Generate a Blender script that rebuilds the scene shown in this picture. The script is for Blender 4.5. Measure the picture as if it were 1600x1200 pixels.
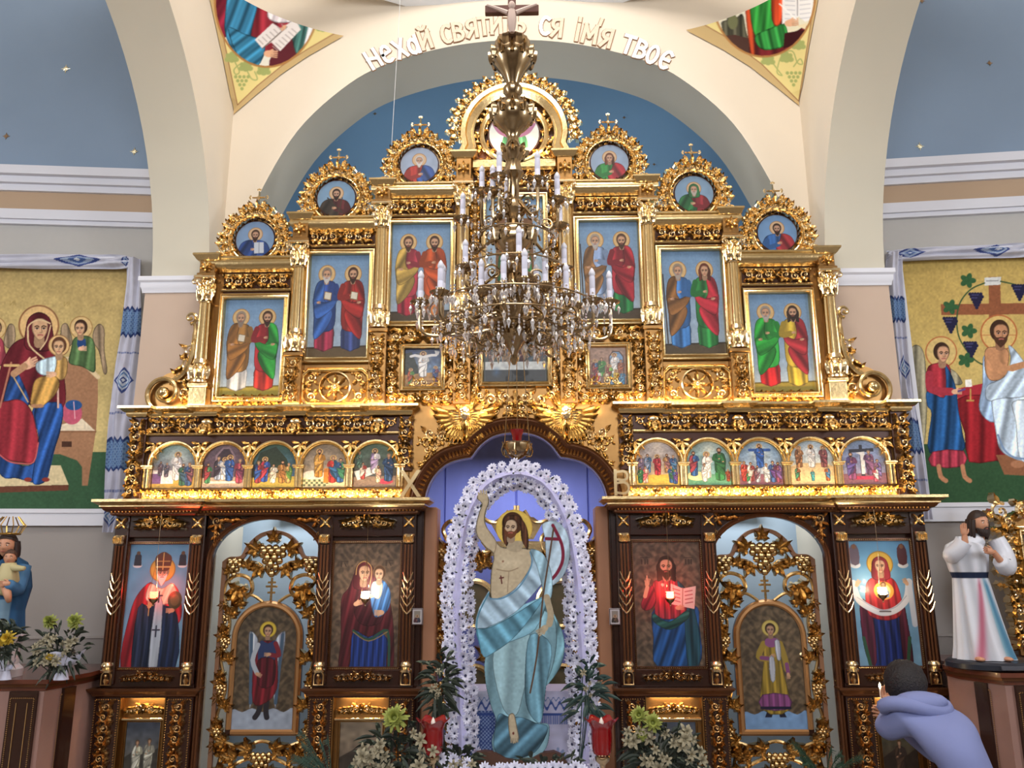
import bpy, math, random
import numpy as np
from mathutils import Vector, Matrix
rnd = random.Random(7)
PI = math.pi
for o in list(bpy.data.objects):
    bpy.data.objects.remove(o)
SC = bpy.context.scene
COL = SC.collection

# ------------------------------------------------------------------ camera
FPX = 1230.0
YAW, PITCH, ROLL, CX = -0.01945618, 0.22060768, -0.0041737, 0.09011591
CAMP = Vector((CX, -6.0, 1.7))
_cy, _sy, _cp, _sp, _cr, _sr = math.cos(YAW), math.sin(YAW), math.cos(PITCH), math.sin(PITCH), math.cos(ROLL), math.sin(ROLL)
FW = Vector((_sy*_cp, _cy*_cp, _sp)); _rt = Vector((_cy, -_sy, 0)); _up = _rt.cross(FW)
RT = _rt*_cr + _up*_sr; UP = -_rt*_sr + _up*_cr
cam_d = bpy.data.cameras.new('camera'); cam = bpy.data.objects.new('camera', cam_d); COL.objects.link(cam)
cam_d.sensor_width = 36; cam_d.lens = 36*FPX/1600; cam_d.clip_start = .05; cam_d.clip_end = 100
M = Matrix((RT, UP, -FW)).transposed().to_4x4(); M.translation = CAMP
cam.matrix_world = M
SC.camera = cam

# ------------------------------------------------------------------ world, exposure, lamps
SC.view_settings.view_transform = 'Standard'; SC.view_settings.look = 'None'
SC.view_settings.gamma = 1; SC.view_settings.use_curve_mapping = False
SC.view_settings.exposure = 1.0
w = bpy.data.worlds.new('world'); SC.world = w; w.use_nodes = True
w.node_tree.nodes['Background'].inputs[0].default_value = (.75, .82, 1, 1)
w.node_tree.nodes['Background'].inputs[1].default_value = .5

def area(name, loc, target, sx, sy, power, color, spread=PI):
    d = bpy.data.lights.new(name, 'AREA'); d.shape = 'RECTANGLE'; d.size = sx; d.size_y = sy
    d.energy = power; d.color = color; d.spread = spread
    o = bpy.data.objects.new(name, d); COL.objects.link(o); o.location = loc
    o.rotation_euler = (Vector(target)-Vector(loc)).to_track_quat('-Z', 'Y').to_euler()
    return o
def point(name, loc, power, color, r=.02):
    d = bpy.data.lights.new(name, 'POINT'); d.energy = power; d.color = color; d.shadow_soft_size = r
    o = bpy.data.objects.new(name, d); COL.objects.link(o); o.location = loc
    return o
DAY = (.86, .92, 1.0); WARM = (1.0, .70, .36)
area('dome_daylight', (0, -3.6, 8.6), (0, -.6, 2.4), 3.0, 2.0, 130, (1, .95, .89))
area('front_fill_light', (0, -10.9, 5.4), (0, 0, 4.0), 6.0, 2.6, 215, (.95, .97, 1.0))  # unseen fill added behind the camera for frontal highlights on the gold
area('aisle_window_light', (-6.3, -4.5, 4.0), (-1.5, 0, 3.4), 2.0, 2.0, 110, DAY)
area('aisle_window_light', (6.3, -4.5, 4.0), (1.5, 0, 3.4), 2.0, 2.0, 110, DAY)
area('sanctuary_window_light', (-2.0, 1.9, 3.2), (1.5, 3.2, 3.4), .8, 1.6, 24, (1, .98, .95))
area('sanctuary_window_light', (2.0, 1.9, 3.2), (-1.5, 3.2, 3.4), .8, 1.6, 24, (1, .98, .95))
area('sanctuary_lamp', (0, .45, 2.35), (0, 1.1, 1.0), 1.2, .3, 4, (.80, .84, 1.0))

area('side_door_fill', (-1.9, .6, 2.6), (-1.9, 1.06, 1.6), .6, .1, 7, (.9, .95, 1.0))  # unseen fills, added to brighten the walls behind the side doors
area('side_door_fill', (1.9, .6, 2.6), (1.9, 1.06, 1.6), .6, .1, 7, (.9, .95, 1.0))

# ------------------------------------------------------------------ pixel -> world ray helpers (measuring only)
def ray(px, py): return FW*FPX + RT*(px-800) + UP*(600-py)
def P(px, py, Y=0.0):
    d = ray(px, py); t = (Y+6)/d.y; return CAMP + d*t
def X_(px, py, Y=0.0): return P(px, py, Y).x
def Z_(px, py, Y=0.0): return P(px, py, Y).z

# ------------------------------------------------------------------ mesh building
def srgb(c):
    if isinstance(c, str): c = tuple(int(c[i:i+2], 16)/255 for i in (0, 2, 4))
    return tuple(x/12.92 if x <= .04045 else ((x+.055)/1.055)**2.4 for x in c)
class MB:
    def __init__(s, sx=1): s.v = []; s.f = []; s.m = []; s.sx = sx
    def add(s, vs, fs, mi=0):
        n = len(s.v)
        if s.sx < 0:
            s.v += [(-a, b, c) for a, b, c in vs]; s.f += [tuple(n+i for i in reversed(f)) for f in fs]
        else:
            s.v += [tuple(a) for a in vs]; s.f += [tuple(n+i for i in f) for f in fs]
        s.m += [mi]*len(fs)
    def box(s, x0, x1, y0, y1, z0, z1, b=0, mi=0):
        if x0 > x1: x0, x1 = x1, x0
        if y0 > y1: y0, y1 = y1, y0
        if z0 > z1: z0, z1 = z1, z0
        b = min(b, (x1-x0)*.45, (y1-y0)*.45, (z1-z0)*.45)
        if b <= 0:
            s.add([(x0,y0,z0),(x1,y0,z0),(x1,y1,z0),(x0,y1,z0),(x0,y0,z1),(x1,y0,z1),(x1,y1,z1),(x0,y1,z1)],
                  [(3,2,1,0),(4,5,6,7),(0,1,5,4),(1,2,6,5),(2,3,7,6),(3,0,4,7)], mi); return
        def ring(z, i):
            xa, xb, ya, yb = x0+i, x1-i, y0+i, y1-i
            e = b
            if i: e = b*.5
            return [(xa+e,ya,z),(xb-e,ya,z),(xb,ya+e,z),(xb,yb-e,z),(xb-e,yb,z),(xa+e,yb,z),(xa,yb-e,z),(xa,ya+e,z)]
        vs = ring(z0, b)+ring(z0+b, 0)+ring(z1-b, 0)+ring(z1, b)
        fs = [tuple(range(7, -1, -1)), tuple(range(24, 32))]
        for k in range(3):
            for i in range(8):
                j = (i+1) % 8; fs.append((k*8+i, k*8+j, k*8+8+j, k*8+8+i))
        s.add(vs, fs, mi)
    def prism(s, pts, y0, y1, mi=0):      # polygon in XZ, extruded along Y (y0 front)
        n = len(pts)
        a = sum(pts[i][0]*pts[(i+1)%n][1]-pts[(i+1)%n][0]*pts[i][1] for i in range(n))
        if a < 0: pts = pts[::-1]
        vs = [(x, y0, z) for x, z in pts]+[(x, y1, z) for x, z in pts]
        fs = [tuple(range(n)), tuple(range(2*n-1, n-1, -1))]
        fs += [(i, i+n, (i+1) % n+n, (i+1) % n) for i in range(n)]
        s.add(vs, fs, mi)
    def prismX(s, pts, x0, x1, mi=0):     # polygon in YZ extruded along X
        n = len(pts)
        vs = [(x0, y, z) for y, z in pts]+[(x1, y, z) for y, z in pts]
        fs = [tuple(range(n)), tuple(range(2*n-1, n-1, -1))]+[(i, i+n, (i+1) % n+n, (i+1) % n) for i in range(n)]
        s.add(vs, fs, mi)
    def lathe(s, c, prof, n=16, axis='z', flute=0, fl_d=.0, a0=0, a1=2*PI, mi=0):
        vs = []; full = abs(a1-a0-2*PI) < 1e-6; m = n if full else n+1
        for r, h in prof:
            for i in range(m):
                a = a0+(a1-a0)*i/n; rr = r*(1-(fl_d*(.5+.5*math.cos(a*flute))) if flute else 1)
                if axis == 'z': vs.append((c[0]+rr*math.cos(a), c[1]+rr*math.sin(a), c[2]+h))
                elif axis == 'y': vs.append((c[0]+rr*math.cos(a), c[1]+h, c[2]+rr*math.sin(a)))
                else: vs.append((c[0]+h, c[1]+rr*math.cos(a), c[2]+rr*math.sin(a)))
        fs = []
        for k in range(len(prof)-1):
            for i in range(n):
                j = (i+1) % m; fs.append((k*m+i, k*m+j, (k+1)*m+j, (k+1)*m+i))
        if full:
            if prof[0][0] > 1e-5: fs.append(tuple(range(m-1, -1, -1)))
            if prof[-1][0] > 1e-5: fs.append(tuple(range((len(prof)-1)*m, len(prof)*m)))
        s.add(vs, fs, mi)
    def ball(s, c, r, sx=1, sy=1, sz=1, n=8, m=5, mi=0):
        vs = [(c[0], c[1], c[2]-r*sz)]
        for k in range(1, m):
            t = -PI/2+PI*k/m
            for i in range(n):
                a = 2*PI*i/n; vs.append((c[0]+r*sx*math.cos(t)*math.cos(a), c[1]+r*sy*math.cos(t)*math.sin(a), c[2]+r*sz*math.sin(t)))
        vs.append((c[0], c[1], c[2]+r*sz)); L = len(vs)-1
        fs = [(0, 1+(i+1) % n, 1+i) for i in range(n)]
        for k in range(m-2):
            for i in range(n):
                j = (i+1) % n; fs.append((1+k*n+i, 1+k*n+j, 1+(k+1)*n+j, 1+(k+1)*n+i))
        fs += [(L, L-n+i, L-n+(i+1) % n) for i in range(n)]
        s.add(vs, fs, mi)
    def tube(s, pts, r, n=6, mi=0, caps=True, flat=1.0, nrm=None):
        pts = [Vector(p) for p in pts]; N = len(pts)
        if N < 2: return
        rs = r if isinstance(r, (list, tuple)) else [r]*N
        vs = []; ref = None
        for i, p in enumerate(pts):
            d = (pts[min(i+1, N-1)]-pts[max(i-1, 0)])
            if d.length < 1e-9: d = Vector((0, 0, 1))
            d.normalize()
            if nrm is not None: a = Vector(nrm)
            elif ref is None: a = Vector((0, -1, 0)) if abs(d.y) < .9 else Vector((1, 0, 0))
            else: a = ref
            a = (a-d*a.dot(d)); a = a.normalized() if a.length > 1e-6 else d.orthogonal().normalized()
            ref = a; b = d.cross(a)
            for k in range(n):
                t = 2*PI*k/n; q = p+(a*math.cos(t)*flat+b*math.sin(t))*rs[i]; vs.append((q.x, q.y, q.z))
        fs = []
        for i in range(N-1):
            for k in range(n):
                j = (k+1) % n; fs.append((i*n+k, i*n+j, (i+1)*n+j, (i+1)*n+k))
        if caps: fs += [tuple(range(n-1, -1, -1)), tuple(range((N-1)*n, N*n))]
        s.add(vs, fs, mi)
    def sweep(s, path, prof, closed=False, mi=0, side=1, axis='xz', base=0.0):
        # path in XZ (profile: (offset along left normal, out towards -Y)); or path in XY (profile: (offset, height z))
        N = len(path); vs = []
        for i, p in enumerate(path):
            a = path[(i-1) % N] if (closed or i > 0) else None
            b = path[(i+1) % N] if (closed or i < N-1) else None
            d1 = Vector((p[0]-a[0], p[1]-a[1])) if a is not None else None
            d2 = Vector((b[0]-p[0], b[1]-p[1])) if b is not None else None
            if d1 is None: d1 = d2
            if d2 is None: d2 = d1
            d1 = d1.normalized(); d2 = d2.normalized()
            n1 = Vector((-d1.y, d1.x))*side; n2 = Vector((-d2.y, d2.x))*side
            m = n1+n2
            m = m.normalized() if m.length > 1e-6 else n1
            k = 1/max(.35, m.dot(n1))
            for o, h in prof:
                q = (p[0]+m.x*o*k, p[1]+m.y*o*k)
                vs.append((q[0], base-h, q[1]) if axis == 'xz' else (q[0], q[1], base+h))
        M_ = len(prof); fs = []
        for i in range(N if closed else N-1):
            j = (i+1) % N
            for k in range(M_-1): fs.append((i*M_+k, i*M_+k+1, j*M_+k+1, j*M_+k))
        if not closed: fs += [tuple(range(M_)), tuple(range((N-1)*M_+M_-1, (N-1)*M_-1, -1))]
        s.add(vs, fs, mi)
def mesh_obj(name, verts, faces, mats, mi=None, angle=38):
    me = bpy.data.meshes.new(name); me.from_pydata(verts, [], faces)
    for m in (mats if isinstance(mats, (list, tuple)) else [mats]): me.materials.append(m)
    if mi is not None and any(mi): me.polygons.foreach_set('material_index', mi)
    if angle:
        me.polygons.foreach_set('use_smooth', [True]*len(me.polygons))
        me.set_sharp_from_angle(angle=math.radians(angle))
    me.update(); return me
def tag(o, label=None, cat=None, group=None, kind=None):
    if label: o['label'] = label
    if cat: o['category'] = cat
    if group: o['group'] = group
    if kind: o['kind'] = kind
    return o
def attach(o, parent):
    o.parent = parent
    if parent.type == 'EMPTY': o.matrix_parent_inverse = Matrix.Translation(-parent.location)
def obj(name, mb, mat, parent=None, angle=38, label=None):
    o = bpy.data.objects.new(name, mesh_obj(name, mb.v, mb.f, mat, mb.m, angle)); COL.objects.link(o)
    if parent is not None: attach(o, parent)
    if label: o['label'] = label
    return o
def thing(name, label, cat, loc=(0, 0, 0), group=None):
    o = bpy.data.objects.new(name, None); COL.objects.link(o); o.location = loc; o.empty_display_size = .05
    return tag(o, label, cat, group)
def struct(name, mb, mat, angle=38):
    return tag(obj(name, mb, mat, None, angle), kind='structure')

def catmull(pts, closed=False, n=6):
    out = []; N = len(pts)
    for i in range(N if closed else N-1):
        g = lambda k: np.array(pts[k % N] if closed else pts[max(0, min(N-1, k))], float)
        a, b, c, d = g(i-1), g(i), g(i+1), g(i+2)
        for t in range(n):
            u = t/n
            out.append(tuple(.5*((2*b)+(-a+c)*u+(2*a-5*b+4*c-d)*u*u+(-a+3*b-3*c+d)*u**3)))
    if not closed: out.append(tuple(pts[-1]))
    return out

# ------------------------------------------------------------------ materials
def mat(name, col, rough=.5, metal=0.0, noise=None, bump=0, scale=20, coat=0, emit=None, alpha=None, trans=0, spec=.5, col2=None):
    m = bpy.data.materials.new(name); m.use_nodes = True; nt = m.node_tree; b = nt.nodes['Principled BSDF']
    c = srgb(col); b.inputs['Base Color'].default_value = (*c, 1)
    b.inputs['Roughness'].default_value = rough; b.inputs['Metallic'].default_value = metal
    b.inputs['Coat Weight'].default_value = coat; b.inputs['Specular IOR Level'].default_value = spec
    if trans: b.inputs['Transmission Weight'].default_value = trans
    if emit: b.inputs['Emission Color'].default_value = (*srgb(emit[0]), 1); b.inputs['Emission Strength'].default_value = emit[1]
    if alpha is not None: b.inputs['Alpha'].default_value = alpha
    if noise or bump:
        tc = nt.nodes.new('ShaderNodeTexCoord'); nz = nt.nodes.new('ShaderNodeTexNoise'); nz.inputs['Scale'].default_value = scale
        nz.inputs['Detail'].default_value = 5
        nt.links.new(tc.outputs['Object'], nz.inputs['Vector'])
        if noise:
            mx = nt.nodes.new('ShaderNodeMix'); mx.data_type = 'RGBA'
            c2 = srgb(col2) if col2 else tuple(x*(1-noise) for x in c)
            mx.inputs[6].default_value = (*c, 1); mx.inputs[7].default_value = (*c2, 1)
            nt.links.new(nz.outputs['Fac'], mx.inputs[0]); nt.links.new(mx.outputs[2], b.inputs['Base Color'])
        if bump:
            bp = nt.nodes.new('ShaderNodeBump'); bp.inputs['Strength'].default_value = bump; bp.inputs['Distance'].default_value = .01
            nt.links.new(nz.outputs['Fac'], bp.inputs['Height']); nt.links.new(bp.outputs[0], b.inputs['Normal'])
    return m
def paint_mat(name, rough=.5, coat=0, spec=.3):
    m = bpy.data.materials.new(name); m.use_nodes = True; nt = m.node_tree; b = nt.nodes['Principled BSDF']
    a = nt.nodes.new('ShaderNodeAttribute'); a.attribute_name = 'paint'
    nt.links.new(a.outputs['Color'], b.inputs['Base Color'])
    b.inputs['Roughness'].default_value = rough; b.inputs['Coat Weight'].default_value = coat; b.inputs['Specular IOR Level'].default_value = spec
    return m
GOLD = mat('gold_leaf', 'eacd96', .25, 1, noise=.25, bump=.12, scale=35)
GOLDC = mat('gold_carving', 'fde4b6', .22, 1, noise=.15, scale=60)
GOLDP = mat('gold_ground', 'a47c4c', .36, 1, noise=.35, scale=12)
GOLDD = mat('antique_gold', 'e0b780', .32, 1, noise=.3, scale=50)
BRASS = mat('brass', 'b79f7c', .22, 1, noise=.25, scale=30)
BOLE = mat('red_brown_bole', '43200f', .35, .35, noise=.4, scale=10)
WOOD = mat('dark_stained_wood', '34170d', .25, 0, noise=.45, bump=.05, scale=9, coat=.3)
WOODM = mat('brown_gilt_wood', '6b4228', .32, .55, noise=.3, scale=20)
CREAM = mat('cream_plaster', 'ddd0bd', .85, noise=.05, bump=.03, scale=3)
GREYP = mat('warm_grey_plaster', 'cdc4b2', .85, noise=.05, bump=.03, scale=3)
GREYS = mat('soffit_grey', 'c6bfae', .88, noise=.06, scale=3)  # greyer tone for all edge faces of the arch walls
PEACH = mat('peach_plaster', 'bfa896', .85, noise=.06, scale=3)
WHITE = mat('white_plaster', 'd6d6de', .7, noise=.04, scale=4)
BLUEW = mat('blue_plaster', '8699b0', .85, noise=.12, scale=2)
BLUEA = mat('apse_blue_plaster', '7a9fbd', .85, noise=.08, scale=2)
BANDB = mat('brown_frieze_plaster', 'b3997f', .85, noise=.05, scale=3)
LOWW = mat('grey_beige_plaster', '9b9490', .8, noise=.08, scale=3)
STONE = mat('stone_floor', '8a7f74', .35, noise=.3, scale=4)
PAINT = paint_mat('icon_paint', .42, .15)
PAINTM = paint_mat('canvas_paint', .8, 0, .15)
# ------------------------------------------------------------------ carved ornament library
class Fr:                                  # a local 2-D drawing frame on a surface: u, v and outward n
    def __init__(s, o, u=(1, 0, 0), v=(0, 0, 1), n=(0, -1, 0)): s.o = Vector(o); s.u = Vector(u); s.v = Vector(v); s.n = Vector(n)
    def __call__(s, x, y, h=0):
        q = s.o+s.u*x+s.v*y+s.n*h; return (q.x, q.y, q.z)
def leaf(mb, fr, x, y, ang, L, W, h, curl=.7, n=6, lobes=3):
    vs = []; px, py = x, y
    for i in range(n+1):
        t = i/n; a = ang+curl*t*t
        w = 1.1*W*(math.sin(PI*min(1, .12+t*.88))**.6)*(.78+.3*math.cos(2*PI*lobes*t))*.5
        if i == n: w = W*.03
        rz = h*(.25+.75*math.sin(PI*(.15+.7*t)))+h*.5*t**3
        nx, ny = -math.sin(a), math.cos(a)
        for k, (q, e) in enumerate(((-1, .0), (-.5, 1.0), (0, .55), (.5, 1.0), (1, .0))):
            vs.append(fr(px+nx*w*q, py+ny*w*q, rz*e))
        px += math.cos(a)*L/n; py += math.sin(a)*L/n
    fs = []
    for i in range(n):
        for k in range(4): fs.append((i*5+k, (i+1)*5+k, (i+1)*5+k+1, i*5+k+1))
    mb.add(vs, fs)
def spiral(mb, fr, x, y, ang, r, d=1, turns=1.25, th=.2, h=None, end=.28, n=16):
    h = h or r*.5; pts = []; rs = []
    for i in range(n+1):
        t = i/n; a = ang+d*2*PI*turns*t; rr = r*(1-t*(1-end))
        pts.append(fr(x+rr*math.cos(a), y+rr*math.sin(a), h*(.45+.35*t))); rs.append(r*th*(1-.45*t))
    mb.tube(pts, rs, 5, nrm=fr.n)
    mb.ball(fr(x, y, h*.7), r*.22, n=6, m=4)
def scroll(mb, fr, x, y, ang, r, d=1, h=None, leaves=3):
    h = h or r*.5
    spiral(mb, fr, x, y, ang, r*.72, d, 1.2, .2, h)
    for k in range(leaves):
        a = ang+d*(.5+k*1.45)
        leaf(mb, fr, x+r*.62*math.cos(a), y+r*.62*math.sin(a), a+d*.9, r*1.0, r*.7, h*1.1, curl=-d*1.1, n=5, lobes=2)
def rosette(mb, fr, x, y, r, k=6, h=None):
    h = h or r*.45
    for i in range(k): a = 2*PI*i/k+PI/2; leaf(mb, fr, x+math.cos(a)*r*.15, y+math.sin(a)*r*.15, a, r*.85, r*.72, h, 0, 4, 1)
    mb.ball(fr(x, y, h*.8), r*.24, n=6, m=4)
def frieze(mb, fr, L, H, h=None):          # symmetric running scroll centred in a band L x H, origin at lower-left
    h = (h or H*.3)*1.15; c = L/2; n = max(1, round((L/2-H*.3)/(H*.95))); unit = (L/2-H*.35)/n
    for sgn in (-1, 1):
        f0 = 0 if sgn > 0 else PI
        for i in range(n):
            x = c+sgn*(H*.35+unit*(i+.5)); up = 1 if i % 2 else -1
            scroll(mb, fr, x, H*(.5-.08*up), PI/2*up, H*.5, sgn*up, h)
            leaf(mb, fr, x-sgn*unit*.55, H*(.5+.18*up), f0+sgn*up*.5, unit*1.0, H*.5, h, -sgn*up*1.3, 6, 3)
            leaf(mb, fr, x-sgn*unit*.1, H*(.5-.28*up), f0-sgn*up*.1, unit*.8, H*.42, h*.9, -sgn*up*.9, 5, 3)
            leaf(mb, fr, x-sgn*unit*.45, H*(.5-.1*up), f0-sgn*up*1.0, unit*.6, H*.34, h*.8, sgn*up*1.0, 5, 2)
            leaf(mb, fr, x+sgn*unit*.3, H*(.5+.25*up), f0+sgn*up*1.0, unit*.45, H*.3, h*.8, sgn*up*1.0, 5, 2)
    rosette(mb, fr, c, H/2, H*.48, 5, h*1.2)
    for sgn in (-1, 1):
        for k in (-1, 1): leaf(mb, fr, c+sgn*H*.15, H*(.5+.25*k), (0 if sgn > 0 else PI)+k*sgn*.5, H*.6, H*.4, h, -k*sgn*.8, 5, 2)
def vband(mb, x0, x1, z0, z1, y, h=None):  # vertical carved strip
    fr = Fr((x1, y, z0), (0, 0, 1), (-1, 0, 0)); frieze(mb, fr, z1-z0, x1-x0, h)
def hband(mb, x0, x1, z0, z1, y, h=None): frieze(mb, Fr((x0, y, z0)), x1-x0, z1-z0, h)
def swag(mb, fr, L, H, h=None):            # garland: rich in the centre, thinning to the ends
    h = h or H*.35
    rosette(mb, fr, 0, H*.1, H*.4, 6, h*1.3)
    for s in (-1, 1):
        for i in range(4):
            t = i/4; r = H*(.42-.2*t); x = s*(H*.35+(L/2-H*.5)*(t+.08))
            scroll(mb, fr, x, H*(.08+.12*math.cos(t*5)), PI/2 if i % 2 else -PI/2, r, s*(1 if i % 2 else -1), h)
            leaf(mb, fr, x, H*(.2-.1*t), (0.25 if s > 0 else PI-.25), r*1.7, r*.8, h, -s*.8, 5, 3)
            leaf(mb, fr, x, -H*(.15-.05*t), (-.25 if s > 0 else PI+.25), r*1.4, r*.7, h, s*.8, 5, 3)
        leaf(mb, fr, s*(L/2-H*.5), 0, 0 if s > 0 else PI, H*.55, H*.22, h*.7, s*.6, 5, 2)
def fill(mb, inside, bx, y, size, seed=1, fr=None, rich=.55):
    r_ = random.Random(seed); x0, x1, z0, z1 = bx; fr = fr or Fr((0, y, 0)); row = 0
    z = z0+size*.4
    while z < z1:
        x = x0+size*(.4+.45*(row % 2))
        while x < x1:
            xx, zz = x+r_.uniform(-.15, .15)*size, z+r_.uniform(-.15, .15)*size
            if inside(xx, zz):
                a = r_.uniform(0, 2*PI)
                if r_.random() < rich: scroll(mb, fr, xx, zz, a, size*.55, r_.choice((-1, 1)), size*.28)
                else:
                    for k in range(3): leaf(mb, fr, xx, zz, a+k*2.1, size*.75, size*.4, size*.26, r_.choice((-1, 1))*.8, 5, 2)
            x += size*.9
        z += size*.8; row += 1
def grapes(mb, fr, x, y, s, rows=5, h=.4, down=-1):
    r = s*.11
    for i in range(rows):
        k = rows-i if i else rows-1
        for j in range(k):
            mb.ball(fr(x+(j-(k-1)/2)*r*1.75, y+down*i*r*1.6, r*(1.4 if 0 < j < k-1 else .8)), r, n=7, m=5)
    for i in range(rows-2):
        k = rows-2-i
        for j in range(k): mb.ball(fr(x+(j-(k-1)/2)*r*1.8, y+down*(i+.5)*r*1.6, r*2.2), r, n=7, m=5)
def vleaf(mb, fr, x, y, ang, s, h=None):
    h = h or s*.2
    for da, l in ((0, 1), (.75, .8), (-.75, .8), (1.6, .55), (-1.6, .55)):
        leaf(mb, fr, x, y, ang+da, s*.6*l, s*.34, h, da*.2, 5, 2)
def beads(mb, pts, r, step):
    for a, b in zip(pts[:-1], pts[1:]):
        a, b = Vector(a), Vector(b); n = max(1, int((b-a).length/step))
        for i in range(n): mb.ball(tuple(a+(b-a)*(i+.5)/n), r, n=5, m=3)
def rect_frame(mb, x0, x1, z0, z1, w, y, d, prof=None, mi=0):   # moulded rectangular frame, outside size given
    prof = prof or ((0, 0), (0, .55), (.12, .8), (.3, .85), (.38, .6), (.62, .5), (.7, .95), (.85, 1), (1, .7), (1, .05))
    path = [(x0, z0), (x1, z0), (x1, z1), (x0, z1)]
    mb.sweep(path, [(a*w, b*d) for a, b in prof], True, mi, 1, 'xz', y)
def cornice(mb, plan, prof, z, mi=0): mb.sweep(plan, prof, False, mi, -1, 'xy', z)   # plan points left to right
CYMA = ((-.02, 0), (.0, 0), (.012, .15), (.012, .22), (.03, .3), (.045, .5), (.075, .62), (.085, .7), (.085, .78), (.1, .8), (.1, 1), (-.02, 1))
def cym(k, hh): return [(a*k, b*hh) for a, b in CYMA]
def cross_finial(mb, x, y, z, s, th=.12):
    def arm(a):
        fr = Fr((x, y, z), (math.cos(a), 0, math.sin(a)), (-math.sin(a), 0, math.cos(a)))
        t = s*th
        vs = [fr(0, -t, -t*.6), fr(0, t, -t*.6), fr(0, 0, t), fr(s*.7, -t*.7, -t*.6), fr(s*.7, t*.7, -t*.6), fr(s*.7, 0, t)]
        mb.add(vs, [(0, 3, 5, 2), (1, 2, 5, 4), (0, 1, 4, 3), (3, 4, 5)])
        for b in (-.9, 0, .9): mb.ball(fr(s*(.78+.16*math.cos(b)), s*.17*math.sin(b), 0), s*.12, sy=.6, n=6, m=4)
    for k in range(4): arm(k*PI/2)
    mb.ball((x, y-s*.08, z), s*.16, n=6, m=4)
    mb.lathe((x, y, z-s*1.35), [(s*.3, 0), (s*.12, s*.12), (s*.1, s*.5)], 6)
def capital(mb, x, y, z0, z1, r):
    H = z1-z0
    mb.lathe((x, y, z0), [(r, 0), (r*1.15, H*.04), (r, H*.1), (r*1.0, H*.2), (r*1.25, H*.8)], 12)
    mb.box(x-r*1.7, x+r*1.7, y-r*1.55, y+r, z1-H*.13, z1, H*.03)
    for a in (-.95, 0, .95):
        n = (math.sin(a), -math.cos(a), 0); u = (math.cos(a), math.sin(a), 0)
        fr = Fr((x+n[0]*r*1.05, y+n[1]*r*1.05, z0+H*.08), u, (0, 0, 1), n)
        leaf(mb, fr, 0, 0, PI/2, H*.55, r*1.1, r*.45, 0, 6, 3)
        leaf(mb, fr, r*.45, H*.2, PI/2, H*.5, r*.8, r*.4, -.4, 6, 3); leaf(mb, fr, -r*.45, H*.2, PI/2, H*.5, r*.8, r*.4, .4, 6, 3)
    for s in (-1, 1): spiral(mb, Fr((x, y-r*1.3, z1-H*.27)), s*r*1.25, 0, PI/2, r*.55, -s, 1.2, .3, r*.5, n=12)
    rosette(mb, Fr((x, y-r*1.4, z1-H*.25)), 0, 0, r*.45, 5)
def column(mb_shaft, x, y, z0, z1, r, fl=10):
    mb_shaft.lathe((x, y, z0), [(r*1.05, 0), (r*1.05, (z1-z0)*.05), (r, (z1-z0)*.3), (r*.9, z1-z0)], 40, flute=fl, fl_d=.14)
def col_base(mb, x, y, z0, z1, r):
    H = z1-z0
    mb.lathe((x, y, z0), [(r*1.5, 0), (r*1.5, H*.08), (r*1.25, H*.12), (r*1.3, H*.2), (r*1.65, H*.4), (r*1.55, H*.6), (r*1.1, H*.75), (r*1.3, H*.82), (r*1.2, H*.9), (r*1.05, H)], 14)
    for k in range(5):
        a = -PI/2+(k-2)*.62; n = (math.cos(a), math.sin(a), 0)
        leaf(mb, Fr((x+n[0]*r*1.5, y+n[1]*r*1.5, z0+H*.15), (-n[1], n[0], 0), (0, 0, 1), n), 0, 0, PI/2, H*.55, r*.9, r*.35, 0, 5, 2)
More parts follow.
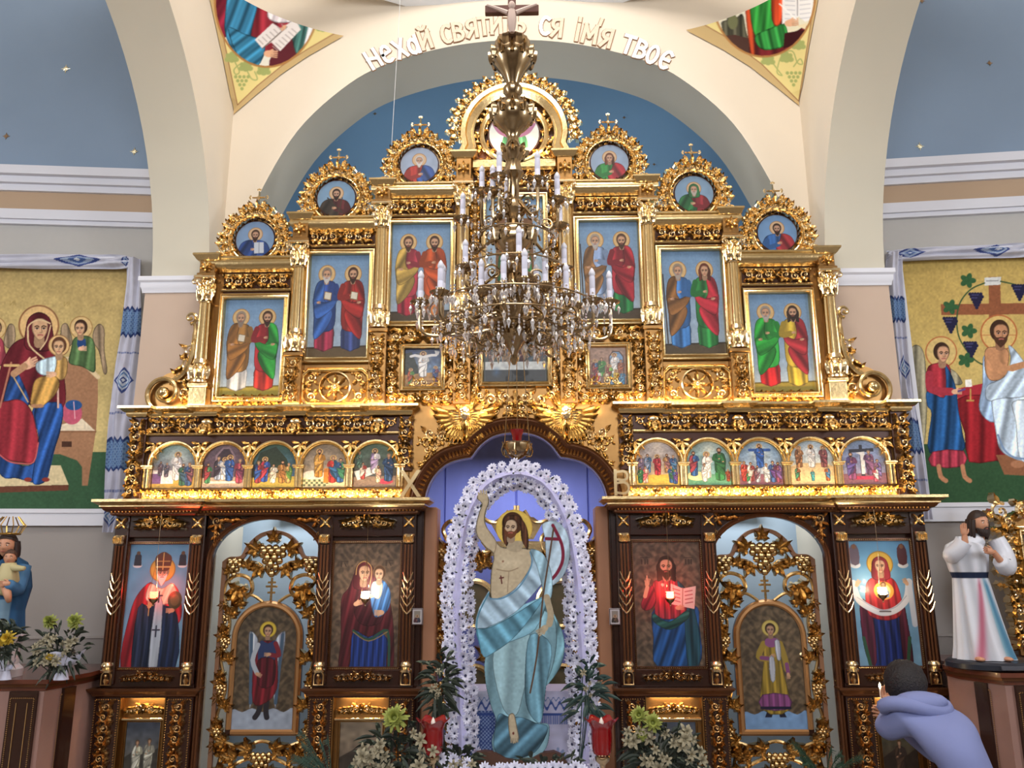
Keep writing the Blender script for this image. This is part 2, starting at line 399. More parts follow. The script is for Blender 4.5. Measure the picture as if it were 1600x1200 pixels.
# ------------------------------------------------------------------ painter: draws the icons into per-vertex colours
def inpoly(X, Y, pts):
    m = np.zeros(X.shape, bool); n = len(pts)
    for i in range(n):
        x0, y0 = pts[i]; x1, y1 = pts[(i+1) % n]
        if y0 == y1: continue
        c = ((Y > min(y0, y1)) & (Y <= max(y0, y1)))
        if not c.any(): continue
        xi = x0+(Y-y0)*(x1-x0)/(y1-y0); m ^= c & (X < xi)
    return m
def hx(c): return np.array([int(c[i:i+2], 16)/255 for i in (0, 2, 4)]) if isinstance(c, str) else np.array(c, float)
class Art:
    def __init__(s, w, h, bg, res=1.0, org=(0, 0)):
        s.w, s.h = w, h; s.nx = int(w*res)+1; s.ny = int(h*res)+1
        s.X, s.Y = np.meshgrid(org[0]+np.linspace(0, w, s.nx), org[1]+np.linspace(0, h, s.ny)); s.px = 1/res
        s.c = np.ones(s.X.shape+(3,))*hx(bg); s.k = np.ones(s.X.shape, bool); s.org = org; s.last = None
    def blend(s, m, col):
        m = np.clip(m, 0, 1)[..., None]; col = hx(col) if isinstance(col, str) else np.asarray(col)
        s.c = s.c*(1-m)+col*m; s.last = m[..., 0]; return s
    def mask(s, pts, smooth=0):
        if smooth: pts = catmull(pts, True, smooth)
        m = 0; q = s.px*.25
        for dx in (-q, q):
            for dy in (-q, q): m = m+inpoly(s.X+dx, s.Y+dy, pts)
        return m/4.
    def shade(s, col, kind=None, amp=.25, freq=1.0, ang=0, seed=0):
        col = hx(col); X, Y = s.X, s.Y
        ca, sa = math.cos(ang), math.sin(ang); u = X*ca+Y*sa; v = -X*sa+Y*ca
        if kind == 'folds':
            f = np.sin(freq*u+.9*np.sin(v*.11*freq+seed)+seed)+.5*np.sin(freq*2.3*u+1.3*np.sin(v*.07*freq+1)+seed*2)
            k = 1+amp*f/1.2
        else: k = np.ones(X.shape)
        return np.clip(col[None, None]*k[..., None], 0, 1)
    def poly(s, pts, col, kind=None, smooth=0, **k):
        s.blend(s.mask(pts, smooth), s.shade(col, kind, **k) if kind else col); return s
    def ell(s, x, y, rx, ry, col, rot=0, **k):
        c_, s_ = math.cos(rot), math.sin(rot); u = (s.X-x)*c_+(s.Y-y)*s_; v = -(s.X-x)*s_+(s.Y-y)*c_
        d = np.sqrt((u/rx)**2+(v/ry)**2); m = np.clip((1-d)*min(rx, ry)/s.px+.5, 0, 1)
        s.blend(m, s.shade(col, **k) if k else col); return s
    def glow(s, x, y, r, col, a=1):
        d = np.sqrt((s.X-x)**2+(s.Y-y)**2); s.blend(a*np.clip(1-d/r, 0, 1)**1.5, col)
    def line(s, pts, w, col, smooth=0, a=1, soft=0):
        if smooth: pts = catmull(pts, False, smooth)
        D = np.full(s.X.shape, 1e9)
        for (x0, y0), (x1, y1) in zip(pts[:-1], pts[1:]):
            dx, dy = x1-x0, y1-y0; L = dx*dx+dy*dy+1e-9
            t = np.clip(((s.X-x0)*dx+(s.Y-y0)*dy)/L, 0, 1); D = np.minimum(D, np.hypot(s.X-x0-t*dx, s.Y-y0-t*dy))
        s.blend(a*np.clip((w/2-D)/(s.px*(1+soft))+.5, 0, 1), col); return s
    def edge(s, m, amt=.35, r=2):              # darker rim inside the last painted shape
        g = m.copy()
        for _ in range(r):
            q = g.copy(); q[1:] = np.minimum(q[1:], g[:-1]); q[:-1] = np.minimum(q[:-1], g[1:]); q[:, 1:] = np.minimum(q[:, 1:], g[:, :-1]); q[:, :-1] = np.minimum(q[:, :-1], g[:, 1:]); g = .5*q+.5*g
        s.c *= (1-amt*np.clip(m-g, 0, 1))[..., None]
    def cloth(s, pts, col, amp=.28, freq=.55, ang=0, seed=0, smooth=4, rim=.6):
        m = s.mask(pts, smooth); s.blend(m, s.shade(col, 'folds', amp, freq, ang, seed)); s.edge(m, rim); return s
    def vgrad(s, c0, c1, y0, y1, m=None):
        t = np.clip((s.Y-y0)/(y1-y0), 0, 1)[..., None]; g = hx(c0)*(1-t)+hx(c1)*t
        s.c = g if m is None else s.c*(1-m[..., None])+g*m[..., None]
    def noise(s, amp=.05, sc=6, seed=0):
        r = np.random.default_rng(seed); nx, ny = int(s.w/sc)+3, int(s.h/sc)+3; g = r.normal(0, 1, (ny, nx))
        fx = (s.X-s.org[0])/sc; fy = (s.Y-s.org[1])/sc; i, j = fx.astype(int), fy.astype(int); u, v = fx-i, fy-j
        n = g[j, i]*(1-u)*(1-v)+g[j, i+1]*u*(1-v)+g[j+1, i]*(1-u)*v+g[j+1, i+1]*u*v
        s.c = np.clip(s.c*(1+amp*n[..., None]), 0, 1)
    def face(s, x, y, hw, hair, beard=None, skin='d9a27c', turn=0, bl=1.0, veil=None, long=False, detail=True, mitre=None):
        """x, y = centre of the face, hw = half head width"""
        hr = veil or hair
        if veil: s.cloth([(x-hw*1.45, y+hw*2.3), (x-hw*1.5, y), (x-hw*1.1, y-hw*1.3), (x, y-hw*1.85), (x+hw*1.1, y-hw*1.3), (x+hw*1.5, y), (x+hw*1.45, y+hw*2.3)], veil, .2, 1.2/hw)
        else:
            s.ell(x-turn*hw*.12, y-hw*.35, hw*1.22, hw*1.38, hair)
            if long: s.cloth([(x-hw*1.2, y-hw*.6), (x-hw*1.35, y+hw*1.2), (x-hw*1.25, y+hw*2.2), (x-hw*.3, y+hw*1.7), (x+hw*.3, y+hw*1.7), (x+hw*1.25, y+hw*2.2), (x+hw*1.35, y+hw*1.2), (x+hw*1.2, y-hw*.6)], hair, .3, 1.6/hw)
        s.poly([(x-hw*.45, y+hw*.6), (x-hw*.5, y+hw*2.0), (x+hw*.5, y+hw*2.0), (x+hw*.45, y+hw*.6)], hx(skin)*.78, smooth=3)
        fx = x+turn*hw*.15
        m = s.mask([(fx-hw*.86, y-hw*.6), (fx-hw*.84, y+hw*.25), (fx-hw*.45, y+hw*1.0), (fx, y+hw*1.3), (fx+hw*.45, y+hw*1.0), (fx+hw*.84, y+hw*.25), (fx+hw*.86, y-hw*.6), (fx+hw*.4, y-hw*1.1), (fx-hw*.4, y-hw*1.1)], 4)
        s.blend(m, skin); s.edge(m, .5, 2)
        if beard:
            s.poly([(fx-hw*.88, y+hw*.1), (fx-hw*.75, y+hw*1.0), (fx-hw*.1, y+hw*(1.25+.75*bl)), (fx+hw*.1, y+hw*(1.25+.75*bl)), (fx+hw*.75, y+hw*1.0), (fx+hw*.88, y+hw*.1), (fx+hw*.5, y+hw*.5), (fx, y+hw*.42), (fx-hw*.5, y+hw*.5)], beard, smooth=3)
        if detail:
            g = fx+turn*hw*.12
            for e in (-1, 1):
                s.line([(g+e*hw*.62, y-hw*.22), (g+e*hw*.36, y-hw*.33), (g+e*hw*.16, y-hw*.2)], hw*.12, hx(hair)*.7, 2)
                s.ell(g+e*hw*.38, y-hw*.03, hw*.22, hw*.1, 'e8d8cc'); s.ell(g+e*hw*.38, y-hw*.03, hw*.11, hw*.11, '2a1810')
                s.line([(g+e*hw*.6, y-hw*.02), (g+e*hw*.38, y-hw*.13), (g+e*hw*.17, y-hw*.02)], hw*.07, '40241a', 2)
            s.line([(g+hw*.1, y-hw*.15), (g+turn*hw*.1+hw*.13, y+hw*.4), (g-hw*.08, y+hw*.42)], hw*.09, hx(skin)*.68, 2)
            s.line([(g-hw*.26, y+hw*.72), (g, y+hw*.68), (g+hw*.26, y+hw*.72)], hw*.16, 'a8554a')
    def halo(s, x, y, r, col='e2b878', rim='b07a3c'):
        s.ell(x, y, r, r, rim); s.ell(x, y, r*.92, r*.92, col)
    def hand(s, x, y, r, ang=0, skin='d9a27c'):
        c, q = math.cos(ang), math.sin(ang); s.ell(x, y, r, r*.68, skin, ang)
        for k in (-.55, -.2, .15, .5):
            s.line([(x+c*r*.5-q*k*r, y+q*r*.5+c*k*r), (x+c*r*1.6-q*k*r*1.1, y+q*r*1.6+c*k*r*1.1)], r*.3, hx(skin)*(.96-.06*(k > 0)))
        s.line([(x-q*-.5*r, y+c*-.5*r), (x+c*r*.7+q*r*.9, y+q*r*.7-c*r*.9)], r*.28, skin)
    def saint(s, cx, ty, H, tunic, mantle, hair='5a3a22', beard=None, skin='d9a27c', side=1, halo=True, hem=None, bl=1, prop=None, seed=0, long=False, veil=None, arms=True, hc='e2b878'):
        hd = H*.14; hw = hd*.4; S = side
        if halo: s.halo(cx, ty+hd*.5, hd*.82, hc)
        hem = hem or tunic; f = 26/H
        for e in (-1, 1): s.ell(cx+e*H*.045, ty+H*.985, H*.04, H*.018, '8a5a3c')
        s.cloth([(cx-H*.09, ty+H*.6), (cx-H*.125, ty+H*.97), (cx+H*.125, ty+H*.97), (cx+H*.09, ty+H*.6)], hem, .3, f*1.5, 0, seed, 2)
        s.cloth([(cx-H*.04, ty+H*.15), (cx-H*.125, ty+H*.195), (cx-H*.14, ty+H*.42), (cx-H*.115, ty+H*.74), (cx+H*.115, ty+H*.74), (cx+H*.14, ty+H*.42), (cx+H*.125, ty+H*.195), (cx+H*.04, ty+H*.15)], tunic, .28, f, .06, seed)
        m = [(-.015, .15), (-.125, .18), (-.17, .38), (-.15, .6), (-.135, .86), (-.03, .8), (.06, .68), (.1, .55), (.03, .45), (-.03, .34)]
        s.cloth([(cx+S*a*H, ty+b*H) for a, b in m], mantle, .3, f*1.1, .5*S, seed+1)
        m2 = [(-.15, .4), (.0, .42), (.135, .37), (.14, .43), (.07, .52), (-.08, .62), (-.14, .58)]
        s.cloth([(cx+S*a*H, ty+b*H) for a, b in m2], hx(mantle)*1.06, .22, f*1.2, 1.15*S, seed+2)
        if arms:
            s.line([(cx+S*H*.13, ty+H*.22), (cx+S*H*.165, ty+H*.36), (cx+S*H*.05, ty+H*.345)], H*.07, hx(tunic)*.85, 4); s.hand(cx+S*H*.015, ty+H*.335, H*.02, PI if S > 0 else 0, skin)
            s.hand(cx-S*H*.1, ty+H*.42, H*.02, 0 if S > 0 else PI, skin)
        if prop == 'book': s.poly([(cx-H*.02, ty+H*.28), (cx+H*.08, ty+H*.3), (cx+H*.07, ty+H*.4), (cx-H*.03, ty+H*.38)], '8d6a3c'); s.poly([(cx-H*.01, ty+H*.29), (cx+H*.07, ty+H*.305), (cx+H*.06, ty+H*.385), (cx-H*.02, ty+H*.37)], 'e6dcc6')
        if prop == 'staff': s.line([(cx-S*H*.2, ty+H*.12), (cx-S*H*.17, ty+H*.95)], H*.014, '3c2414')
        if prop == 'scroll': s.line([(cx-H*.02, ty+H*.36), (cx+H*.1, ty+H*.3)], H*.04, 'efe8da')
        s.face(cx, ty+hd*.58, hw, hair, beard, skin, 0, bl, veil, long, H > 60)
    def bust(s, cx, cy, R, tunic, mantle, hair, beard=None, long=False, veil=None, prop=None, side=1, bl=1):
        s.halo(cx, cy-R*.38, R*.42, 'dcb488')
        s.cloth([(cx-R*.3, cy-R*.02), (cx-R*.75, cy+R*.25), (cx-R*.85, cy+R*1.1), (cx+R*.85, cy+R*1.1), (cx+R*.75, cy+R*.25), (cx+R*.3, cy-R*.02)], tunic, .25, 9/R)
        m = [(-.25, -.05), (-.8, .2), (-.95, 1.1), (-.05, 1.1), (.15, .7), (-.1, .35)]
        s.cloth([(cx+side*a*R, cy+b*R) for a, b in m], mantle, .28, 8/R, .5*side)
        s.line([(cx+side*R*.6, cy+R*.35), (cx+side*R*.55, cy+R*.75), (cx, cy+R*.6)], R*.26, hx(tunic)*.9, 4); s.hand(cx-side*R*.05, cy+R*.52, R*.1, PI if side > 0 else 0)
        if prop == 'tablet': s.poly([(cx-R*.05, cy+R*.1), (cx+R*.5, cy+R*.1), (cx+R*.55, cy+R*.75), (cx, cy+R*.78)], 'c9d0dc'); s.line([(cx+R*.24, cy+R*.1), (cx+R*.27, cy+R*.76)], R*.04, '8a90a0')
        if prop == 'sword': s.line([(cx-R*.5, cy-R*.1), (cx+R*.4, cy+R*.85)], R*.07, '3a3026'); s.line([(cx+R*.35, cy-R*.1), (cx+R*.15, cy+R*.9)], R*.06, '4a3a2a')
        s.face(cx, cy-R*.32, R*.2, hair, beard, 'cf9c7c', 0, bl, veil, long)
PAINT_GAIN = .80; PAINT_SAT = .88
def panel(name, A, quad, mtl, parent=None, mask=None, label=None, warp=None):
    """quad = world TL, TR, BR, BL; one grid vertex per painted sample"""
    ny, nx = A.X.shape; u = np.linspace(0, 1, nx)[None, :, None]; v = np.linspace(0, 1, ny)[:, None, None]
    tl, tr, br, bl = [np.array(q, float) for q in quad]
    Pw = (tl*(1-u)+tr*u)*(1-v)+(bl*(1-u)+br*u)*v
    if warp is not None: Pw = warp(Pw, A)
    idx = np.arange(ny*nx).reshape(ny, nx)
    q = np.stack([idx[1:, :-1], idx[1:, 1:], idx[:-1, 1:], idx[:-1, :-1]], -1).reshape(-1, 4)
    if mask is not None:
        k = (mask > .5); kk = (k[1:, :-1] & k[1:, 1:] & k[:-1, 1:] & k[:-1, :-1]).reshape(-1); q = q[kk]
        used = np.zeros(nx*ny, bool); used[q.ravel()] = True; re = np.cumsum(used)-1; q = re[q]
        V = Pw.reshape(-1, 3)[used]; Cc = A.c.reshape(-1, 3)[used]
    else: V = Pw.reshape(-1, 3); Cc = A.c.reshape(-1, 3)
    me = bpy.data.meshes.new(name); n = len(V); F = len(q)
    me.vertices.add(n); me.vertices.foreach_set('co', V.astype(np.float32).ravel())
    me.loops.add(F*4); me.loops.foreach_set('vertex_index', q.ravel().astype(np.int32))
    me.polygons.add(F); me.polygons.foreach_set('loop_start', np.arange(0, F*4, 4, dtype=np.int32)); me.polygons.foreach_set('loop_total', np.full(F, 4, np.int32))
    me.update(calc_edges=True)
    at = me.color_attributes.new('paint', 'FLOAT_COLOR', 'POINT')
    gk = PAINT_GAIN; Cc = np.clip(Cc, 0, 1); lum = Cc.mean(1, keepdims=True); Cc = np.clip((lum+(Cc-lum)*PAINT_SAT)*gk, 0, 1); lin = np.where(Cc <= .04045, Cc/12.92, ((Cc+.055)/1.055)**2.4)
    at.data.foreach_set('color', np.concatenate([lin, np.ones((n, 1))], 1).astype(np.float32).ravel())
    me.materials.append(mtl)
    o = bpy.data.objects.new(name, me); COL.objects.link(o)
    if parent is not None: attach(o, parent)
    if label: o['label'] = label
    return o
# ------------------------------------------------------------------ the church shell
XA, YF, YB = 2.52, .30, .86                # corner of the crossing, chancel wall front and back
b = MB(); b.box(-6.6, 6.6, -11.2, 5.2, -.25, 0); struct('floor', b, STONE)
_ha = [(-2.37, 4.0), (-2.36, 4.25), (-2.31, 4.55), (-2.2, 4.91), (-1.93, 5.44), (-1.56, 5.84), (-1.19, 6.08), (-.6, 6.26), (0, 6.32)]
ARCH = catmull(_ha+[(-x, z) for x, z in _ha[-2::-1]], n=5)
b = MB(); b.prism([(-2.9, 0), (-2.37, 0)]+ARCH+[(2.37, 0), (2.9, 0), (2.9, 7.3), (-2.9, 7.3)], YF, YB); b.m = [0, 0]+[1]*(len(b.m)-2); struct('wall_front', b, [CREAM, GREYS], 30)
# transverse side arches and their piers
SA_R, SA_Z = 2.16, 3.86
def side_arch(s):
    y0 = .07; pts = [(YF, 0), (y0, 0), (y0, SA_Z)]
    for i in range(1, 36): a = PI*i/36; pts.append((y0-SA_R+SA_R*math.cos(a), SA_Z+SA_R*math.sin(a)))
    y1 = y0-2*SA_R
    pts += [(y1, SA_Z), (y1, 0), (y1-.3, 0), (y1-.3, 7.3), (YF, 7.3)]
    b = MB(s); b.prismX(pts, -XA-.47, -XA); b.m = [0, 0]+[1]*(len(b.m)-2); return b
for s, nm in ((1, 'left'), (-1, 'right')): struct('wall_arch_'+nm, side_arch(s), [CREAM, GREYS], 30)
# pier facing below the capital, and the capital moulding
for s, nm in ((1, 'left'), (-1, 'right')):
    ex = .50 if s > 0 else .475
    b = MB(s); b.box(-XA-ex, -XA+.02, .045, .12, 0, 3.86); struct('trim_pier_'+nm, b, PEACH)
    b = MB(s)
    cornice(b, [(-XA-ex-.005, .3), (-XA-ex-.005, .05), (-XA+.02, .05)], [(0, 0), (.015, .0), (.02, .03), (.03, .05), (.03, .085), (.045, .1), (.045, .135), (0, .135)], 3.84)
    struct('trim_capital_'+nm, b, WHITE)
# aisle end walls, slightly turned to the nave
def yw(x): return .47-.1*(abs(x)-3.2)
def wallseg(s, x0, x1, z0, z1, off, mtl, nm, th=.12):
    b = MB(s); ya, yb = yw(x0)-off, yw(x1)-off
    b.add([(x0, ya, z0), (x1, yb, z0), (x1, yb+th+off, z0), (x0, ya+th+off, z0), (x0, ya, z1), (x1, yb, z1), (x1, yb+th+off, z1), (x0, ya+th+off, z1)],
          [(3, 2, 1, 0), (4, 5, 6, 7), (0, 1, 5, 4), (1, 2, 6, 5), (2, 3, 7, 6), (3, 0, 4, 7)])
    return struct(nm, b, mtl)
for s, nm in ((1, 'left'), (-1, 'right')):
    wallseg(s, -6.5, -3.0, 0, 2.02, 0, LOWW, 'wall_end_lower_'+nm)
    wallseg(s, -6.5, -3.0, 2.02, 5.1, 0, mat('pale_grey_plaster', 'b5b2ae', .85, noise=.05), 'wall_end_'+nm)
    wallseg(s, -6.5, -3.0, 5.1, 7.3, 0, BLUEW, 'wall_end_blue_'+nm)
    wallseg(s, -6.5, -3.0, 1.99, 2.1, .035, WHITE, 'trim_rail_'+nm)
    wallseg(s, -6.5, -3.0, 4.66, 4.94, .02, BANDB, 'trim_band_'+nm)
    for z0, z1, o in ((4.59, 4.63, .04), (4.63, 4.72, .065), (4.90, 4.96, .05), (4.96, 5.02, .09), (5.02, 5.1, .14)):
        wallseg(s, -6.5, -3.0, z0, z1, o, WHITE, 'trim_cornice_'+nm)
# apse behind the chancel arch
b = MB()
pts = [(2.9*math.sin(a), .9+2.6*math.cos(a)) for a in np.linspace(-PI/2, PI/2, 25)]
vs = []; n = len(pts)
for z in (0, 5.0): vs += [(x, y, z) for x, y in pts]
for k in range(1, 8):
    t = k/8*PI/2; vs += [(x*math.cos(t), .9+(y-.9)*math.cos(t), 5.0+2.2*math.sin(t)) for x, y in pts]
fs = [(k*n+i, k*n+i+1, (k+1)*n+i+1, (k+1)*n+i) for k in range(8) for i in range(n-1)]
b.add(vs, fs); struct('wall_apse', b, BLUEA)
b = MB(); b.add([(-2.9, .87, 0), (-2.9, .92, 0), (-2.9, .92, 7.3), (-2.9, .87, 7.3)], [(0, 1, 2, 3)]); b.add([(2.9, .87, 0), (2.9, .92, 0), (2.9, .92, 7.3), (2.9, .87, 7.3)], [(0, 1, 2, 3)])
# nave shell behind the camera
b = MB(); b.box(-6.7, -6.5, -11.2, .6, 0, 9); struct('wall_left', b, CREAM)
b = MB(); b.box(6.5, 6.7, -11.2, .6, 0, 9); struct('wall_right', b, CREAM)
b = MB()
b.box(-6.7, 6.7, -11.3, -11.1, 0, 9); struct('wall_back', b, mat('nave_back_plaster', '8d7a66', .9))
b = MB(); b.box(-6.7, 6.7, -11.3, 5.2, 9, 9.2); struct('ceiling', b, CREAM)
b = MB(); b.lathe((0, -2.1, 6.66), [(2.6, .03), (2.5, .04), (2.36, .1), (2.34, .3), (2.6, .3), (2.6, .03)], 64); b.f = b.f[:-2]; b.m = b.m[:-2]; struct('trim_dome_ring', b, mat('bright_white_plaster', 'eef2f8', .6))

# pendentives: curved triangles painted with an evangelist in a round frame
def Pxplane(px, py, X):
    d = ray(px, py); t = (X-CX)/d.x; return CAMP+d*t
# ------------------------------------------------------------------ the iconostasis
ICO = thing('iconostasis', 'tall carved and gilded altar screen filling the chancel, dark wood below and gold tiers above', 'altar screen', (0, 0, 0))
def W(px, py, Y=0): q = P(px, py, Y); return q.x, q.z
def part(name, mb, m, parent=None, **k): return obj(name, mb, m, parent or ICO, **k)
SIDES = (1, -1)
BA, HA, BB, HB = -2.675, .222, -1.11, .245          # centres and half widths of the two large icons
ZI0, ZI1 = .955, 1.83
DC, DH, DZ = -1.865, .415, 1.70                      # side door centre, half width, spring height
ZL1 = 2.07; ZL1T = 2.165
ZL2 = 2.80; ZL2T = 2.875
def arc(xc, zc, r, a0, a1, n=16, rz=None): return [(xc+r*math.cos(a0+(a1-a0)*i/n), zc+(rz or r)*math.sin(a0+(a1-a0)*i/n)) for i in range(n+1)]
def leafrow(mb, plan, z, s, step, ang=-PI/2):
    for a, b in zip(plan[:-1], plan[1:]):
        a, b = Vector((*a, z)), Vector((*b, z)); d = b-a; L = d.length
        if L < step: continue
        d.normalize(); n = (d.y, -d.x, 0); fr = Fr(a, tuple(d), (0, 0, 1), n); k = int(L/step)
        for i in range(k): leaf(mb, fr, L*(i+.5)/k, 0, ang, s, s*.8, s*.35, 0, 4, 1)
# --- trefoil outline of the royal doors arch (left half measured, mirrored)
_t = [(640, 792), (645, 762), (655, 738), (673, 717), (698, 703), (722, 696)]; _t2 = [(727, 692), (738, 676), (756, 664), (778, 657), (806, 654)]
_i = [(664, 792), (670, 765), (682, 743), (700, 727), (720, 720), (737, 717)]; _i2 = [(741, 712), (752, 698), (768, 686), (786, 680), (806, 678)]
def tpath(a, b, off=0):
    A_ = catmull([W(*q) for q in a], n=4); B_ = catmull([W(*q) for q in b], n=4)
    L = A_+B_; L = [(x, z) for x, z in L]; return L+[(-x, z) for x, z in L[-2::-1]]
TREF = tpath(_i, _i2)
cx0 = TREF[0][0]
# --- lower tier body
for s in SIDES:
    b = MB(s)
    b.prism([(-3.0, 0), (DC-DH, 0), (DC-DH, DZ)]+[(DC+DH*math.cos(PI-PI*i/20), DZ+.31*math.sin(PI-PI*i/20)) for i in range(1, 20)]+[(DC+DH, DZ), (DC+DH, 0), (-.71, 0), (-.71, ZL1), (-3.0, ZL1)], .0, .04)
    b.box(-.735, -.70, .03, .28, 0, ZL1)
    part('lower_wall', b, WOOD)
    b = MB(s); b.box(-.70, -.60, .05, .28, 0, 2.1, .01); part('door_jamb', b, mat('tan_jamb_paint', '9a6a4c', .5))
    # door arch moulding with its bead line
    b = MB(s); path = [(DC-DH, .1), (DC-DH, DZ)]+[(DC+DH*math.cos(PI-PI*i/20), DZ+.31*math.sin(PI-PI*i/20)) for i in range(1, 20)]+[(DC+DH, DZ), (DC+DH, .1)]
    b.sweep(path, [(0, 0), (0, .02), (.01, .028), (.02, .02), (.03, .03), (.038, .02), (.038, 0)], axis='xz', base=0); part('door_arch_moulding', b, WOODM)
    # carved corner sprays beside the door arch
    for sg in (-1, 1):
        b = MB(s); x = DC+sg*(DH-.02)
        scroll(b, Fr((x, -.004, 2.0)), 0, 0, 0, .055, sg, .03); scroll(b, Fr((x-sg*.01, -.004, 1.9)), 0, 0, PI/2, .04, -sg, .025)
        for k in range(5):
            leaf(b, Fr((x, -.004, 2.0)), -sg*.04*k, .012*(k % 2), PI if sg > 0 else 0, .075, .045, .025, sg*.5*(1 if k % 2 else -1), 5)
            leaf(b, Fr((x, -.004, 1.98)), 0, -.03*k, -PI/2, .06, .04, .025, .5*(1 if k % 2 else -1), 5)
        part('spandrel_carving', b, GOLDD)
    for bc, bh in ((BA, HA), (BB, HB)):
        outer = bh+.055
        # backing pier with projecting pilasters
        for sg in (-1, 1):
            x = bc+sg*(bh+.068)
            t = MB(s); t.box(x-.052, x+.052, -.05, 0, ZI0-.12, ZL1, .006)
            pl = part('pilaster', t, WOOD)
            t = MB(s)
            for k in (-1, 0, 1): t.tube([(x+k*.024, -.052, ZI0+.02), (x+k*.024, -.056, ZI0+.05), (x+k*.024, -.056, 1.82)], .009, 6)
            part('fluting', t, WOODM, pl)
            t = MB(s)                                    # gilt drapery swags low on the shaft top
            for k in range(5):
                q = .036+.004*k
                t.tube([(x-q, -.062, 1.62-.055*k), (x-q*.5, -.072, 1.57-.055*k), (x, -.074, 1.545-.055*k), (x+q*.5, -.072, 1.57-.055*k), (x+q, -.062, 1.62-.055*k)], [.003, .006, .007, .006, .003], 5)
            part('chevron_tassel', t, GOLDC, pl)
            t = MB(s); t.lathe((x, -.055, 1.83), [(.03, 0), (.04, .01), (.028, .02), (.034, .035), (.045, .055), (.045, .065)], 12)
            for k in range(5): leaf(t, Fr((x+(k-2)*.016, -.085, 1.835)), 0, 0, PI/2, .05, .025, .012, 0, 4, 1)
            part('capital', t, GOLDC, pl); t = MB(s)
            t.lathe((x, -.055, ZI0-.03), [(.045, 0), (.045, .015), (.03, .022), (.042, .045), (.036, .06), (.025, .07)], 12)
            part('base', t, GOLDC, pl)
            t = MB(s)                                    # four-petal block at the entablature
            fr = Fr((x, -.052, 1.985))
            for k in range(4): leaf(t, fr, 0, 0, PI/4+k*PI/2, .055, .036, .022, 0, 4, 1)
            t.ball(fr(0, 0, .01), .014); part('petal_block', t, GOLDC, pl)
            t = MB(s); fr = Fr((x, -.05, ZI0-.105))          # small arched bust niche
            t.sweep(arc(x, ZI0-.06, .03, PI, 0, 8)+[(x+.03, ZI0-.115), (x-.03, ZI0-.115)], [(0, 0), (0, .008), (.006, .01), (.01, 0)], True, base=-.05)
            t.ball(fr(0, .05, .012), .013, sz=1.2); leaf(t, fr, 0, -.015, PI/2, .06, .045, .016, 0, 5, 2)
            part('bust_relief', t, GOLDD, pl)
        b = MB(s); b.box(bc-bh-.12, bc+bh+.12, -.035, 0, ZI1+.05, ZL1, .005); part('bay_panel', b, WOOD)
        b = MB(s); b.box(bc-bh-.12, bc+bh+.12, -.03, 0, ZI0-.145, ZI0-.02, .005); part('bay_panel', b, WOOD)
        b = MB(s); swag(b, Fr((bc, -.036, 1.975)), bh*1.7, .12, .045); part('bay_frieze_carving', b, GOLDC)
        b = MB(s); swag(b, Fr((bc, -.032, ZI0-.075)), bh*1.75, .075, .03); part('bay_swag_carving', b, GOLDD)
        b = MB(s); z0 = ZI0-.195
        cornice(b, [(bc-bh-.15, .02), (bc-bh-.15, -.06), (bc+bh+.15, -.06), (bc+bh+.15, .02)], cym(.35, .055), z0); part('pedestal_ledge', b, WOODM)
        # pedestal with a lit niche
        b = MB(s); px0, px1, n0, n1 = bc-bh-.135, bc+bh+.135, bc-.165, bc+.165
        if bc == BB: n0, n1 = bc-.2, bc+.2
        b.box(px0, n0, -.06, 0, 0, z0, .006); b.box(n1, px1, -.06, 0, 0, z0, .006); b.box(n0, n1, -.06, 0, z0-.01, z0, .002); b.box(n0, n1, -.06, 0, 0, .2)
        part('pedestal', b, WOOD)
        b = MB(s); b.box(n0, n1, -.002, .004, .2, z0-.01); b.box(n0-.001, n0+.006, -.065, 0, .2, z0-.005); b.box(n1-.006, n1+.001, -.065, 0, .2, z0-.005)
        part('niche_lining', b, GOLDP)
        b = MB(s); fr = Fr((( n0+n1)/2, -.012, z0-.10)); swag(b, fr, (n1-n0)*.9, .075, .03); b.box(n0+.008, n1-.008, -.045, -.004, z0-.165, z0-.148, .003); part('niche_crest', b, GOLDC)
        for xa, xb in ((px0, n0), (n1, px1)):
            if xb-xa > .06:
                b = MB(s); m_ = (xa+xb)/2; q = min(.042, (xb-xa)*.36); vband(b, m_-q, m_+q, .1, z0-.03, -.062, .026); part('pedestal_carving', b, GOLDD)
                b = MB(s); q2 = (xb-xa)*.44; beads(b, [(m_-q2, -.064, .1), (m_-q2, -.064, z0-.02), (m_+q2, -.064, z0-.02), (m_+q2, -.064, .1)], .0055, .016); part('bead_line', b, GOLDD)
    # ledge 1
    plan = [(-3.02, .04), (-3.02, -.10), (-2.40, -.10), (-2.40, -.05), (-1.42, -.05), (-1.42, -.10), (-.74, -.10), (-.74, .10)]
    b = MB(s); cornice(b, plan, [(-.08, 0), (.0, 0), (.012, .01), (.012, .02), (.035, .028), (.05, .04), (.055, .05), (-.08, .05)], ZL1-.03); part('lower_cornice_band', b, WOODM)
    b = MB(s); leafrow(b, [(x+(.0), y-.03) for x, y in plan], ZL1+.02, .032, .026); part('lower_cornice_leaves', b, GOLDD)
    b = MB(s); cornice(b, plan, [(-.12, 0), (.055, 0), (.07, .012), (.07, .02), (.1, .04), (.11, .045), (.11, .065), (-.12, .065)], ZL1+.02); part('lower_cornice', b, GOLD)
    # --- festival tier
    b = MB(s); zt = ZL2+.01
    b.prism([(-2.97, ZL1+.07), (cx0+.02, ZL1+.07), (cx0+.02, zt), (-2.97, zt)] if False else [(-2.97, ZL1+.07), (-.82, ZL1+.07), (-.80, zt), (-2.97, zt)], .0, .04); part('festival_tier_wall', b, GOLDP)
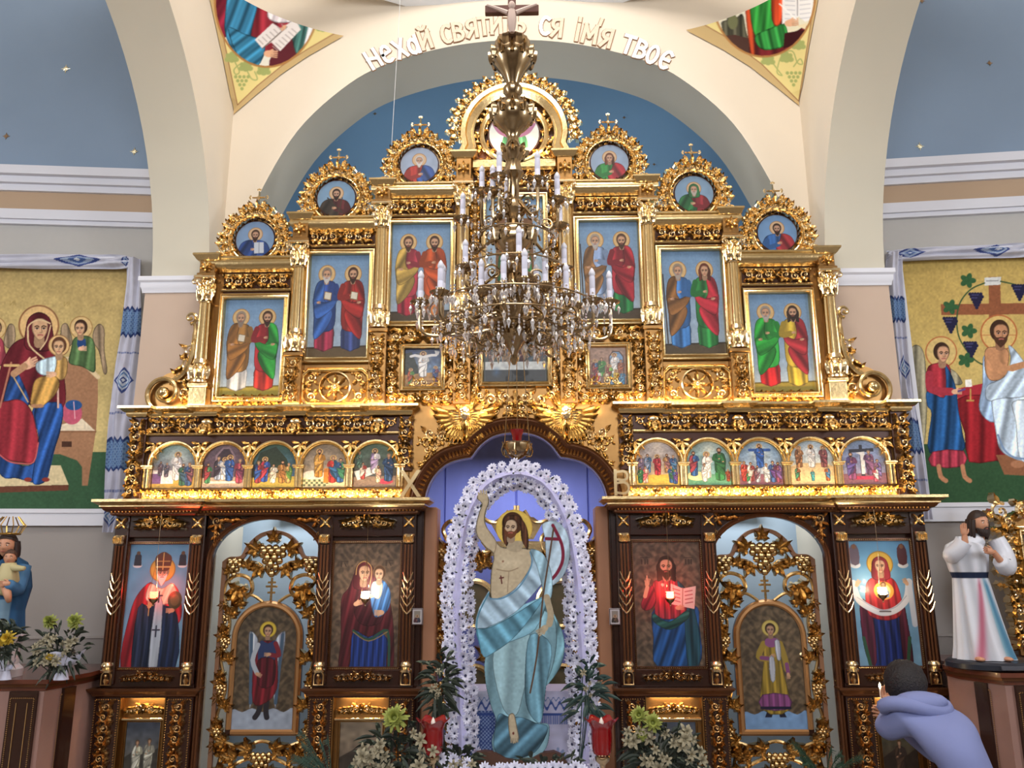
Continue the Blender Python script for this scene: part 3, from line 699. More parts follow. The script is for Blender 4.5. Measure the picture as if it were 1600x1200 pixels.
    b = MB(s); b.box(-2.98, -2.86, -.035, 0, ZL1+.08, ZL2, .004); part('tier_pilaster', b, BOLE)
    b = MB(s); b.box(-.82-.07, -.82+.03, -.03, 0, ZL1+.3, ZL2, .004); part('tier_pilaster', b, BOLE)
    b = MB(s); vband(b, -2.965, -2.875, ZL1+.11, ZL2-.02, -.037, .035); part('tier_pilaster_carving', b, GOLDC)
    b = MB(s); vband(b, -.885, -.795, ZL1+.33, ZL2-.02, -.032, .035); part('tier_pilaster_carving', b, GOLDC)
    b = MB(s); b.box(-2.85, -.90, -.012, 0, ZL2-.13, ZL2-.005); part('festival_frieze_ground', b, BOLE)
    b = MB(s); b.box(-2.85, -.90, -.006, 0, ZL1+.2, ZL2-.14); part('arcade_ground', b, BOLE)
    fx = [-2.85, -2.36, -1.70, -1.05]
    for a, c in ((-2.84, -2.45), (-2.33, -1.77), (-1.63, -1.1), (-1.0, -.91)):
        b = MB(s)
        if c-a > .2: hband(b, a, c, ZL2-.115, ZL2-.02, -.014, .035)
        else: scroll(b, Fr(((a+c)/2, -.014, ZL2-.065)), 0, 0, 0, .04, 1)
        part('festival_frieze_carving', b, GOLDC)
    for x in (-2.39, -1.70, -1.055):                   # acanthus brackets under the ledge
        b = MB(s); fr = Fr((x, -.03, ZL2-.12))
        b.ball(fr(0, .075, .01), .03, sx=1.5, n=8, m=6)
        leaf(b, fr, 0, .06, -PI/2, .09, .09, .06, 0, 7, 3); leaf(b, fr, -.03, .06, -PI/2-.3, .07, .05, .05, 0); leaf(b, fr, .03, .06, -PI/2+.3, .07, .05, .05, 0)
        part('leaf_bracket', b, GOLDC)
    b = MB(s); b.tube([(-2.86, -.02, ZL2-.135), (-.9, -.02, ZL2-.135)], .012, 8); part('astragal', b, GOLD)
    # glowing carved band under the arches
    b = MB(s); b.box(-2.86, -.84, -.02, 0, ZL1+.085, ZL1+.165, .004); part('lit_band_ground', b, GOLD)
    b = MB(s)
    for k in range(5): hband(b, -2.85+.4*k, -2.46+.4*k, ZL1+.09, ZL1+.16, -.022, .028)
    part('lit_band_carving', b, GOLDC)
    # ledge 2
    plan = [(-3.0, .04), (-3.0, -.06), (-2.86, -.06), (-2.86, -.02), (-2.47, -.02), (-2.47, -.07), (-2.31, -.07), (-2.31, -.02), (-1.78, -.02), (-1.78, -.07), (-1.62, -.07), (-1.62, -.02), (-1.13, -.02), (-1.13, -.07), (-.80, -.07), (-.80, .06)]
    b = MB(s); cornice(b, plan, [(-.09, 0), (.0, 0), (.01, .012), (.012, .03), (.03, .038), (.045, .055), (.06, .06), (.06, .078), (-.09, .078)], ZL2-.003); part('upper_cornice', b, GOLD)
# icons in the ten arches and their frames
FX = [-(1.075+.388*k) for k in range(4, -1, -1)]
FH, FZ0, FZS = .165, ZL1+.18, 2.415
for s in SIDES:
    b = MB(s)
    for x in FX:
        path = [(x-FH, FZ0), (x-FH, FZS)]+arc(x, FZS, FH, PI, 0, 18)[1:-1]+[(x+FH, FZS), (x+FH, FZ0)]
        b.sweep(path, [(0, 0), (0, .02), (.006, .03), (.012, .022), (.02, .034), (.03, .034), (.033, 0)], base=-.004)
    part('arcade_arches', b, GOLD)
    for x in [FX[0]-.195]+[q+.194 for q in FX]:
        b = MB(s)
        for k in (-1, 1): b.tube([(x+k*.017, -.035, FZ0), (x+k*.017, -.035, FZS-.02)], .010, 6)
        b.box(x-.04, x+.04, -.05, -.004, FZS-.02, FZS-.008, .003); b.box(x-.045, x+.045, -.058, -.004, FZS-.008, FZS+.008, .003)
        part('arcade_colonnette', b, GOLD)
    for x in [FX[0]-.16]+[q+.194 for q in FX[:-1]]+[FX[-1]+.165]:
        b = MB(s); fr = Fr((x, -.008, FZS+.10)); 
        for sg in (-1, 1):
            leaf(b, fr, 0, .06, -PI/2+sg*1.0, .09, .05, .03, -sg*.4, 5); leaf(b, fr, 0, .02, -PI/2+sg*.45, .08, .04, .028, 0, 5)
            leaf(b, fr, sg*.01, .075, (0.1 if sg > 0 else PI-.1), .07, .035, .028, sg*.3, 5)
        leaf(b, fr, 0, .07, -PI/2, .14, .05, .035, 0, 6)
        part('arcade_spandrel_leaf', b, GOLDC)

# --- upper tier: stepped bays
# (centre x, half width of frame, frame bottom z, frame top z, cornice top z)
def zz(px, py, Y=0): return P(px, py, Y).z
BAYS = [(-2.085, .285, 2.90, 3.80, 4.10), (-1.412, .285, 3.21, 4.17, 4.44), (-.758, .285, 3.50, 4.43, 4.73)]
COLS = [(-2.47, 3.06, 3.93, 4.105), (-1.735, 3.30, 4.22, 4.45), (-1.075, 3.49, 4.55, 4.74), (-.415, 3.62, 4.72, 4.98)]
for s in SIDES:
    b = MB(s)
    for i_, (xc, hw, z0, z1, zc) in enumerate(BAYS): b.box(xc-.335, xc+.335, .0+.002*i_, .04, ZL2+.07, zc-.02)
    b.box(-2.53, -2.35, .003, .04, ZL2+.07, 3.98); b.box(-.47, 0, .0015, .04, 3.15, 4.95)
    part('upper_tier_wall', b, GOLDP)
    for i, (xc, hw, z0, z1, zc) in enumerate(BAYS):
        b = MB(s); b.box(xc-.27, xc+.27, -.012, 0, z1+.01, zc-.07); part('bay_frieze_ground', b, BOLE)
        b = MB(s); hband(b, xc-.26, xc+.26, z1+.06, z1+.15, -.014, .035); part('bay_frieze_carving', b, GOLDC)
        b = MB(s); b.tube([(xc-.28, -.02, z1+.035), (xc+.28, -.02, z1+.035)], .014, 8); b.tube([(xc-.28, -.02, z1+.165), (xc+.28, -.02, z1+.165)], .01, 8); part('bay_astragal', b, GOLD)
        # half-round gilded cornice
        b = MB(s); cornice(b, [(xc-.36, .04), (xc-.36, -.03), (xc+.30, -.03), (xc+.30, .03)], [(-.05, 0), (.0, 0), (.012, .01), (.03, .02), (.052, .045), (.058, .07), (.05, .095), (.062, .1), (.062, .115), (-.05, .115)], zc-.115); part('bay_cornice', b, GOLD)
    for i, (x, z0, z1, zt) in enumerate(COLS):
        b = MB(s); col_base(b, x, -.055, z0, z0+.19, .048)
        cb = part('column_base', b, GOLDC)
        b = MB(s); column(b, x, -.055, z0+.19, z1-.22, .05, 10); part('column_shaft', b, GOLD)
        b = MB(s); capital(b, x, -.055, z1-.22, z1, .05); part('column_capital', b, GOLDC)
        b = MB(s); b.box(x-.075, x+.075, -.10, 0, z1, z1+.03, .004); b.box(x-.062, x+.062, -.085, 0, z1+.03, zt-.005, .004); part('entablature_block', b, GOLDP)
        b = MB(s); rosette(b, Fr((x, -.087, (z1+.03+zt-.04)/2)), 0, 0, min(.055, (zt-z1)*.28), 6, .03); part('block_rosette', b, GOLDC)
        b = MB(s); cornice(b, [(x-.075, 0), (x-.075, -.09), (x+.075, -.09), (x+.075, 0)], [(-.05, 0), (.0, 0), (.012, .01), (.022, .025), (.035, .04), (.035, .055), (-.05, .055)], zt-.04); part('block_cornice', b, GOLD)
        b = MB(s); b.box(x-.08, x+.08, -.095, 0, z0-.035, z0, .006); b.box(x-.068, x+.068, -.08, 0, ZL2+.075, z0-.035, .004); part('column_pedestal', b, GOLDP if i else GOLD)
        if z0-ZL2 > .3:
            b = MB(s); vband(b, x-.045, x+.045, ZL2+.10, z0-.06, -.082, .032); part('pedestal_carving', b, GOLDC)
    b = MB(s); hband(b, -2.085-.27, -2.085+.27, ZL2+.085, ZL2+.165, -.004, .035); part('under_icon_carving', b, GOLDC)
    # octagonal rosette panel
    xo, zo = -1.41, 3.03; oh, ov = .275, .155
    b = MB(s); c = .055
    path = [(xo-oh+c, zo-ov), (xo+oh-c, zo-ov), (xo+oh, zo-ov+c), (xo+oh, zo+ov-c), (xo+oh-c, zo+ov), (xo-oh+c, zo+ov), (xo-oh, zo+ov-c), (xo-oh, zo-ov+c)]
    b.sweep(path, [(0, 0), (0, .02), (.012, .03), (.022, .02), (.032, .03), (.04, 0)], True, base=-.002); part('octagon_moulding', b, GOLD)
    b = MB(s); b.sweep(arc(xo, zo, .125, 0, 2*PI, 28)[:-1], [(0, 0), (0, .025), (.01, .032), (.02, 0)], True, base=-.002)
    for k in range(8): leaf(b, Fr((xo, -.004, zo)), 0, 0, k*PI/4, .105, .05, .03, 0, 5, 1)
    b.ball((xo, -.035, zo), .022)
    part('octagon_rosette', b, GOLDC)
    b = MB(s)
    for sx_ in (-1, 1):
        for sz_ in (-1, 1):
            scroll(b, Fr((xo+sx_*.19, -.004, zo+sz_*.075)), 0, 0, PI/2*sz_, .05, sx_*sz_, .03); leaf(b, Fr((xo+sx_*.19, -.004, zo+sz_*.02)), 0, 0, 0 if sx_ > 0 else PI, .07, .04, .03, sx_*sz_*.8)
            leaf(b, Fr((xo+sx_*.12, -.004, zo+sz_*.11)), 0, 0, 0 if sx_ > 0 else PI, .08, .04, .028, -sx_*sz_*.6); leaf(b, Fr((xo+sx_*.23, -.004, zo+sz_*.11)), 0, 0, PI/4*sz_ if sx_ > 0 else PI-PI/4*sz_, .05, .03, .025, 0)
    part('octagon_carving', b, GOLDC)
    # carving around the small scene icon
    b = MB(s); hband(b, -1.0, -.46, 3.385, 3.49, -.006, .04); part('scene_surround_carving', b, GOLDC)
    b = MB(s); hband(b, -1.0, -.50, 2.885, 2.965, -.006, .035); part('scene_surround_carving', b, GOLDC)
    b = MB(s); vband(b, -1.0, -.925, 2.97, 3.38, -.006, .032); part('scene_surround_carving', b, GOLDC)
    b = MB(s); vband(b, -.555, -.46, 3.07, 3.38, -.006, .035); part('scene_surround_carving', b, GOLDC)
    # tapering carved term between scene icon and centre
    b = MB(s); x = -.40; b.box(x-.06, x+.06, -.055, 0, 3.14, 3.17, .006); b.box(x-.05, x+.05, -.04, 0, 3.10, 3.14, .006)
    for k in range(6): leaf(b, Fr((x, -.02, 3.17+.06*k)), 0, 0, PI/2+(.35 if k % 2 else -.35), .12, .09, .05, 0, 6)
    for k in range(3): leaf(b, Fr((x, -.02, 3.12)), (k-1)*.03, 0, -PI/2+(k-1)*.3, .1, .05, .035, 0, 6)
    part('carved_term', b, GOLDC)
    b = MB(s); vband(b, -.335, -.275, 3.0, 3.5, -.006, .03); part('centre_strip_carving', b, GOLDC)
    b = MB(s); vband(b, -.36, -.285, 3.55, 4.78, -.006, .035); part('centre_strip_carving', b, GOLDC)
    # large side volute
    b = MB(s); xs, zs = W(262, 616)
    fr = Fr((xs, -.03, zs))
    pts = []
    for k in range(40): t = k/39; a = -PI/2-2*PI*1.35*t*-1; r = .155*(1-.78*t); pts.append((xs+r*math.cos(-PI*.5-2*PI*1.4*t), -.05-.02*t, zs+r*math.sin(-PI*.5-2*PI*1.4*t)))
    b.tube(pts, [.02*(1-.3*k/39) for k in range(40)], 6); b.ball((xs, -.07, zs), .045)
    up = catmull([W(258, 645), W(292, 640), W(318, 600), W(318, 560), W(303, 535), W(309, 500), W(302, 497), W(299, 508)], n=5)
    b.tube([(x_, -.04, z_) for x_, z_ in catmull([W(270, 600), W(290, 585), W(302, 560), W(308, 530), W(308, 508)], n=5)], [.022]*17+[.014]*4, 6)
    spiral(b, Fr((*W(303, 500)[:1], -.04, W(303, 500)[1])), 0, 0, -PI/2, .05, 1, 1.2, .3)
    part('side_volute', b, GOLD)
    b = MB(s); b.prism([W(240, 645), W(232, 625), W(238, 600), W(262, 585), W(284, 578), W(300, 560), W(306, 520), W(318, 500), W(330, 500), W(330, 645)], -.015, .03); part('volute_board', b, GOLDP)
    b = MB(s)
    for k, (px, py) in enumerate(((285, 590), (296, 572), (303, 600), (290, 615), (305, 625), (300, 550))): scroll(b, Fr((*W(px, py)[:1], -.02, W(px, py)[1])), 0, 0, k*1.3, .065, 1 if k % 2 else -1, .04)
    part('volute_leaves', b, GOLDC)
    b = MB(s); b.box(-3.12, -2.97, -.15, .05, ZL2+.0, ZL2+.07, .004) if False else None
# --- medallion crests on the three cornices
CRESTS = [W(401, 377), W(527, 313), W(656, 261)]
def crest_mesh(x, z, r=.168, s=1, top=1):
    b = MB(s); fr = Fr((x, -.02, z))
    b.sweep(arc(x, z, r*1.28, 0, 2*PI, 36)[:-1], [(-.03, 0), (-.03, .015), (.03, .015), (.03, 0)], True, base=.0)
    for k in range(15):
        a = PI*1.13-k*PI*1.26/14
        scroll(b, fr, r*1.4*math.cos(a), r*1.4*math.sin(a), a+PI/2, r*.34, 1 if k < 7 else -1, r*.28, 3)
    for k in range(17):
        a = PI*1.08-k*PI*1.16/16; k2 = 1 if k < 8 else -1
        leaf(b, fr, r*1.5*math.cos(a), r*1.5*math.sin(a), a+.2*k2, r*.34, r*.32, r*.24, .7*k2, 5, 2)
        b.ball(fr(r*1.62*math.cos(a+.09), r*1.62*math.sin(a+.09), r*.15), r*.075, n=6, m=4)
    for sg in (-1, 1):
        for k, (u, v, q) in enumerate(((1.15, -.95, .3), (1.5, -.75, .3), (.75, -1.22, .22), (1.45, -1.15, .22), (.3, -1.25, .2), (1.1, -1.25, .2))):
            scroll(b, fr, sg*u*r, v*r, PI/2+k, q*r, sg*(1 if k % 2 else -1), r*.24)
            leaf(b, fr, sg*u*r, v*r, (0 if sg > 0 else PI)+sg*.4*(k-2), r*.4, r*.22, r*.2, sg*.6, 5, 2)
    for k in (-1, 0, 1): leaf(b, fr, k*r*.2, r*1.75, PI/2-k*.5, r*.5, r*.3, r*.25, -k*.3, 5, 2)
    for sg in (-1, 1):
        for k, (u, v, q, an) in enumerate(((.3, 1.78, .26, 1.2), (.72, 1.52, .27, .8), (1.12, 1.2, .25, .5), (1.42, .78, .27, .2), (1.6, .32, .26, 0), (1.7, -.18, .27, -.2), (1.72, -.7, .3, -.5), (1.66, -1.12, .22, -.8))):
            scroll(b, fr, sg*u*r, v*r, an if sg > 0 else PI-an, q*r, sg*(1 if k % 2 else -1), r*.26)
            leaf(b, fr, sg*(u+.05)*r, v*r, an if sg > 0 else PI-an, r*.36, r*.34, r*.22, sg*(.6 if k % 2 else -.6), 5, 2)
            b.ball(fr(sg*(u+.1)*r, (v+.2)*r, r*.2), r*.07, n=6, m=4)
    return b
def ring_mesh(x, z, r, s=1, w=.2, y=-.035):
    b = MB(s); b.sweep(arc(x, z, r, 0, 2*PI, 40)[:-1], [(-w*r, 0), (-w*r, .018), (-w*r*.7, .03), (-w*r*.4, .018), (-w*r*.2, .02), (0, .0)][::-1], True, base=y); return b
# --- centre of the iconostasis
b = MB(); b.prism([(-.82, 2.12)]+TREF+[(.82, 2.12), (.82, 3.16), (-.82, 3.16)], .0, .04); part('arch_spandrel_wall', b, GOLDP)
b = MB(); b.sweep(TREF, [(0, .0), (0, .03), (.012, .045), (.022, .03), (.03, .035), (.075, .05), (.085, .065), (.1, .07), (.105, .05), (.12, .045), (.125, 0)], base=-.0); part('royal_arch_moulding', b, WOODM)
for off, rr in ((.122, .008), (.006, .006)):
    b = MB(); b.sweep(TREF, [(off-rr, .03), (off-rr*.6, .052), (off, .06), (off+rr*.6, .052), (off+rr, .03)], base=0); part('royal_arch_gilt_bead', b, GOLD)
b = MB()
for i in range(0, len(TREF)-1):
    a, c = Vector((TREF[i][0], TREF[i][1])), Vector((TREF[i+1][0], TREF[i+1][1])); d = c-a; L = d.length; d.normalize(); n = Vector((-d.y, d.x))
    k = max(1, int(L/.024))
    for j in range(k):
        q = a+d*(L*(j+.5)/k)+n*.052; leaf(b, Fr((q.x, -.045, q.y), (n.x, 0, n.y), (-d.x, 0, -d.y)), -.018, 0, 0, .042, .028, .016, .5, 4, 1)
part('royal_arch_leaf_band', b, GOLDD)
def cherub(s, x, z):
    h = thing if False else None
    b = MB(s); fr = Fr((x, -.03, z))
    b.ball(fr(0, .0, .05), .045, sy=.8, sz=1.15, n=12, m=8); b.ball(fr(0, .03, .055), .05, sy=.7, sz=.8, n=8, m=5)
    b.ball(fr(0, -.005, .088), .008); 
    for k in (-1, 1): b.ball(fr(k*.02, .008, .08), .012, n=6, m=4)
    hd = part('cherub_head', b, GOLDC)
    b = MB(s)
    for sg in (-1, 1):
        for k in range(5):
            leaf(b, fr, sg*.03, .0-.012*k, (0.2-.2*k if sg > 0 else PI-.2+.2*k), .24-.025*k, .085, .03, sg*.15, 7, 1)
            leaf(b, fr, sg*.02, -.03, -PI/2+sg*(.75-.17*k), .2-.005*k, .08, .03, -sg*.3, 7, 1)
            leaf(b, fr, sg*.015, .04, PI/2+sg*(-.1-.2*k), .17-.01*k, .08, .03, sg*.9, 7, 1)
    part('cherub_wings', b, GOLD)
for s in SIDES:
    cherub(s, *W(727, 650))
    b = MB(s)
    for k, (px, py, q) in enumerate(((672, 678, .06), (690, 683, .05), (668, 703, .045), (705, 690, .035), (680, 700, .04), (664, 725, .04), (700, 672, .04), (660, 690, .035), (676, 715, .03), (690, 665, .035), (716, 680, .03), (662, 745, .03), (712, 668, .03))):
        x, z = W(px, py); scroll(b, Fr((x, -.004, z)), 0, 0, k*1.1, q, 1 if k % 2 else -1, q*.6); leaf(b, Fr((x, -.004, z)), 0, 0, -PI/2+k, q*1.4, q*.7, q*.5, .5)
    part('spandrel_scroll_carving', b, GOLDC)
b = MB(); xz = W(806, 625)[1]
for sg in (-1, 1):
    for k, (u, v, q) in enumerate(((.08, .02, .07), (.19, .0, .065), (.06, -.07, .05), (.27, .03, .05), (.15, -.09, .045), (.25, -.06, .035), (.32, .04, .03), (.03, -.13, .035))):
        scroll(b, Fr((sg*u, -.006, xz+v)), 0, 0, PI/2+k*1.4, q, sg*(1 if k % 2 else -1), q*.6)
        leaf(b, Fr((sg*u, -.006, xz+v)), 0, 0, -PI/2+sg*.5, q*1.5, q*.8, q*.6, sg*.5, 6)
for k in range(3): leaf(b, Fr((0, -.006, xz+.02)), 0, .05-.05*k, -PI/2, .14, .07, .05, 0, 6)
part('centre_acanthus_carving', b, GOLDC)
for s in SIDES:
    b = MB(s); fill(b, lambda x, z_: (x < -.50 and z_ > 2.98) or (-.50 <= x < -.30 and z_ < 3.02) or x < -.72, (-.80, -.26, 2.90, 3.10), -.008, .075, 4, Fr((0, -.008, 0))); part('corner_filling_carving', b, GOLDC)
# centre entablature below the top arch
b = MB(); b.box(-.34, .34, -.015, 0, 4.66, 4.97); part('centre_frieze_ground', b, BOLE)
b = MB(); hband(b, -.33, .33, 4.72, 4.82, -.017, .04); part('centre_frieze_carving', b, GOLDC)
b = MB(); b.box(-.36, .36, -.06, 0, 4.85, 4.955, .02); b.tube([(-.34, -.02, 4.69), (.34, -.02, 4.69)], .014, 8); part('centre_cornice', b, GOLD)
# top arch crest
TX, TZ = W(806, 205); TZ = Z_(806, 213); TR = .455
b = MB(); b.prism([(-.36, 4.93)]+arc(0, TZ, .38, PI, 0, 24)+[(.36, 4.93)], -.0, .05); part('top_arch_ground', b, BOLE)
b = MB(); path = [(-.49, 4.97), (-.44, TZ-.10), (-.455, TZ-.02)]+arc(0, TZ, TR, PI*.985, PI*.015, 30, TR*1.03)+[(.455, TZ-.02), (.44, TZ-.10), (.49, 4.97)]
b.sweep(path, [(0, 0), (0, .05), (-.012, .08), (-.05, .085), (-.06, .06), (-.1, .045), (-.105, .055), (-.12, .05), (-.13, 0)], base=0.0); part('top_arch_moulding', b, GOLD)
b = MB(); b.box(-.53, -.33, -.08, .03, 4.955, 4.985, .006); part('top_arch_footing', b, GOLD)
b = MB(); b.box(.33, .53, -.08, .03, 4.955, 4.985, .006); part('top_arch_footing', b, GOLD)
b = MB(); fr = Fr((0, -.03, TZ))
for k in range(19):
    a = PI*1.02-PI*1.04*k/18; sg = 1 if k < 9 else -1
    scroll(b, fr, (TR+.035)*math.cos(a), (TR+.045)*math.sin(a), a+PI/2, .05, sg, .04); leaf(b, fr, (TR+.045)*math.cos(a+.07), (TR+.055)*math.sin(a+.07), a+.2*sg, .085, .06, .04, .7*sg, 6)
for k in (-1, 0, 1): leaf(b, fr, k*.04, TR+.05, PI/2-k*.5, .13, .07, .05, -k*.3)
for k in range(5): b.ball(fr((k-2)*.05, TR+.1-.012*abs(k-2), .02), .018)
for k in range(24):
    a = PI*1.0-PI*k/23; sg = 1 if k < 12 else -1; leaf(b, fr, (TR+.02)*math.cos(a), (TR+.03)*math.sin(a), a+.9*sg, .08, .06, .045, -.9*sg, 5); b.ball(fr((TR+.085)*math.cos(a), (TR+.095)*math.sin(a), .03), .014, n=6, m=4)
part('top_arch_fringe', b, GOLDC)
b = MB(); fr = Fr((0, -.006, TZ+.0))
for k in range(15):
    a = PI/2+2*PI*k/15; scroll(b, fr, .272*math.cos(a), .272*math.sin(a), a+PI/2, .055, 1 if k % 2 else -1, .035); leaf(b, fr, .29*math.cos(a+.2), .29*math.sin(a+.2), a+1.2, .1, .05, .04, .5)
for sg in (-1, 1): scroll(b, fr, sg*.27, -.25, 0, .07, sg, .04); scroll(b, fr, sg*.15, -.3, 0, .05, -sg, .04)
part('top_medallion_wreath', b, GOLDC)

# --- crests with medallions, each a thing of its own standing on its cornice
def medallion(x, z, r, s, A, label, crest=True, scale=1.0):
    t = thing('medallion_crest' if crest else 'medallion_icon', label, 'icon', (s*x, 0, z-r*1.5), 'round icons crowning the altar screen')
    obj('ring_frame', ring_mesh(x, z, r*1.18, s), GOLD, t)
    if crest:
        obj('carved_wreath', crest_mesh(x, z, r, s), GOLDC, t)
        b = MB(s); cross_finial(b, x, -.02, z+r*2.45, .078); obj('cross_finial', b, GOLDC, t)
    q = r*1.02; m = ((A.X-A.org[0]-A.w/2)/(A.w/2))**2+((A.Y-A.org[1]-A.h/2)/(A.h/2))**2 < 1.0
    xx = s*x
    panel('painted_panel', A, [(xx-q, -.037, z+q), (xx+q, -.037, z+q), (xx+q, -.037, z-q), (xx-q, -.037, z-q)], PAINT, t, m.astype(float))
    b = MB(); b.lathe((xx, 0, z), [(q*1.05, -.034), (q*1.05, -.002)], 32, 'y'); obj('backing_disc', b, BOLE, t)
    return t
def framed(x0, x1, z0, z1, A, label, fw=.05, fd=.05, y=-.004, m=None, group=None, cat='icon', fprof=None, name='icon_painting', frame='frame', beadr=0):
    t = thing(name, label, cat, ((x0+x1)/2, y, z0-fw), group)
    if fw: b = MB(); rect_frame(b, x0-fw, x1+fw, z0-fw, z1+fw, fw, y, fd, fprof); obj(frame, b, m or GOLD, t)
    if beadr:
        b = MB(); e = fw*.5 if fw else .004; beads(b, [(x0-e, y-fd*.7, z0-e), (x0-e, y-fd*.7, z1+e), (x1+e, y-fd*.7, z1+e), (x1+e, y-fd*.7, z0-e), (x0-e, y-fd*.7, z0-e)], beadr, beadr*2.6); obj('bead_line', b, GOLDC, t)
    yp = y-.012
    panel('painted_panel', A, [(x0, yp, z1), (x1, yp, z1), (x1, yp, z0), (x0, yp, z0)], PAINT, t)
    b = MB(); b.box(x0-.005, x1+.005, yp+.002, y+.003, z0-.005, z1+.005); obj('backing_board', b, BOLE, t)
    return t
G_MED = None
def busta(bg, *a, **k): A = Art(64, 64, bg, 1.5); A.noise(.03, 8); A.bust(32, 34, 29, *a, **k); return A
MED = [
 (1, 0, busta('7d9cc4', '2d4f9a', '243f80', '4a2c1c', '3a2418', prop='tablet'), 'round crest icon of a dark bearded man in blue holding white tablets'),
 (1, 1, busta('7aa0c4', '5a2024', '3a3028', '2a1a14', '241610', prop='sword'), 'round icon of a dark haired man behind two crossed rods, second crest from the left'),
 (1, 2, busta('9fb0cc', 'b03028', '2f4f96', 'c9c2bc', 'd8d4d0', side=-1), 'round crest icon of a white bearded man in red and blue'),
 (-1, 2, busta('93aac8', '2f8a40', 'a42430', '6a3420', None, long=True, side=-1), 'round crest icon of a long haired youth in green with a red cloak'),
 (-1, 1, busta('7fa0c0', '8c2630', '2a6a3c', 'a8998c', 'b8aca0', veil='2a6a3c'), 'round icon of a grey bearded figure hooded in green, second crest from the right'),
 (-1, 0, busta('6f98c8', '2f62a8', 'a02c34', '3a2216', '2e1a10', side=-1), 'round crest icon of a dark bearded man in blue with a red cloak')]
for s, i, A, lb in MED: medallion(CRESTS[i][0], CRESTS[i][1], .155, s, A, lb)
A = Art(86, 86, 'c6d2d6', 1.5); A.noise(.04, 10)
A.cloth([(30, 40), (22, 62), (20, 86), (66, 86), (64, 60), (56, 40)], '3f8f5a', .3, .6); A.cloth([(44, 42), (52, 60), (56, 86), (66, 86), (66, 58), (58, 42)], '54b070', .3, .6)
for sg in (-1, 1): A.line([(43+sg*11, 45), (43+sg*24, 38), (43+sg*33, 24)], 9, '9c5a88', 4); A.hand(43+sg*35, 20, 3, -PI/2)
A.halo(43, 24, 13); A.face(43, 26, 7, '8d7a68', 'a8988a')
medallion(0, TZ, .205, 1, A, 'large round icon of a robed figure with raised arms under the gold top arch', crest=False)

# --- the six tall icons of standing pairs
def pair(ground, l, r, sky=('6f97c2', 'a9bdd2')):
    A = Art(95, 152, sky[0], 1.35); A.vgrad(sky[0], sky[1], 0, 140); A.noise(.03, 7)
    A.poly([(0, 138), (30, 136), (60, 137), (95, 136), (95, 152), (0, 152)], ground); A.line([(0, 138), (95, 136)], 2, hx(ground)*.6)
    A.saint(26, 20, 122, **l); A.saint(69, 20, 122, **r); A.noise(.025, 2, 3); return A
SP = [
 (1, 0, pair('a8962e', dict(tunic='a87434', mantle='a86c2a', hair='9a8878', beard='8a7a6c', hem='d8d8dc', prop='book', seed=1), dict(tunic='a8242a', mantle='2a9a38', hair='4a2c1a', beard='3a2214', hem='b82c22', seed=2, side=-1)), 'tall icon of an ochre robed man with a book beside one in green over red'),
 (1, 1, pair('6a5434', dict(tunic='2a4a9c', mantle='2f5aa8', hair='8c7c70', beard='c8c4c0', hem='a82c48', prop='book', seed=3), dict(tunic='b02c24', mantle='a42420', hair='4a2818', beard='38200f', hem='3a4a8a', prop='book', seed=4, side=-1)), 'tall icon of a white bearded man in blue beside one in full red, middle left'),
 (1, 2, pair('50402c', dict(tunic='a83040', mantle='c09a44', hair='5a3820', beard='4a2c18', hem='b02438', seed=5), dict(tunic='b8481c', mantle='c04a1e', hair='4a2c18', beard='3a2010', hem='c8702c', seed=6, side=-1)), 'tall icon of a gold robed man beside one in orange, uppermost left of the chandelier'),
 (-1, 2, pair('50402c', dict(tunic='8aa4d0', mantle='9a6a3c', hair='a89888', beard='b8b0a8', hem='a8b8dc', prop='staff', seed=7), dict(tunic='a02430', mantle='a4202c', hair='5a3a28', beard='4a3020', hem='1f7a3a', seed=8, side=-1)), 'tall icon of a grey bearded man in pale blue beside one in red over green'),
 (-1, 1, pair('5a4a34', dict(tunic='3a76c0', mantle='8a5a2c', hair='9a8878', beard='a89c90', hem='3a7ac4', prop='staff', seed=9), dict(tunic='2a8a3c', mantle='b82434', hair='6a2c18', hem='2a9440', seed=10, side=-1, long=True)), 'tall icon of a brown cloaked elder beside a youth in red and green'),
 (-1, 0, pair('a08c2c', dict(tunic='2aa038', mantle='26a034', hair='9a9088', beard='b0a8a0', hem='c81c20', seed=11), dict(tunic='c8a42c', mantle='b02830', hair='3a2416', beard='2e1a10', hem='d0b030', seed=12, side=-1, long=True)), 'tall icon of an elder in bright green beside a man in yellow with red cloak')]
for s, i, A, lb in SP:
    xc, hw, z0, z1, zc = BAYS[i]; xc *= s
    framed(xc-hw+.05, xc+hw-.05, z0+.06, z1-.045, A, lb, .05, .05, group='tall icons of standing pairs')
# --- small scene icons beside the centre
A = Art(56, 72, '20345c', 1.6); A.vgrad('1c2c5c', '6f8cb0', 0, 45); A.poly([(0, 8), (10, 6), (22, 40), (18, 72), (0, 72)], '2a3028'); A.poly([(0, 50), (56, 44), (56, 72), (0, 72)], 'a87838'); A.noise(.15, 3)
A.glow(28, 16, 18, 'f0dca8', .8); A.saint(28, 6, 48, 'e6e6ea', 'dcdce4', '5a3a22', '4a2c18'); A.line([(26, 15), (15, 12), (9, 14)], 5, 'e6e6ea'); A.line([(30, 15), (41, 12), (48, 12)], 5, 'e6e6ea'); A.poly([(46, 3), (54, 5), (52, 12), (47, 9)], 'd8dce8')
A.saint(9, 38, 30, '4f9a34', 'b84a1c'); A.saint(48, 34, 30, '7a3450', '2a4a8c'); A.poly([(12, 58), (44, 56), (50, 72), (6, 72)], 'c08c4c'); A.line([(12, 62), (44, 62)], 1.5, '80542a'); A.line([(10, 67), (48, 67)], 1.5, '80542a')
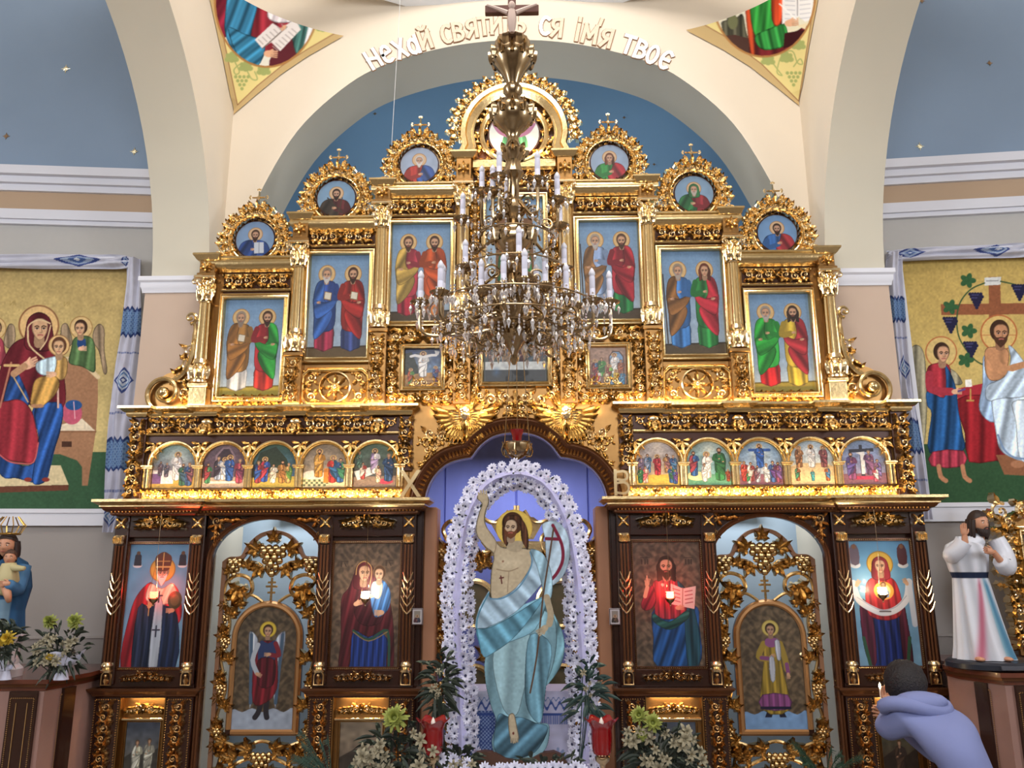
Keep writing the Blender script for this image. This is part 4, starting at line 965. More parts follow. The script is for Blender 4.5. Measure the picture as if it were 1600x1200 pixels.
framed(-.865, -.585, 3.03, 3.33, A, 'small framed scene of a white robed figure rising with outspread arms against dark rock', .04, .045, group='small square scenes beside the centre')
A = Art(56, 72, 'a07860', 1.6); A.vgrad('b08c78', '8a6450', 0, 50); A.poly([(30, 72), (30, 18), (36, 8), (46, 8), (52, 18), (52, 72)], '6f98c8'); A.line([(30, 40), (30, 18), (36, 8), (46, 8), (52, 18), (52, 40)], 2, '5a3c34'); A.noise(.1, 3)
A.saint(38, 12, 40, 'e4e4e8', 'd8d8de')
for k, (x, y, h, a, c) in enumerate([(8, 24, 34, '2f5a8a', '8a3030'), (18, 20, 36, '4a9a3c', '3a7a34'), (48, 24, 34, '8a4a2c', 'a85830'), (30, 34, 30, '7ab04a', '8a3a2a'), (12, 44, 28, 'e0d4cc', 'c83c3c'), (24, 46, 26, 'd8c8a8', 'c89a50'), (40, 44, 28, 'd8b030', 'e0b838'), (50, 46, 26, '3a7ab0', '5a9ac8'), (4, 48, 26, 'a82c38', '902430')]): A.saint(x, y, h, a, c, halo=k % 3 == 0, seed=k)
framed(.585, .865, 3.03, 3.33, A, 'small framed scene of a crowd around a white robed figure in an archway', .04, .045, group='small square scenes beside the centre')
# --- tall centre icon and the supper scene under it
A = Art(100, 172, '7ba4cc', 1.3); A.vgrad('6d9ac6', 'b4c8da', 0, 120); A.poly([(0, 140), (100, 140), (100, 172), (0, 172)], 'b87a34')
A.poly([(18, 30), (82, 30), (86, 150), (14, 150)], '7a4c24'); A.poly([(24, 38), (76, 38), (78, 120), (22, 120)], 'a86c30'); A.cloth([(22, 84), (34, 80), (40, 140), (20, 140)], '2a7a3c', .3, .5); A.cloth([(66, 80), (78, 84), (80, 140), (60, 140)], '2a7a3c', .3, .5)
A.saint(50, 28, 128, '8a2c30', '2c5aa0', '4a2c18', '3a2010', prop='book'); A.noise(.06, 3)
framed(-.225, .225, 3.63, 4.60, A, 'tall centre icon of an enthroned robed man, mostly hidden by the chandelier', .05, .05)
A = Art(112, 76, '2a3438', 1.4); A.vgrad('1e2a30', '3a4444', 0, 40)
for k in range(7): A.saint(14+k*14, 12+3*(k % 2), 44, ['3a5a4a', '6a4438', '3c4a68', '5a3030', '3f5f4a', '6a5238', '44506a'][k], ['5a3a30', '2f4a5a', '6a5030', '33553f', '54303a', '3a5060', '603c30'][k], halo=False, seed=k)
A.poly([(2, 42), (110, 42), (110, 56), (2, 56)], 'c4ccd0'); A.poly([(2, 56), (110, 56), (110, 76), (2, 76)], '26282a'); A.glow(22, 60, 12, '2f5f96', .9); A.noise(.06, 4)
framed(-.245, .245, 3.06, 3.42, A, 'wide dark framed icon of a group seated behind a white table, under the chandelier', .045, .05)

# --- ten arched festival icons
def fest(bg, bot, figs, extra=None):
    A = Art(66, 78, bg[0], 1.6); A.vgrad(bg[0], bg[1], 0, 55); A.noise(.1, 7)
    A.poly([(0, 60), (66, 58), (66, 78), (0, 78)], bot)
    if extra: extra(A)
    for k, f in enumerate(figs): x, y, h, a, c = f[:5]; A.saint(x, y, h, a, c, ['4a2c1c', '8a7460', '3a2418'][k % 3], ['3a2418', None, '8a7c70'][k % 3], seed=k, side=1 if x < 33 else -1, halo=len(f) > 5, hc='d8b070')
    A.noise(.07, 2, 5); return A
FEST = [
 ('6a9494', '7a6a80', 'b8923c', [(12, 30, 26, '5a5068', '6a4a58'), (22, 32, 26, '6a5a70', '4a4a60'), (38, 14, 50, 'e0dce4', 'c8c8d8', 1), (48, 34, 40, '2f5a44', '345068'), (58, 32, 42, '2f4a80', '6a3c4c')], lambda A: (A.glow(38, 20, 28, 'e8f0ec', .9), A.poly([(0, 46), (34, 46), (34, 70), (0, 70)], 'd8d4e0'), A.poly([(0, 52), (14, 52), (14, 70), (0, 70)], '6a4480')), 'teal festival icon with a glowing white figure beside a white altar', 0),
 ('6a5464', '4a3848', 'a89484', [(8, 34, 36, '3a7a50', '8a3038'), (24, 22, 42, '8a98b8', '3a3040'), (34, 24, 40, 'e4e0e0', '9aa8c8', 1), (42, 20, 46, '2f5aa8', '2a4c94', 1), (58, 26, 44, '9a3850', '6a3050')], lambda A: (A.poly([(20, 60), (20, 20), (30, 6), (40, 6), (48, 20), (48, 60)], '3c2c38'), A.line([(20, 60), (20, 20), (30, 6), (40, 6), (48, 20), (48, 60)], 3, '8a7080'), A.poly([(4, 66), (60, 66), (62, 70), (2, 70)], 'd8ccc4')), 'arched icon of people meeting under a stone arch on purple brown ground', 0),
 ('35584c', '3f6490', 'b09a40', [(18, 24, 44, '2c4ca4', 'a03040', 1), (8, 30, 40, '8a3038', '2c50a0'), (32, 36, 34, 'dcdcd8', 'c8c0b0'), (46, 30, 40, 'a87438', '8a5a2c'), (56, 34, 36, 'b08c50', '5a8a40')], lambda A: (A.poly([(0, 44), (10, 14), (34, 4), (52, 26), (60, 50), (60, 60), (0, 60)], '2c3a2c'), A.poly([(22, 52), (44, 52), (42, 60), (24, 60)], '8a6838')), 'arched icon of figures round a crib under a dark green hill', 0),
 ('8a7a68', '94887c', 'd0c49a', [(24, 10, 50, 'c08430', 'd09a44', 1), (46, 22, 48, 'b8302c', '2c5c8c', 1), (58, 26, 44, '2f5a9a', '3a7a5c')], lambda A: (A.ell(16, 56, 18, 8, 'd8d0c8'), [A.poly([(8*k+4*(j % 2), 64+4*j), (8*k+4+4*(j % 2), 64+4*j), (8*k+4+4*(j % 2), 68+4*j), (8*k+4*(j % 2), 68+4*j)], '5a6a50') for k in range(5) for j in range(3)], A.poly([(32, 44), (40, 44), (40, 70), (32, 70)], 'c87a2c')), 'arched icon of an ochre winged figure on clouds greeting one in red', 0),
 ('54705c', '4a4c50', '8a7468', [(32, 10, 44, 'e0dce8', 'a890c0', 1), (54, 18, 50, '2c4c7c', '28406c'), (14, 34, 30, 'b03c38', 'd0c4bc'), (38, 40, 30, 'e0d4b0', 'c89c8c'), (8, 14, 30, '5a7a6c', '4a6a60')], lambda A: (A.poly([(0, 50), (34, 40), (40, 50), (6, 66)], 'd8dce4'), A.ell(50, 68, 12, 5, 'b83a58')), 'arched icon of a figure lying on a white bed, next to the letter X', 0),
 ('9a9ab0', 'b09a84', 'c8a840', [(33, 24, 36, 'b02c3c', 'a82838', 1), (8, 24, 34, '8a7a9a', '6a5a80'), (18, 22, 34, '3a6a9c', '7a8ab0'), (48, 22, 34, 'a87c4c', '8a5c60'), (58, 24, 34, '3a5a9c', '4a7ab0'), (14, 44, 30, 'c8a09a', 'b8505c'), (6, 46, 28, '2f7a4c', '2c6a44'), (54, 44, 30, '2f5a9c', '3a6a4c'), (60, 50, 26, '2c4c8c', '5a3a80')], lambda A: A.glow(33, 6, 30, 'f4e0c8', .8), 'arched icon of a crowd around a crimson seated figure, next to the letter B', 0),
 ('86a4ac', '70a0a8', '58987c', [(10, 18, 44, '2f5a9c', '9a3a48'), (30, 20, 46, 'e8e8ec', 'dcdce8', 1), (26, 40, 32, 'dce0e8', 'd0d4e0'), (50, 12, 58, '2f7a44', '2c6438'), (62, 50, 22, 'a04a28', '9a3c30')], lambda A: (A.glow(34, 14, 24, 'e8e8d8', .8), A.ell(14, 62, 16, 8, 'd0cc98')), 'arched icon of white clad figures on a cloud beside a tall one in green', 0),
 ('6b96c4', '98a8c0', '7a4c60', [(33, 6, 42, '2f5ab0', '2c58b0', 1), (8, 36, 36, 'a03030', 'c8463a'), (18, 38, 34, '8a3438', 'e0d8d4'), (28, 44, 30, 'a0a8c0', '6a4a5c'), (42, 40, 34, 'dcdce4', 'c0c8d8'), (52, 36, 38, '3a5a9c', '5a3a80'), (60, 38, 36, '7a3a58', '6a4a8c'), (14, 54, 22, 'd8e4e0', '2f7a4c')], lambda A: (A.glow(33, 18, 26, 'f0f0d8', .9), A.line([(18, 16), (48, 16)], 5, '2f5ab0')), 'arched icon of a blue robed figure with outstretched arms rising above a crowd', 0),
 ('8fb0d0', 'c8c8c0', 'd0b890', [(33, 8, 40, 'ececf0', 'e0e0e8', 1), (14, 10, 38, 'a87448', '94603c', 1), (52, 10, 38, '8a4c4c', '7a3c44', 1), (10, 46, 26, '9a5a34', '3a7a5c'), (33, 52, 20, '2f8a9c', '3a9aa8'), (56, 46, 26, 'b05c2c', '3a6a9c')], lambda A: (A.glow(33, 20, 24, 'ffffff', .9), A.poly([(0, 46), (16, 40), (50, 40), (66, 46), (66, 78), (0, 78)], 'd4b888')), 'arched icon of three figures on a sandy hilltop above three fallen ones', 0),
 ('7894c4', '8a8cb8', '7c5064', [(14, 22, 48, '7a3c6c', '5a4a94'), (42, 18, 44, '6a4470', '8a5480'), (54, 34, 36, '8a5a80', '6c5c9c'), (50, 48, 26, 'c8506c', 'd8d0dc')], lambda A: (A.poly([(28, 8), (33, 8), (34, 66), (28, 66)], '2c2c3c'), A.poly([(12, 16), (50, 14), (50, 20), (12, 22)], '2c2c3c'), A.poly([(22, 22), (36, 20), (34, 60), (29, 60), (29, 26)], 'e0e0e4'), A.poly([(12, 64), (54, 64), (58, 70), (8, 70)], 'a82c50')), 'festival icon of mourners at a dark cross hung with white cloth, rightmost arch', 0)]
for k, (c0, c1, bot, figs, ex, lb, _) in enumerate(FEST):
    x = FX[k] if k < 5 else -FX[9-k]
    A = fest((c0, c1), bot, figs, ex)
    w_ = FH-.004; z0 = FZ0; z1 = FZS+FH; yp = -.014
    u = (A.X/A.w-.5)*2*w_; v = z1-(A.Y/A.h)*(z1-z0)
    m = (v < FZS) | (u**2+(v-FZS)**2 < (w_+.004)**2)
    t = thing('festival_icon', lb, 'icon', (x, 0, z0), 'arched festival icons in the arcade')
    panel('painted_panel', A, [(x-w_, yp, z1), (x+w_, yp, z1), (x+w_, yp, z0), (x-w_, yp, z0)], PAINT, t, m.astype(float))
    b = MB(); b.prism([(x-w_, z0), (x-w_, FZS)]+arc(x, FZS, w_, PI, 0, 16)+[(x+w_, FZS), (x+w_, z0)], yp+.002, -.001); obj('backing_board', b, BOLE, t)

# --- the letters X and B standing on the ledge
GLET = mat('translucent_gold_letter', 'f0d8a8', .15, .6, alpha=.75)
x, z = W(641, 785, -.1); b = MB(); h = .2
for a in (-1, 1): b.prism([(x-a*.065-.014, ZL1T-.078), (x-a*.065+.018, ZL1T-.078), (x+a*.065+.014, ZL1T+.12), (x+a*.065-.018, ZL1T+.12)], -.125-.004*a, -.10-.004*a)
b2 = MB(); b2.v = [(v[0], v[1], v[2]+.079) for v in b.v]; b2.f = b.f; b2.m = b.m
tag(obj('letter_x', b2, GLET), 'gold letter X standing on the lower ledge left of the royal arch', 'letter')
x, z = W(973, 783, -.1); b = MB(); o = []
for (cxx, cz, r) in ((x-.005, ZL1T+.148, .034), (x-.005, ZL1T+.058, .042)):
    b.sweep([(x-.05, cz-r+.008)]+arc(cxx+.01, cz, r, -PI/2, PI/2, 8)+[(x-.05, cz+r-.008)], [(-.009, 0), (-.009, .02), (.009, .02), (.009, 0)], base=-.10)
b.box(x-.062, x-.04, -.121, -.10, ZL1T+.001, ZL1T+.196)
tag(obj('letter_b', b, GLET), 'gold letter B standing on the lower ledge right of the royal arch', 'letter')

# --- warm LED strips hidden on the ledges
LEDM = mat('warm_led', 'ffd080', .5, emit=('ffc56a', 6))
for s in SIDES:
    area('ledge_led_light', (s*-1.86, -.115, ZL1T+.012), (s*-1.86, -.0, ZL1T+.12), 1.95, .012, 5.0, WARM)
    area('ledge_led_light', (s*-1.75, -.10, ZL2T+.012), (s*-1.75, .0, ZL2T+.16), 1.9, .012, 3.6, WARM)
    area('ledge_led_light', (s*-.42, -.13, 2.84), (s*-.42, .0, 3.0), .5, .012, .8, WARM)
area('ledge_led_light', (0, -.10, 4.99), (0, .0, 5.15), .62, .012, 1.8, WARM)
area('arch_led_light', (-.3, -.14, 2.80), (-.45, 0, 2.86), .35, .01, .5, WARM); area('arch_led_light', (.3, -.14, 2.80), (.45, 0, 2.86), .35, .01, .5, WARM)
for s in SIDES:
    for bc, hw in ((BA, .14), (BB, .17)):
        area('niche_led_light', (s*bc, -.055, ZI0-.205), (s*bc, -.0, ZI0-.4), hw*1.7, .01, 1.5, WARM)
# ------------------------------------------------------------------ four large icons of the lower tier
def damask(A, c='6a5442'):
    A.c[:] = hx(c); X, Y = A.X, A.Y
    f = np.sin(X*.33+1.6*np.sin(Y*.16))*np.sin(Y*.3+1.6*np.sin(X*.17)); A.c *= (1+.16*np.clip(f*2, -1, 1))[..., None]; A.noise(.08, 3)
LP = {}
# bishop in crimson, left
A = Art(92, 190, '6f9fc8', 1.6); A.vgrad('5f9cc8', '86aed0', 0, 190); A.noise(.03, 9)
for x in (13, 83):
    A.ell(x, 34, 7, 3.5, 'e0e0e4'); A.poly([(x-6, 34), (x-5, 18), (x, 12), (x+5, 18), (x+6, 34)], '33303c'); A.ell(x, 14, 3, 3, '6a4a34')
A.halo(53, 40, 20, 'd8a83c', 'a8742c')
A.cloth([(40, 62), (20, 75), (8, 110), (2, 190), (40, 190), (44, 120)], 'a81c28', .25, .35, .1, 1); A.cloth([(66, 62), (80, 72), (88, 100), (86, 122), (70, 130), (60, 90)], 'b02430', .25, .4, -.2, 2)
A.cloth([(36, 100), (30, 190), (86, 190), (82, 112), (60, 96)], '1c2a4c', .3, .5, 0, 3, 3); A.cloth([(20, 100), (18, 190), (36, 190), (38, 108)], '2c3450', .3, .5, 0, 2, 3)
A.cloth([(36, 62), (30, 84), (42, 94), (66, 94), (80, 84), (70, 62), (54, 70)], 'e0ccb0', .14, .5, .4, 2); A.cloth([(46, 92), (44, 190), (58, 190), (58, 92)], 'c4ccdc', .08, .4, 0, 2, 2)
for y in (75, 128): A.line([(51, y), (51, y+16)], 2.4, '3a3c50'); A.line([(46, y+6), (56, y+6)], 2.4, '3a3c50')
A.ell(76, 88, 11, 14, '3f5038'); A.ell(76, 88, 7, 9, '5a6a48'); A.hand(38, 96, 5, -1.2); A.hand(72, 104, 5, PI); A.line([(37, 92), (37, 112)], 1.6, 'c8a860'); A.line([(33, 96), (41, 96)], 1.4, 'c8a860')
A.face(53, 46, 8.5, '8a7868', 'e4e0dc', 'd8a484', bl=1.3)
A.poly([(43, 40), (40, 22), (46, 15), (53, 12), (60, 15), (66, 22), (63, 40), (53, 43)], '6a3a28', smooth=3); A.line([(53, 14), (53, 40)], 1.6, 'd8b060'); A.line([(42, 36), (64, 36)], 2.4, 'd8b060'); A.line([(43, 27), (63, 27)], 1.4, 'c89a50')
A.glow(38, 83, 9, 'ffe8c0', .0); LP['bishop'] = A
# veiled woman with child, left of the centre
A = Art(110, 193, '6a5442', 1.6); damask(A)
for x, y in ((17, 34), (92, 33)): A.line([(x-5, y-3), (x-5, y+3)], 1.6, '3c2c22'); A.line([(x, y-3), (x+3, y+3)], 1.6, '3c2c22'); A.line([(x-6, y-5), (x+6, y-5)], 1, '3c2c22')
A.cloth([(30, 170), (24, 193), (92, 193), (92, 150), (60, 130), (34, 140)], '1f3c90', .3, .6, 0, 1, 3)
A.cloth([(40, 36), (26, 70), (14, 90), (16, 150), (14, 193), (32, 193), (36, 140), (62, 148), (92, 138), (92, 193), (104, 193), (102, 130), (92, 84), (74, 66), (64, 36)], '5c1c24', .28, .4, .2, 2)
A.line([(36, 138), (62, 152), (92, 138), (96, 192)], 4, '2f5a48', 4); A.line([(36, 140), (62, 154), (92, 140)], 1.5, 'b08c50', 4)
A.cloth([(44, 80), (36, 110), (52, 130), (80, 126), (86, 100), (66, 84)], '4a1820', .25, .5, .4, 3)
A.face(50, 48, 10.5, '4a2c20', None, 'd8a27e', .7, veil='6a2028'); A.line([(37, 50), (39, 36), (50, 29), (61, 36), (63, 50), (60, 70)], 1.6, 'c89c58', 4)
A.halo(76, 46, 11, '8a6a48', '6f5238'); A.cloth([(66, 62), (62, 80), (66, 106), (74, 118), (92, 106), (96, 80), (84, 60)], '3a70b4', .3, .6, .3, 4); A.cloth([(66, 62), (64, 82), (78, 88), (82, 64)], 'e4d8b8', .15, .7)
A.face(76, 50, 8, '5a3820', None, 'dcaa86', -.3); A.hand(80, 110, 6, PI); A.hand(40, 96, 5.5, -.3); A.hand(64, 84, 4, PI)
LP['mother'] = A
# bearded man with open book, right of the centre
A = Art(102, 193, '6a5442', 1.6); damask(A)
for x in (18, 85): A.line([(x-5, 28), (x-5, 35)], 1.5, '3a2a20'); A.line([(x, 28), (x, 35)], 1.5, '3a2a20'); A.line([(x+4, 28), (x+4, 35)], 1.5, '3a2a20'); A.line([(x-7, 25), (x+7, 25)], 1, '3a2a20')
A.cloth([(30, 104), (26, 150), (30, 193), (92, 193), (96, 130), (90, 100)], '1c4f94', .34, .35, .35, 1); A.cloth([(72, 70), (88, 100), (96, 150), (92, 193), (76, 193), (74, 120)], '1f4a5c', .3, .4, 0, 2)
A.cloth([(36, 60), (28, 70), (30, 100), (32, 116), (52, 122), (76, 112), (80, 80), (66, 62)], 'a82c3c', .25, .6, 0, 3); A.cloth([(28, 68), (12, 90), (10, 104), (20, 108), (32, 96)], '8a2434', .25, .5, .5, 4)
A.cloth([(28, 112), (50, 126), (78, 108), (80, 120), (52, 138), (28, 126)], '245a54', .3, .4, 1.2, 5)
A.cloth([(66, 62), (78, 74), (86, 96), (80, 104), (70, 84)], '1f5060', .3, .5)
A.poly([(56, 66), (74, 74), (94, 70), (90, 106), (72, 102), (54, 98)], 'e8c4bc'); A.line([(74, 73), (72, 102)], 1.4, 'a87068')
for k in range(4): A.line([(59, 74+6*k), (69, 77+6*k)], 1.6, 'a03040', a=.7); A.line([(77, 79+6*k), (88, 77+6*k)], 1.6, 'a03040', a=.7)
A.hand(20, 66, 5, -1.3); A.line([(21, 64), (20, 54)], 2, 'dca884'); A.line([(20, 72), (16, 86)], 6, 'dca884'); A.hand(66, 104, 5, 0)
A.face(50, 40, 10.5, '3c2416', '4a2c1a', 'd8a480', long=True); LP['teacher'] = A
# woman holding out a white cloth, right
A = Art(92, 192, '5f98c8', 1.6); A.vgrad('5a97c8', '7fb0d4', 0, 192); A.noise(.03, 9)
for x in (8, 80): A.ell(x, 38, 8, 5, 'd8d8e0'); A.poly([(x-6, 36), (x-7, 12), (x+1, 4), (x+7, 14), (x+6, 36)], '5c3038' if x > 40 else '6a5a6c', smooth=2); A.ell(x, 9, 3, 3.5, '8a5a3c')
A.cloth([(26, 110), (20, 192), (70, 192), (68, 110)], '1a2c74', .35, .55, 0, 1, 3); A.cloth([(10, 92), (8, 150), (14, 186), (26, 186), (26, 110)], '5a1c34', .25, .5, 0, 2, 3); A.cloth([(66, 108), (66, 186), (80, 186), (78, 130), (74, 92)], '5a1c30', .25, .5, 0, 3, 3)
A.line([(10, 150), (16, 190)], 5, '2f5c40'); A.line([(78, 150), (72, 188)], 5, '2f5c40')
A.cloth([(36, 56), (22, 66), (18, 94), (22, 116), (46, 124), (68, 116), (72, 90), (66, 64), (54, 56)], 'b0242c', .22, .5, 0, 4)
A.halo(45, 36, 20, 'e0b03c', 'a87828'); A.face(45, 40, 8.6, '4a2c20', None, 'dcA684', veil='8a2430')
A.ell(47, 78, 15, 14, 'e8a83c'); A.ell(47, 78, 10, 10, 'f0d890'); A.poly([(40, 88), (42, 74), (52, 74), (54, 88)], '6a8cc4', smooth=2); A.face(47, 70, 3.4, '6a4028', None)
A.line([(2, 66), (8, 92), (30, 108), (46, 112), (64, 106), (80, 90), (86, 64)], 10, 'dcdce8', 5); A.line([(86, 66), (88, 130)], 8, 'd0d4e4'); A.line([(6, 88), (30, 104), (46, 108), (64, 102), (80, 86)], 1.2, 'a0a4bc', 4); A.line([(38, 110), (54, 110)], 2.2, '5a4a50')
A.hand(8, 68, 4.5, -1); A.hand(82, 66, 4.5, -2); LP['cloth'] = A
for s, bc, bh, k, lb in ((1, BA, HA, 'bishop', 'large icon of a white bearded man in mitre and crimson cloak, on blue'),
                         (1, BB, HB, 'mother', 'large icon of a dark red veiled woman holding a child dressed in blue'),
                         (-1, BB, HB, 'teacher', 'large icon of a long haired bearded man holding an open pink book'),
                         (-1, BA, HA, 'cloth', 'large icon of a woman in red holding out a long white cloth, on blue')):
    framed(s*bc-bh, s*bc+bh, ZI0, ZI1, LP[k], lb, .022, .03, -.002, WOODM, 'large icons of the lower tier', beadr=.0055)
# small pictures in the pedestal niches
for s, bc, q, c, lb in ((1, BA, .12, ('4a5468', '6f6a60'), 'small dim painting of white figures on a hill inside the far left pedestal niche'),
                     (1, BB, .15, ('a08c74', '7c6a58'), 'small painting of a brown landscape inside the niche behind the left bouquet'),
                     (-1, BB, .15, ('5c6478', '6a6a4c'), 'small painting of a grey green landscape inside the niche behind the right bouquet'),
                     (-1, BA, .12, ('4a5440', '5a4434'), 'small dark painting inside the far right pedestal niche beside the bending person')):
    A = Art(56, 90, c[0], 1.2); A.vgrad(c[0], c[1], 0, 60); A.poly([(0, 50), (20, 38), (40, 46), (56, 36), (56, 90), (0, 90)], hx(c[1])*.6); A.noise(.1, 6)
    if s*bc < -2: A.saint(20, 26, 50, 'c8c4a8', 'd0ccb8', halo=False); A.saint(40, 24, 50, 'b8b4a0', 'c8c4b0', halo=False)
    elif s*bc > 2: A.saint(28, 26, 54, '4a3a34', '5a4030', halo=False)
    z1 = ZI0-.195-.18
    framed(s*bc-q, s*bc+q, z1-.42, z1, A, lb, .018, .02, -.004, GOLDP, 'pictures in the pedestal niches')

# ------------------------------------------------------------------ openwork side doors
VG = mat('vine_gold', 'cfae7a', .26, 1, noise=.3, scale=30)
def side_door(s, A, label):
    xc, y = DC, .16
    t = thing('side_door', label, 'door', (s*xc, y, 0), 'openwork side doors of the altar screen')
    H = .385; fz = ZI0
    # outer stile frame with shouldered ogee top
    top = catmull([(xc-H, 1.70), (xc-H+.05, 1.735), (xc-.26, 1.74), (xc-.235, 1.76), (xc-.2, 1.83), (xc-.11, 1.91), (xc, 1.94)], n=4)
    path = [(xc-H, .1)]+top+[(2*xc-a, b_) for a, b_ in top[-2::-1]]+[(xc+H, .1)]
    b = MB(s); b.sweep(path, [(-.028, 0), (-.028, .03), (0, .036), (.0, 0)], base=y); obj('door_frame', b, mat('door_frame_wood', '8a6248', .45, .2), t)
    # arched panel
    px, pz0, pz1, ph = xc-.012, .50, 1.365, .225; zs = pz1-ph
    sh = lambda q: [(px-q, pz0-(q-ph)), (px-q, zs)]+arc(px, zs, q, PI, 0, 20)[1:-1]+[(px+q, zs), (px+q, pz0-(q-ph))]
    b = MB(s); b.prism(sh(ph+.045), y-.012, y+.02); obj('panel_board', b, WOOD, t)
    b = MB(s); b.sweep(sh(ph)+[sh(ph)[0]], [(0, 0), (0, .012), (.012, .022), (.03, .02), (.04, .006), (.045, 0)], base=y-.012); obj('panel_frame', b, mat('gilt_brown_moulding', 'b98a5c', .3, .8), t)
    u = (A.X/A.w-.5)*2*ph; v = pz1-(A.Y/A.h)*(pz1-pz0); m = ((v < zs) | (u**2+(v-zs)**2 < (ph+.004)**2)).astype(float)
    panel('painted_panel', A, [(s*px-ph, y-.016, pz1), (s*px+ph, y-.016, pz1), (s*px+ph, y-.016, pz0), (s*px-ph, y-.016, pz0)], PAINT, t, m)
    # vine work
    fr = Fr((xc, y-.01, 0)); b = MB(s)
    for sg in (-1, 1):
        x0 = sg*.325
        st = [(x0+sg*.025*math.sin(z*14), z) for z in np.linspace(.15, 1.38, 30)]
        b.tube([fr(a, c, .005) for a, c in catmull(st, n=2)], .013, 6)
        b.tube([fr(a, c, .005) for a, c in catmull([(x0, 1.36), (sg*.36, 1.44), (sg*.35, 1.54), (sg*.27, 1.6), (sg*.17, 1.57), (sg*.15, 1.48), (sg*.22, 1.42), (sg*.3, 1.42)], n=5)], [.016]*36, 6)
        b.tube([fr(a, c, .005) for a, c in catmull([(sg*.06, 1.40), (sg*.14, 1.45), (sg*.26, 1.47), (sg*.33, 1.55), (sg*.34, 1.63)], n=5)], .013, 6)
        b.tube([fr(a, c, .005) for a, c in catmull([(sg*.02, 1.6), (sg*.1, 1.68), (sg*.2, 1.7), (sg*.3, 1.68)], n=5)], .012, 6)
    b.tube([fr(a, c, .0) for a, c in catmull([(-.3, .42), (-.15, .38), (0, .42), (.15, .38), (.3, .42)], n=5)], .014, 6); b.tube([fr(a, c, .0) for a, c in catmull([(-.3, .2), (-.1, .3), (0, .25), (.1, .3), (.3, .2)], n=5)], .014, 6)
    st = obj('vine_stem', b, VG, t)
    b = MB(s)
    for sg in (-1, 1):
        for k in range(7):
            z = .32+k*.165; vleaf(b, fr, sg*(.315-.02*(-1)**k), z, PI/2+(-1)**k*.5*sg, .165, .035); vleaf(b, fr, sg*(.34+.01*(-1)**k), z+.08, -PI/2+.5*sg, .12, .03)
        vleaf(b, fr, sg*.24, 1.51, -PI/2+sg*.3, .24, .06); vleaf(b, fr, sg*.12, 1.785, .5 if sg > 0 else PI-.5, .2, .04); vleaf(b, fr, sg*.10, 1.66, -PI/2+sg*.5, .18, .04); vleaf(b, fr, sg*.2, 1.66, PI/2+sg*.3, .15, .03); vleaf(b, fr, sg*.33, 1.62, PI/2-sg*.2, .14, .03); vleaf(b, fr, sg*.24, 1.38, PI/2+sg*.5, .16, .03); vleaf(b, fr, sg*.31, 1.42, PI/2, .1)
        for q in ((.09, .36, .2), (.2, .31, .2), (.28, .42, .17), (.16, .17, .18), (.27, .2, .18), (.06, .2, .16)): vleaf(b, fr, sg*q[0], q[1], (0 if sg > 0 else PI)+sg*.4, q[2])
    vleaf(b, fr, 0, 1.86, PI/2, .17, .04)
    obj('vine_leaves', b, VG, t)
    for q in ((0, 1.80, .27, 5), (-.29, 1.71, .2, 4), (.29, 1.71, .2, 4), (0, .33, .2, 5), (-.335, 1.30, .13, 3), (.335, 1.30, .13, 3), (-.325, 1.13, .14, 4), (.325, 1.13, .14, 4), (-.33, .80, .14, 4), (.33, .80, .14, 4), (-.33, .5, .14, 4), (.33, .5, .14, 4)):
        b = MB(s); grapes(b, fr, q[0], q[1], q[2], q[3]); obj('grape_cluster', b, VG, t)
    b = MB(s)
    for z, w in ((1.545, .06), (1.515, .09), (1.47, .06)): b.box(xc-w/2, xc+w/2, y-.022, y-.008, z-.008, z+.008, .003)
    b.box(xc-.008, xc+.008, y-.024, y-.008, 1.41, 1.58, .003); obj('cross', b, VG, t)
    return t
A = Art(92, 190, '5f4c38', 1.4); damask(A, '5f4e3a')
A.poly([(0, 160), (15, 164), (30, 158), (46, 164), (62, 158), (78, 164), (92, 158), (92, 190), (0, 190)], 'a8b4c8', smooth=3); A.noise(.06, 6)
for sg in (-1, 1): A.cloth([(46+sg*10, 62), (46+sg*26, 38), (46+sg*28, 60), (46+sg*22, 110), (46+sg*20, 158), (46+sg*14, 130)], 'b4bccc' if sg < 0 else 'a8b0c4', .35, .5, 0, 2); A.line([(46+sg*24, 44), (46+sg*22, 90), (46+sg*19, 150)], 5, '4a6480', 4)
for sg in (-1, 1): A.line([(48+sg*5, 130), (46+sg*5, 160), (44+sg*9, 172)], 8, '2c2830', 3)
A.cloth([(34, 56), (28, 80), (30, 148), (50, 150), (66, 128), (64, 80), (60, 56)], '7c1824', .3, .4, .1, 3); A.poly([(36, 54), (34, 84), (46, 90), (60, 84), (60, 54), (48, 58)], '2c3c6c', smooth=3); A.cloth([(34, 84), (38, 124), (60, 122), (60, 84)], '5c1420', .3, .5)
A.line([(33, 60), (26, 84), (34, 104)], 7, 'b8c0cc', 3); A.hand(35, 106, 4, .5); A.line([(60, 58), (66, 76), (54, 76)], 7, '8a2430', 3); A.hand(50, 75, 4, PI)
A.halo(47, 36, 13, 'e8c438', 'b08c28'); A.face(47, 39, 6.5, '4a2c18', None, 'd8a27e')
side_door(1, A, 'gilded openwork vine door with a winged figure in dark red cloak, left of the centre')
A = Art(92, 190, '5f4c38', 1.4); damask(A, '66543f')
A.poly([(0, 164), (15, 168), (30, 162), (46, 168), (62, 162), (78, 168), (92, 162), (92, 190), (0, 190)], '7aa4d8', smooth=3); A.noise(.06, 6)
A.poly([(36, 158), (30, 172), (40, 172), (44, 160)], '1c1c34'); A.poly([(56, 158), (62, 172), (52, 172), (50, 160)], '1c1c34')
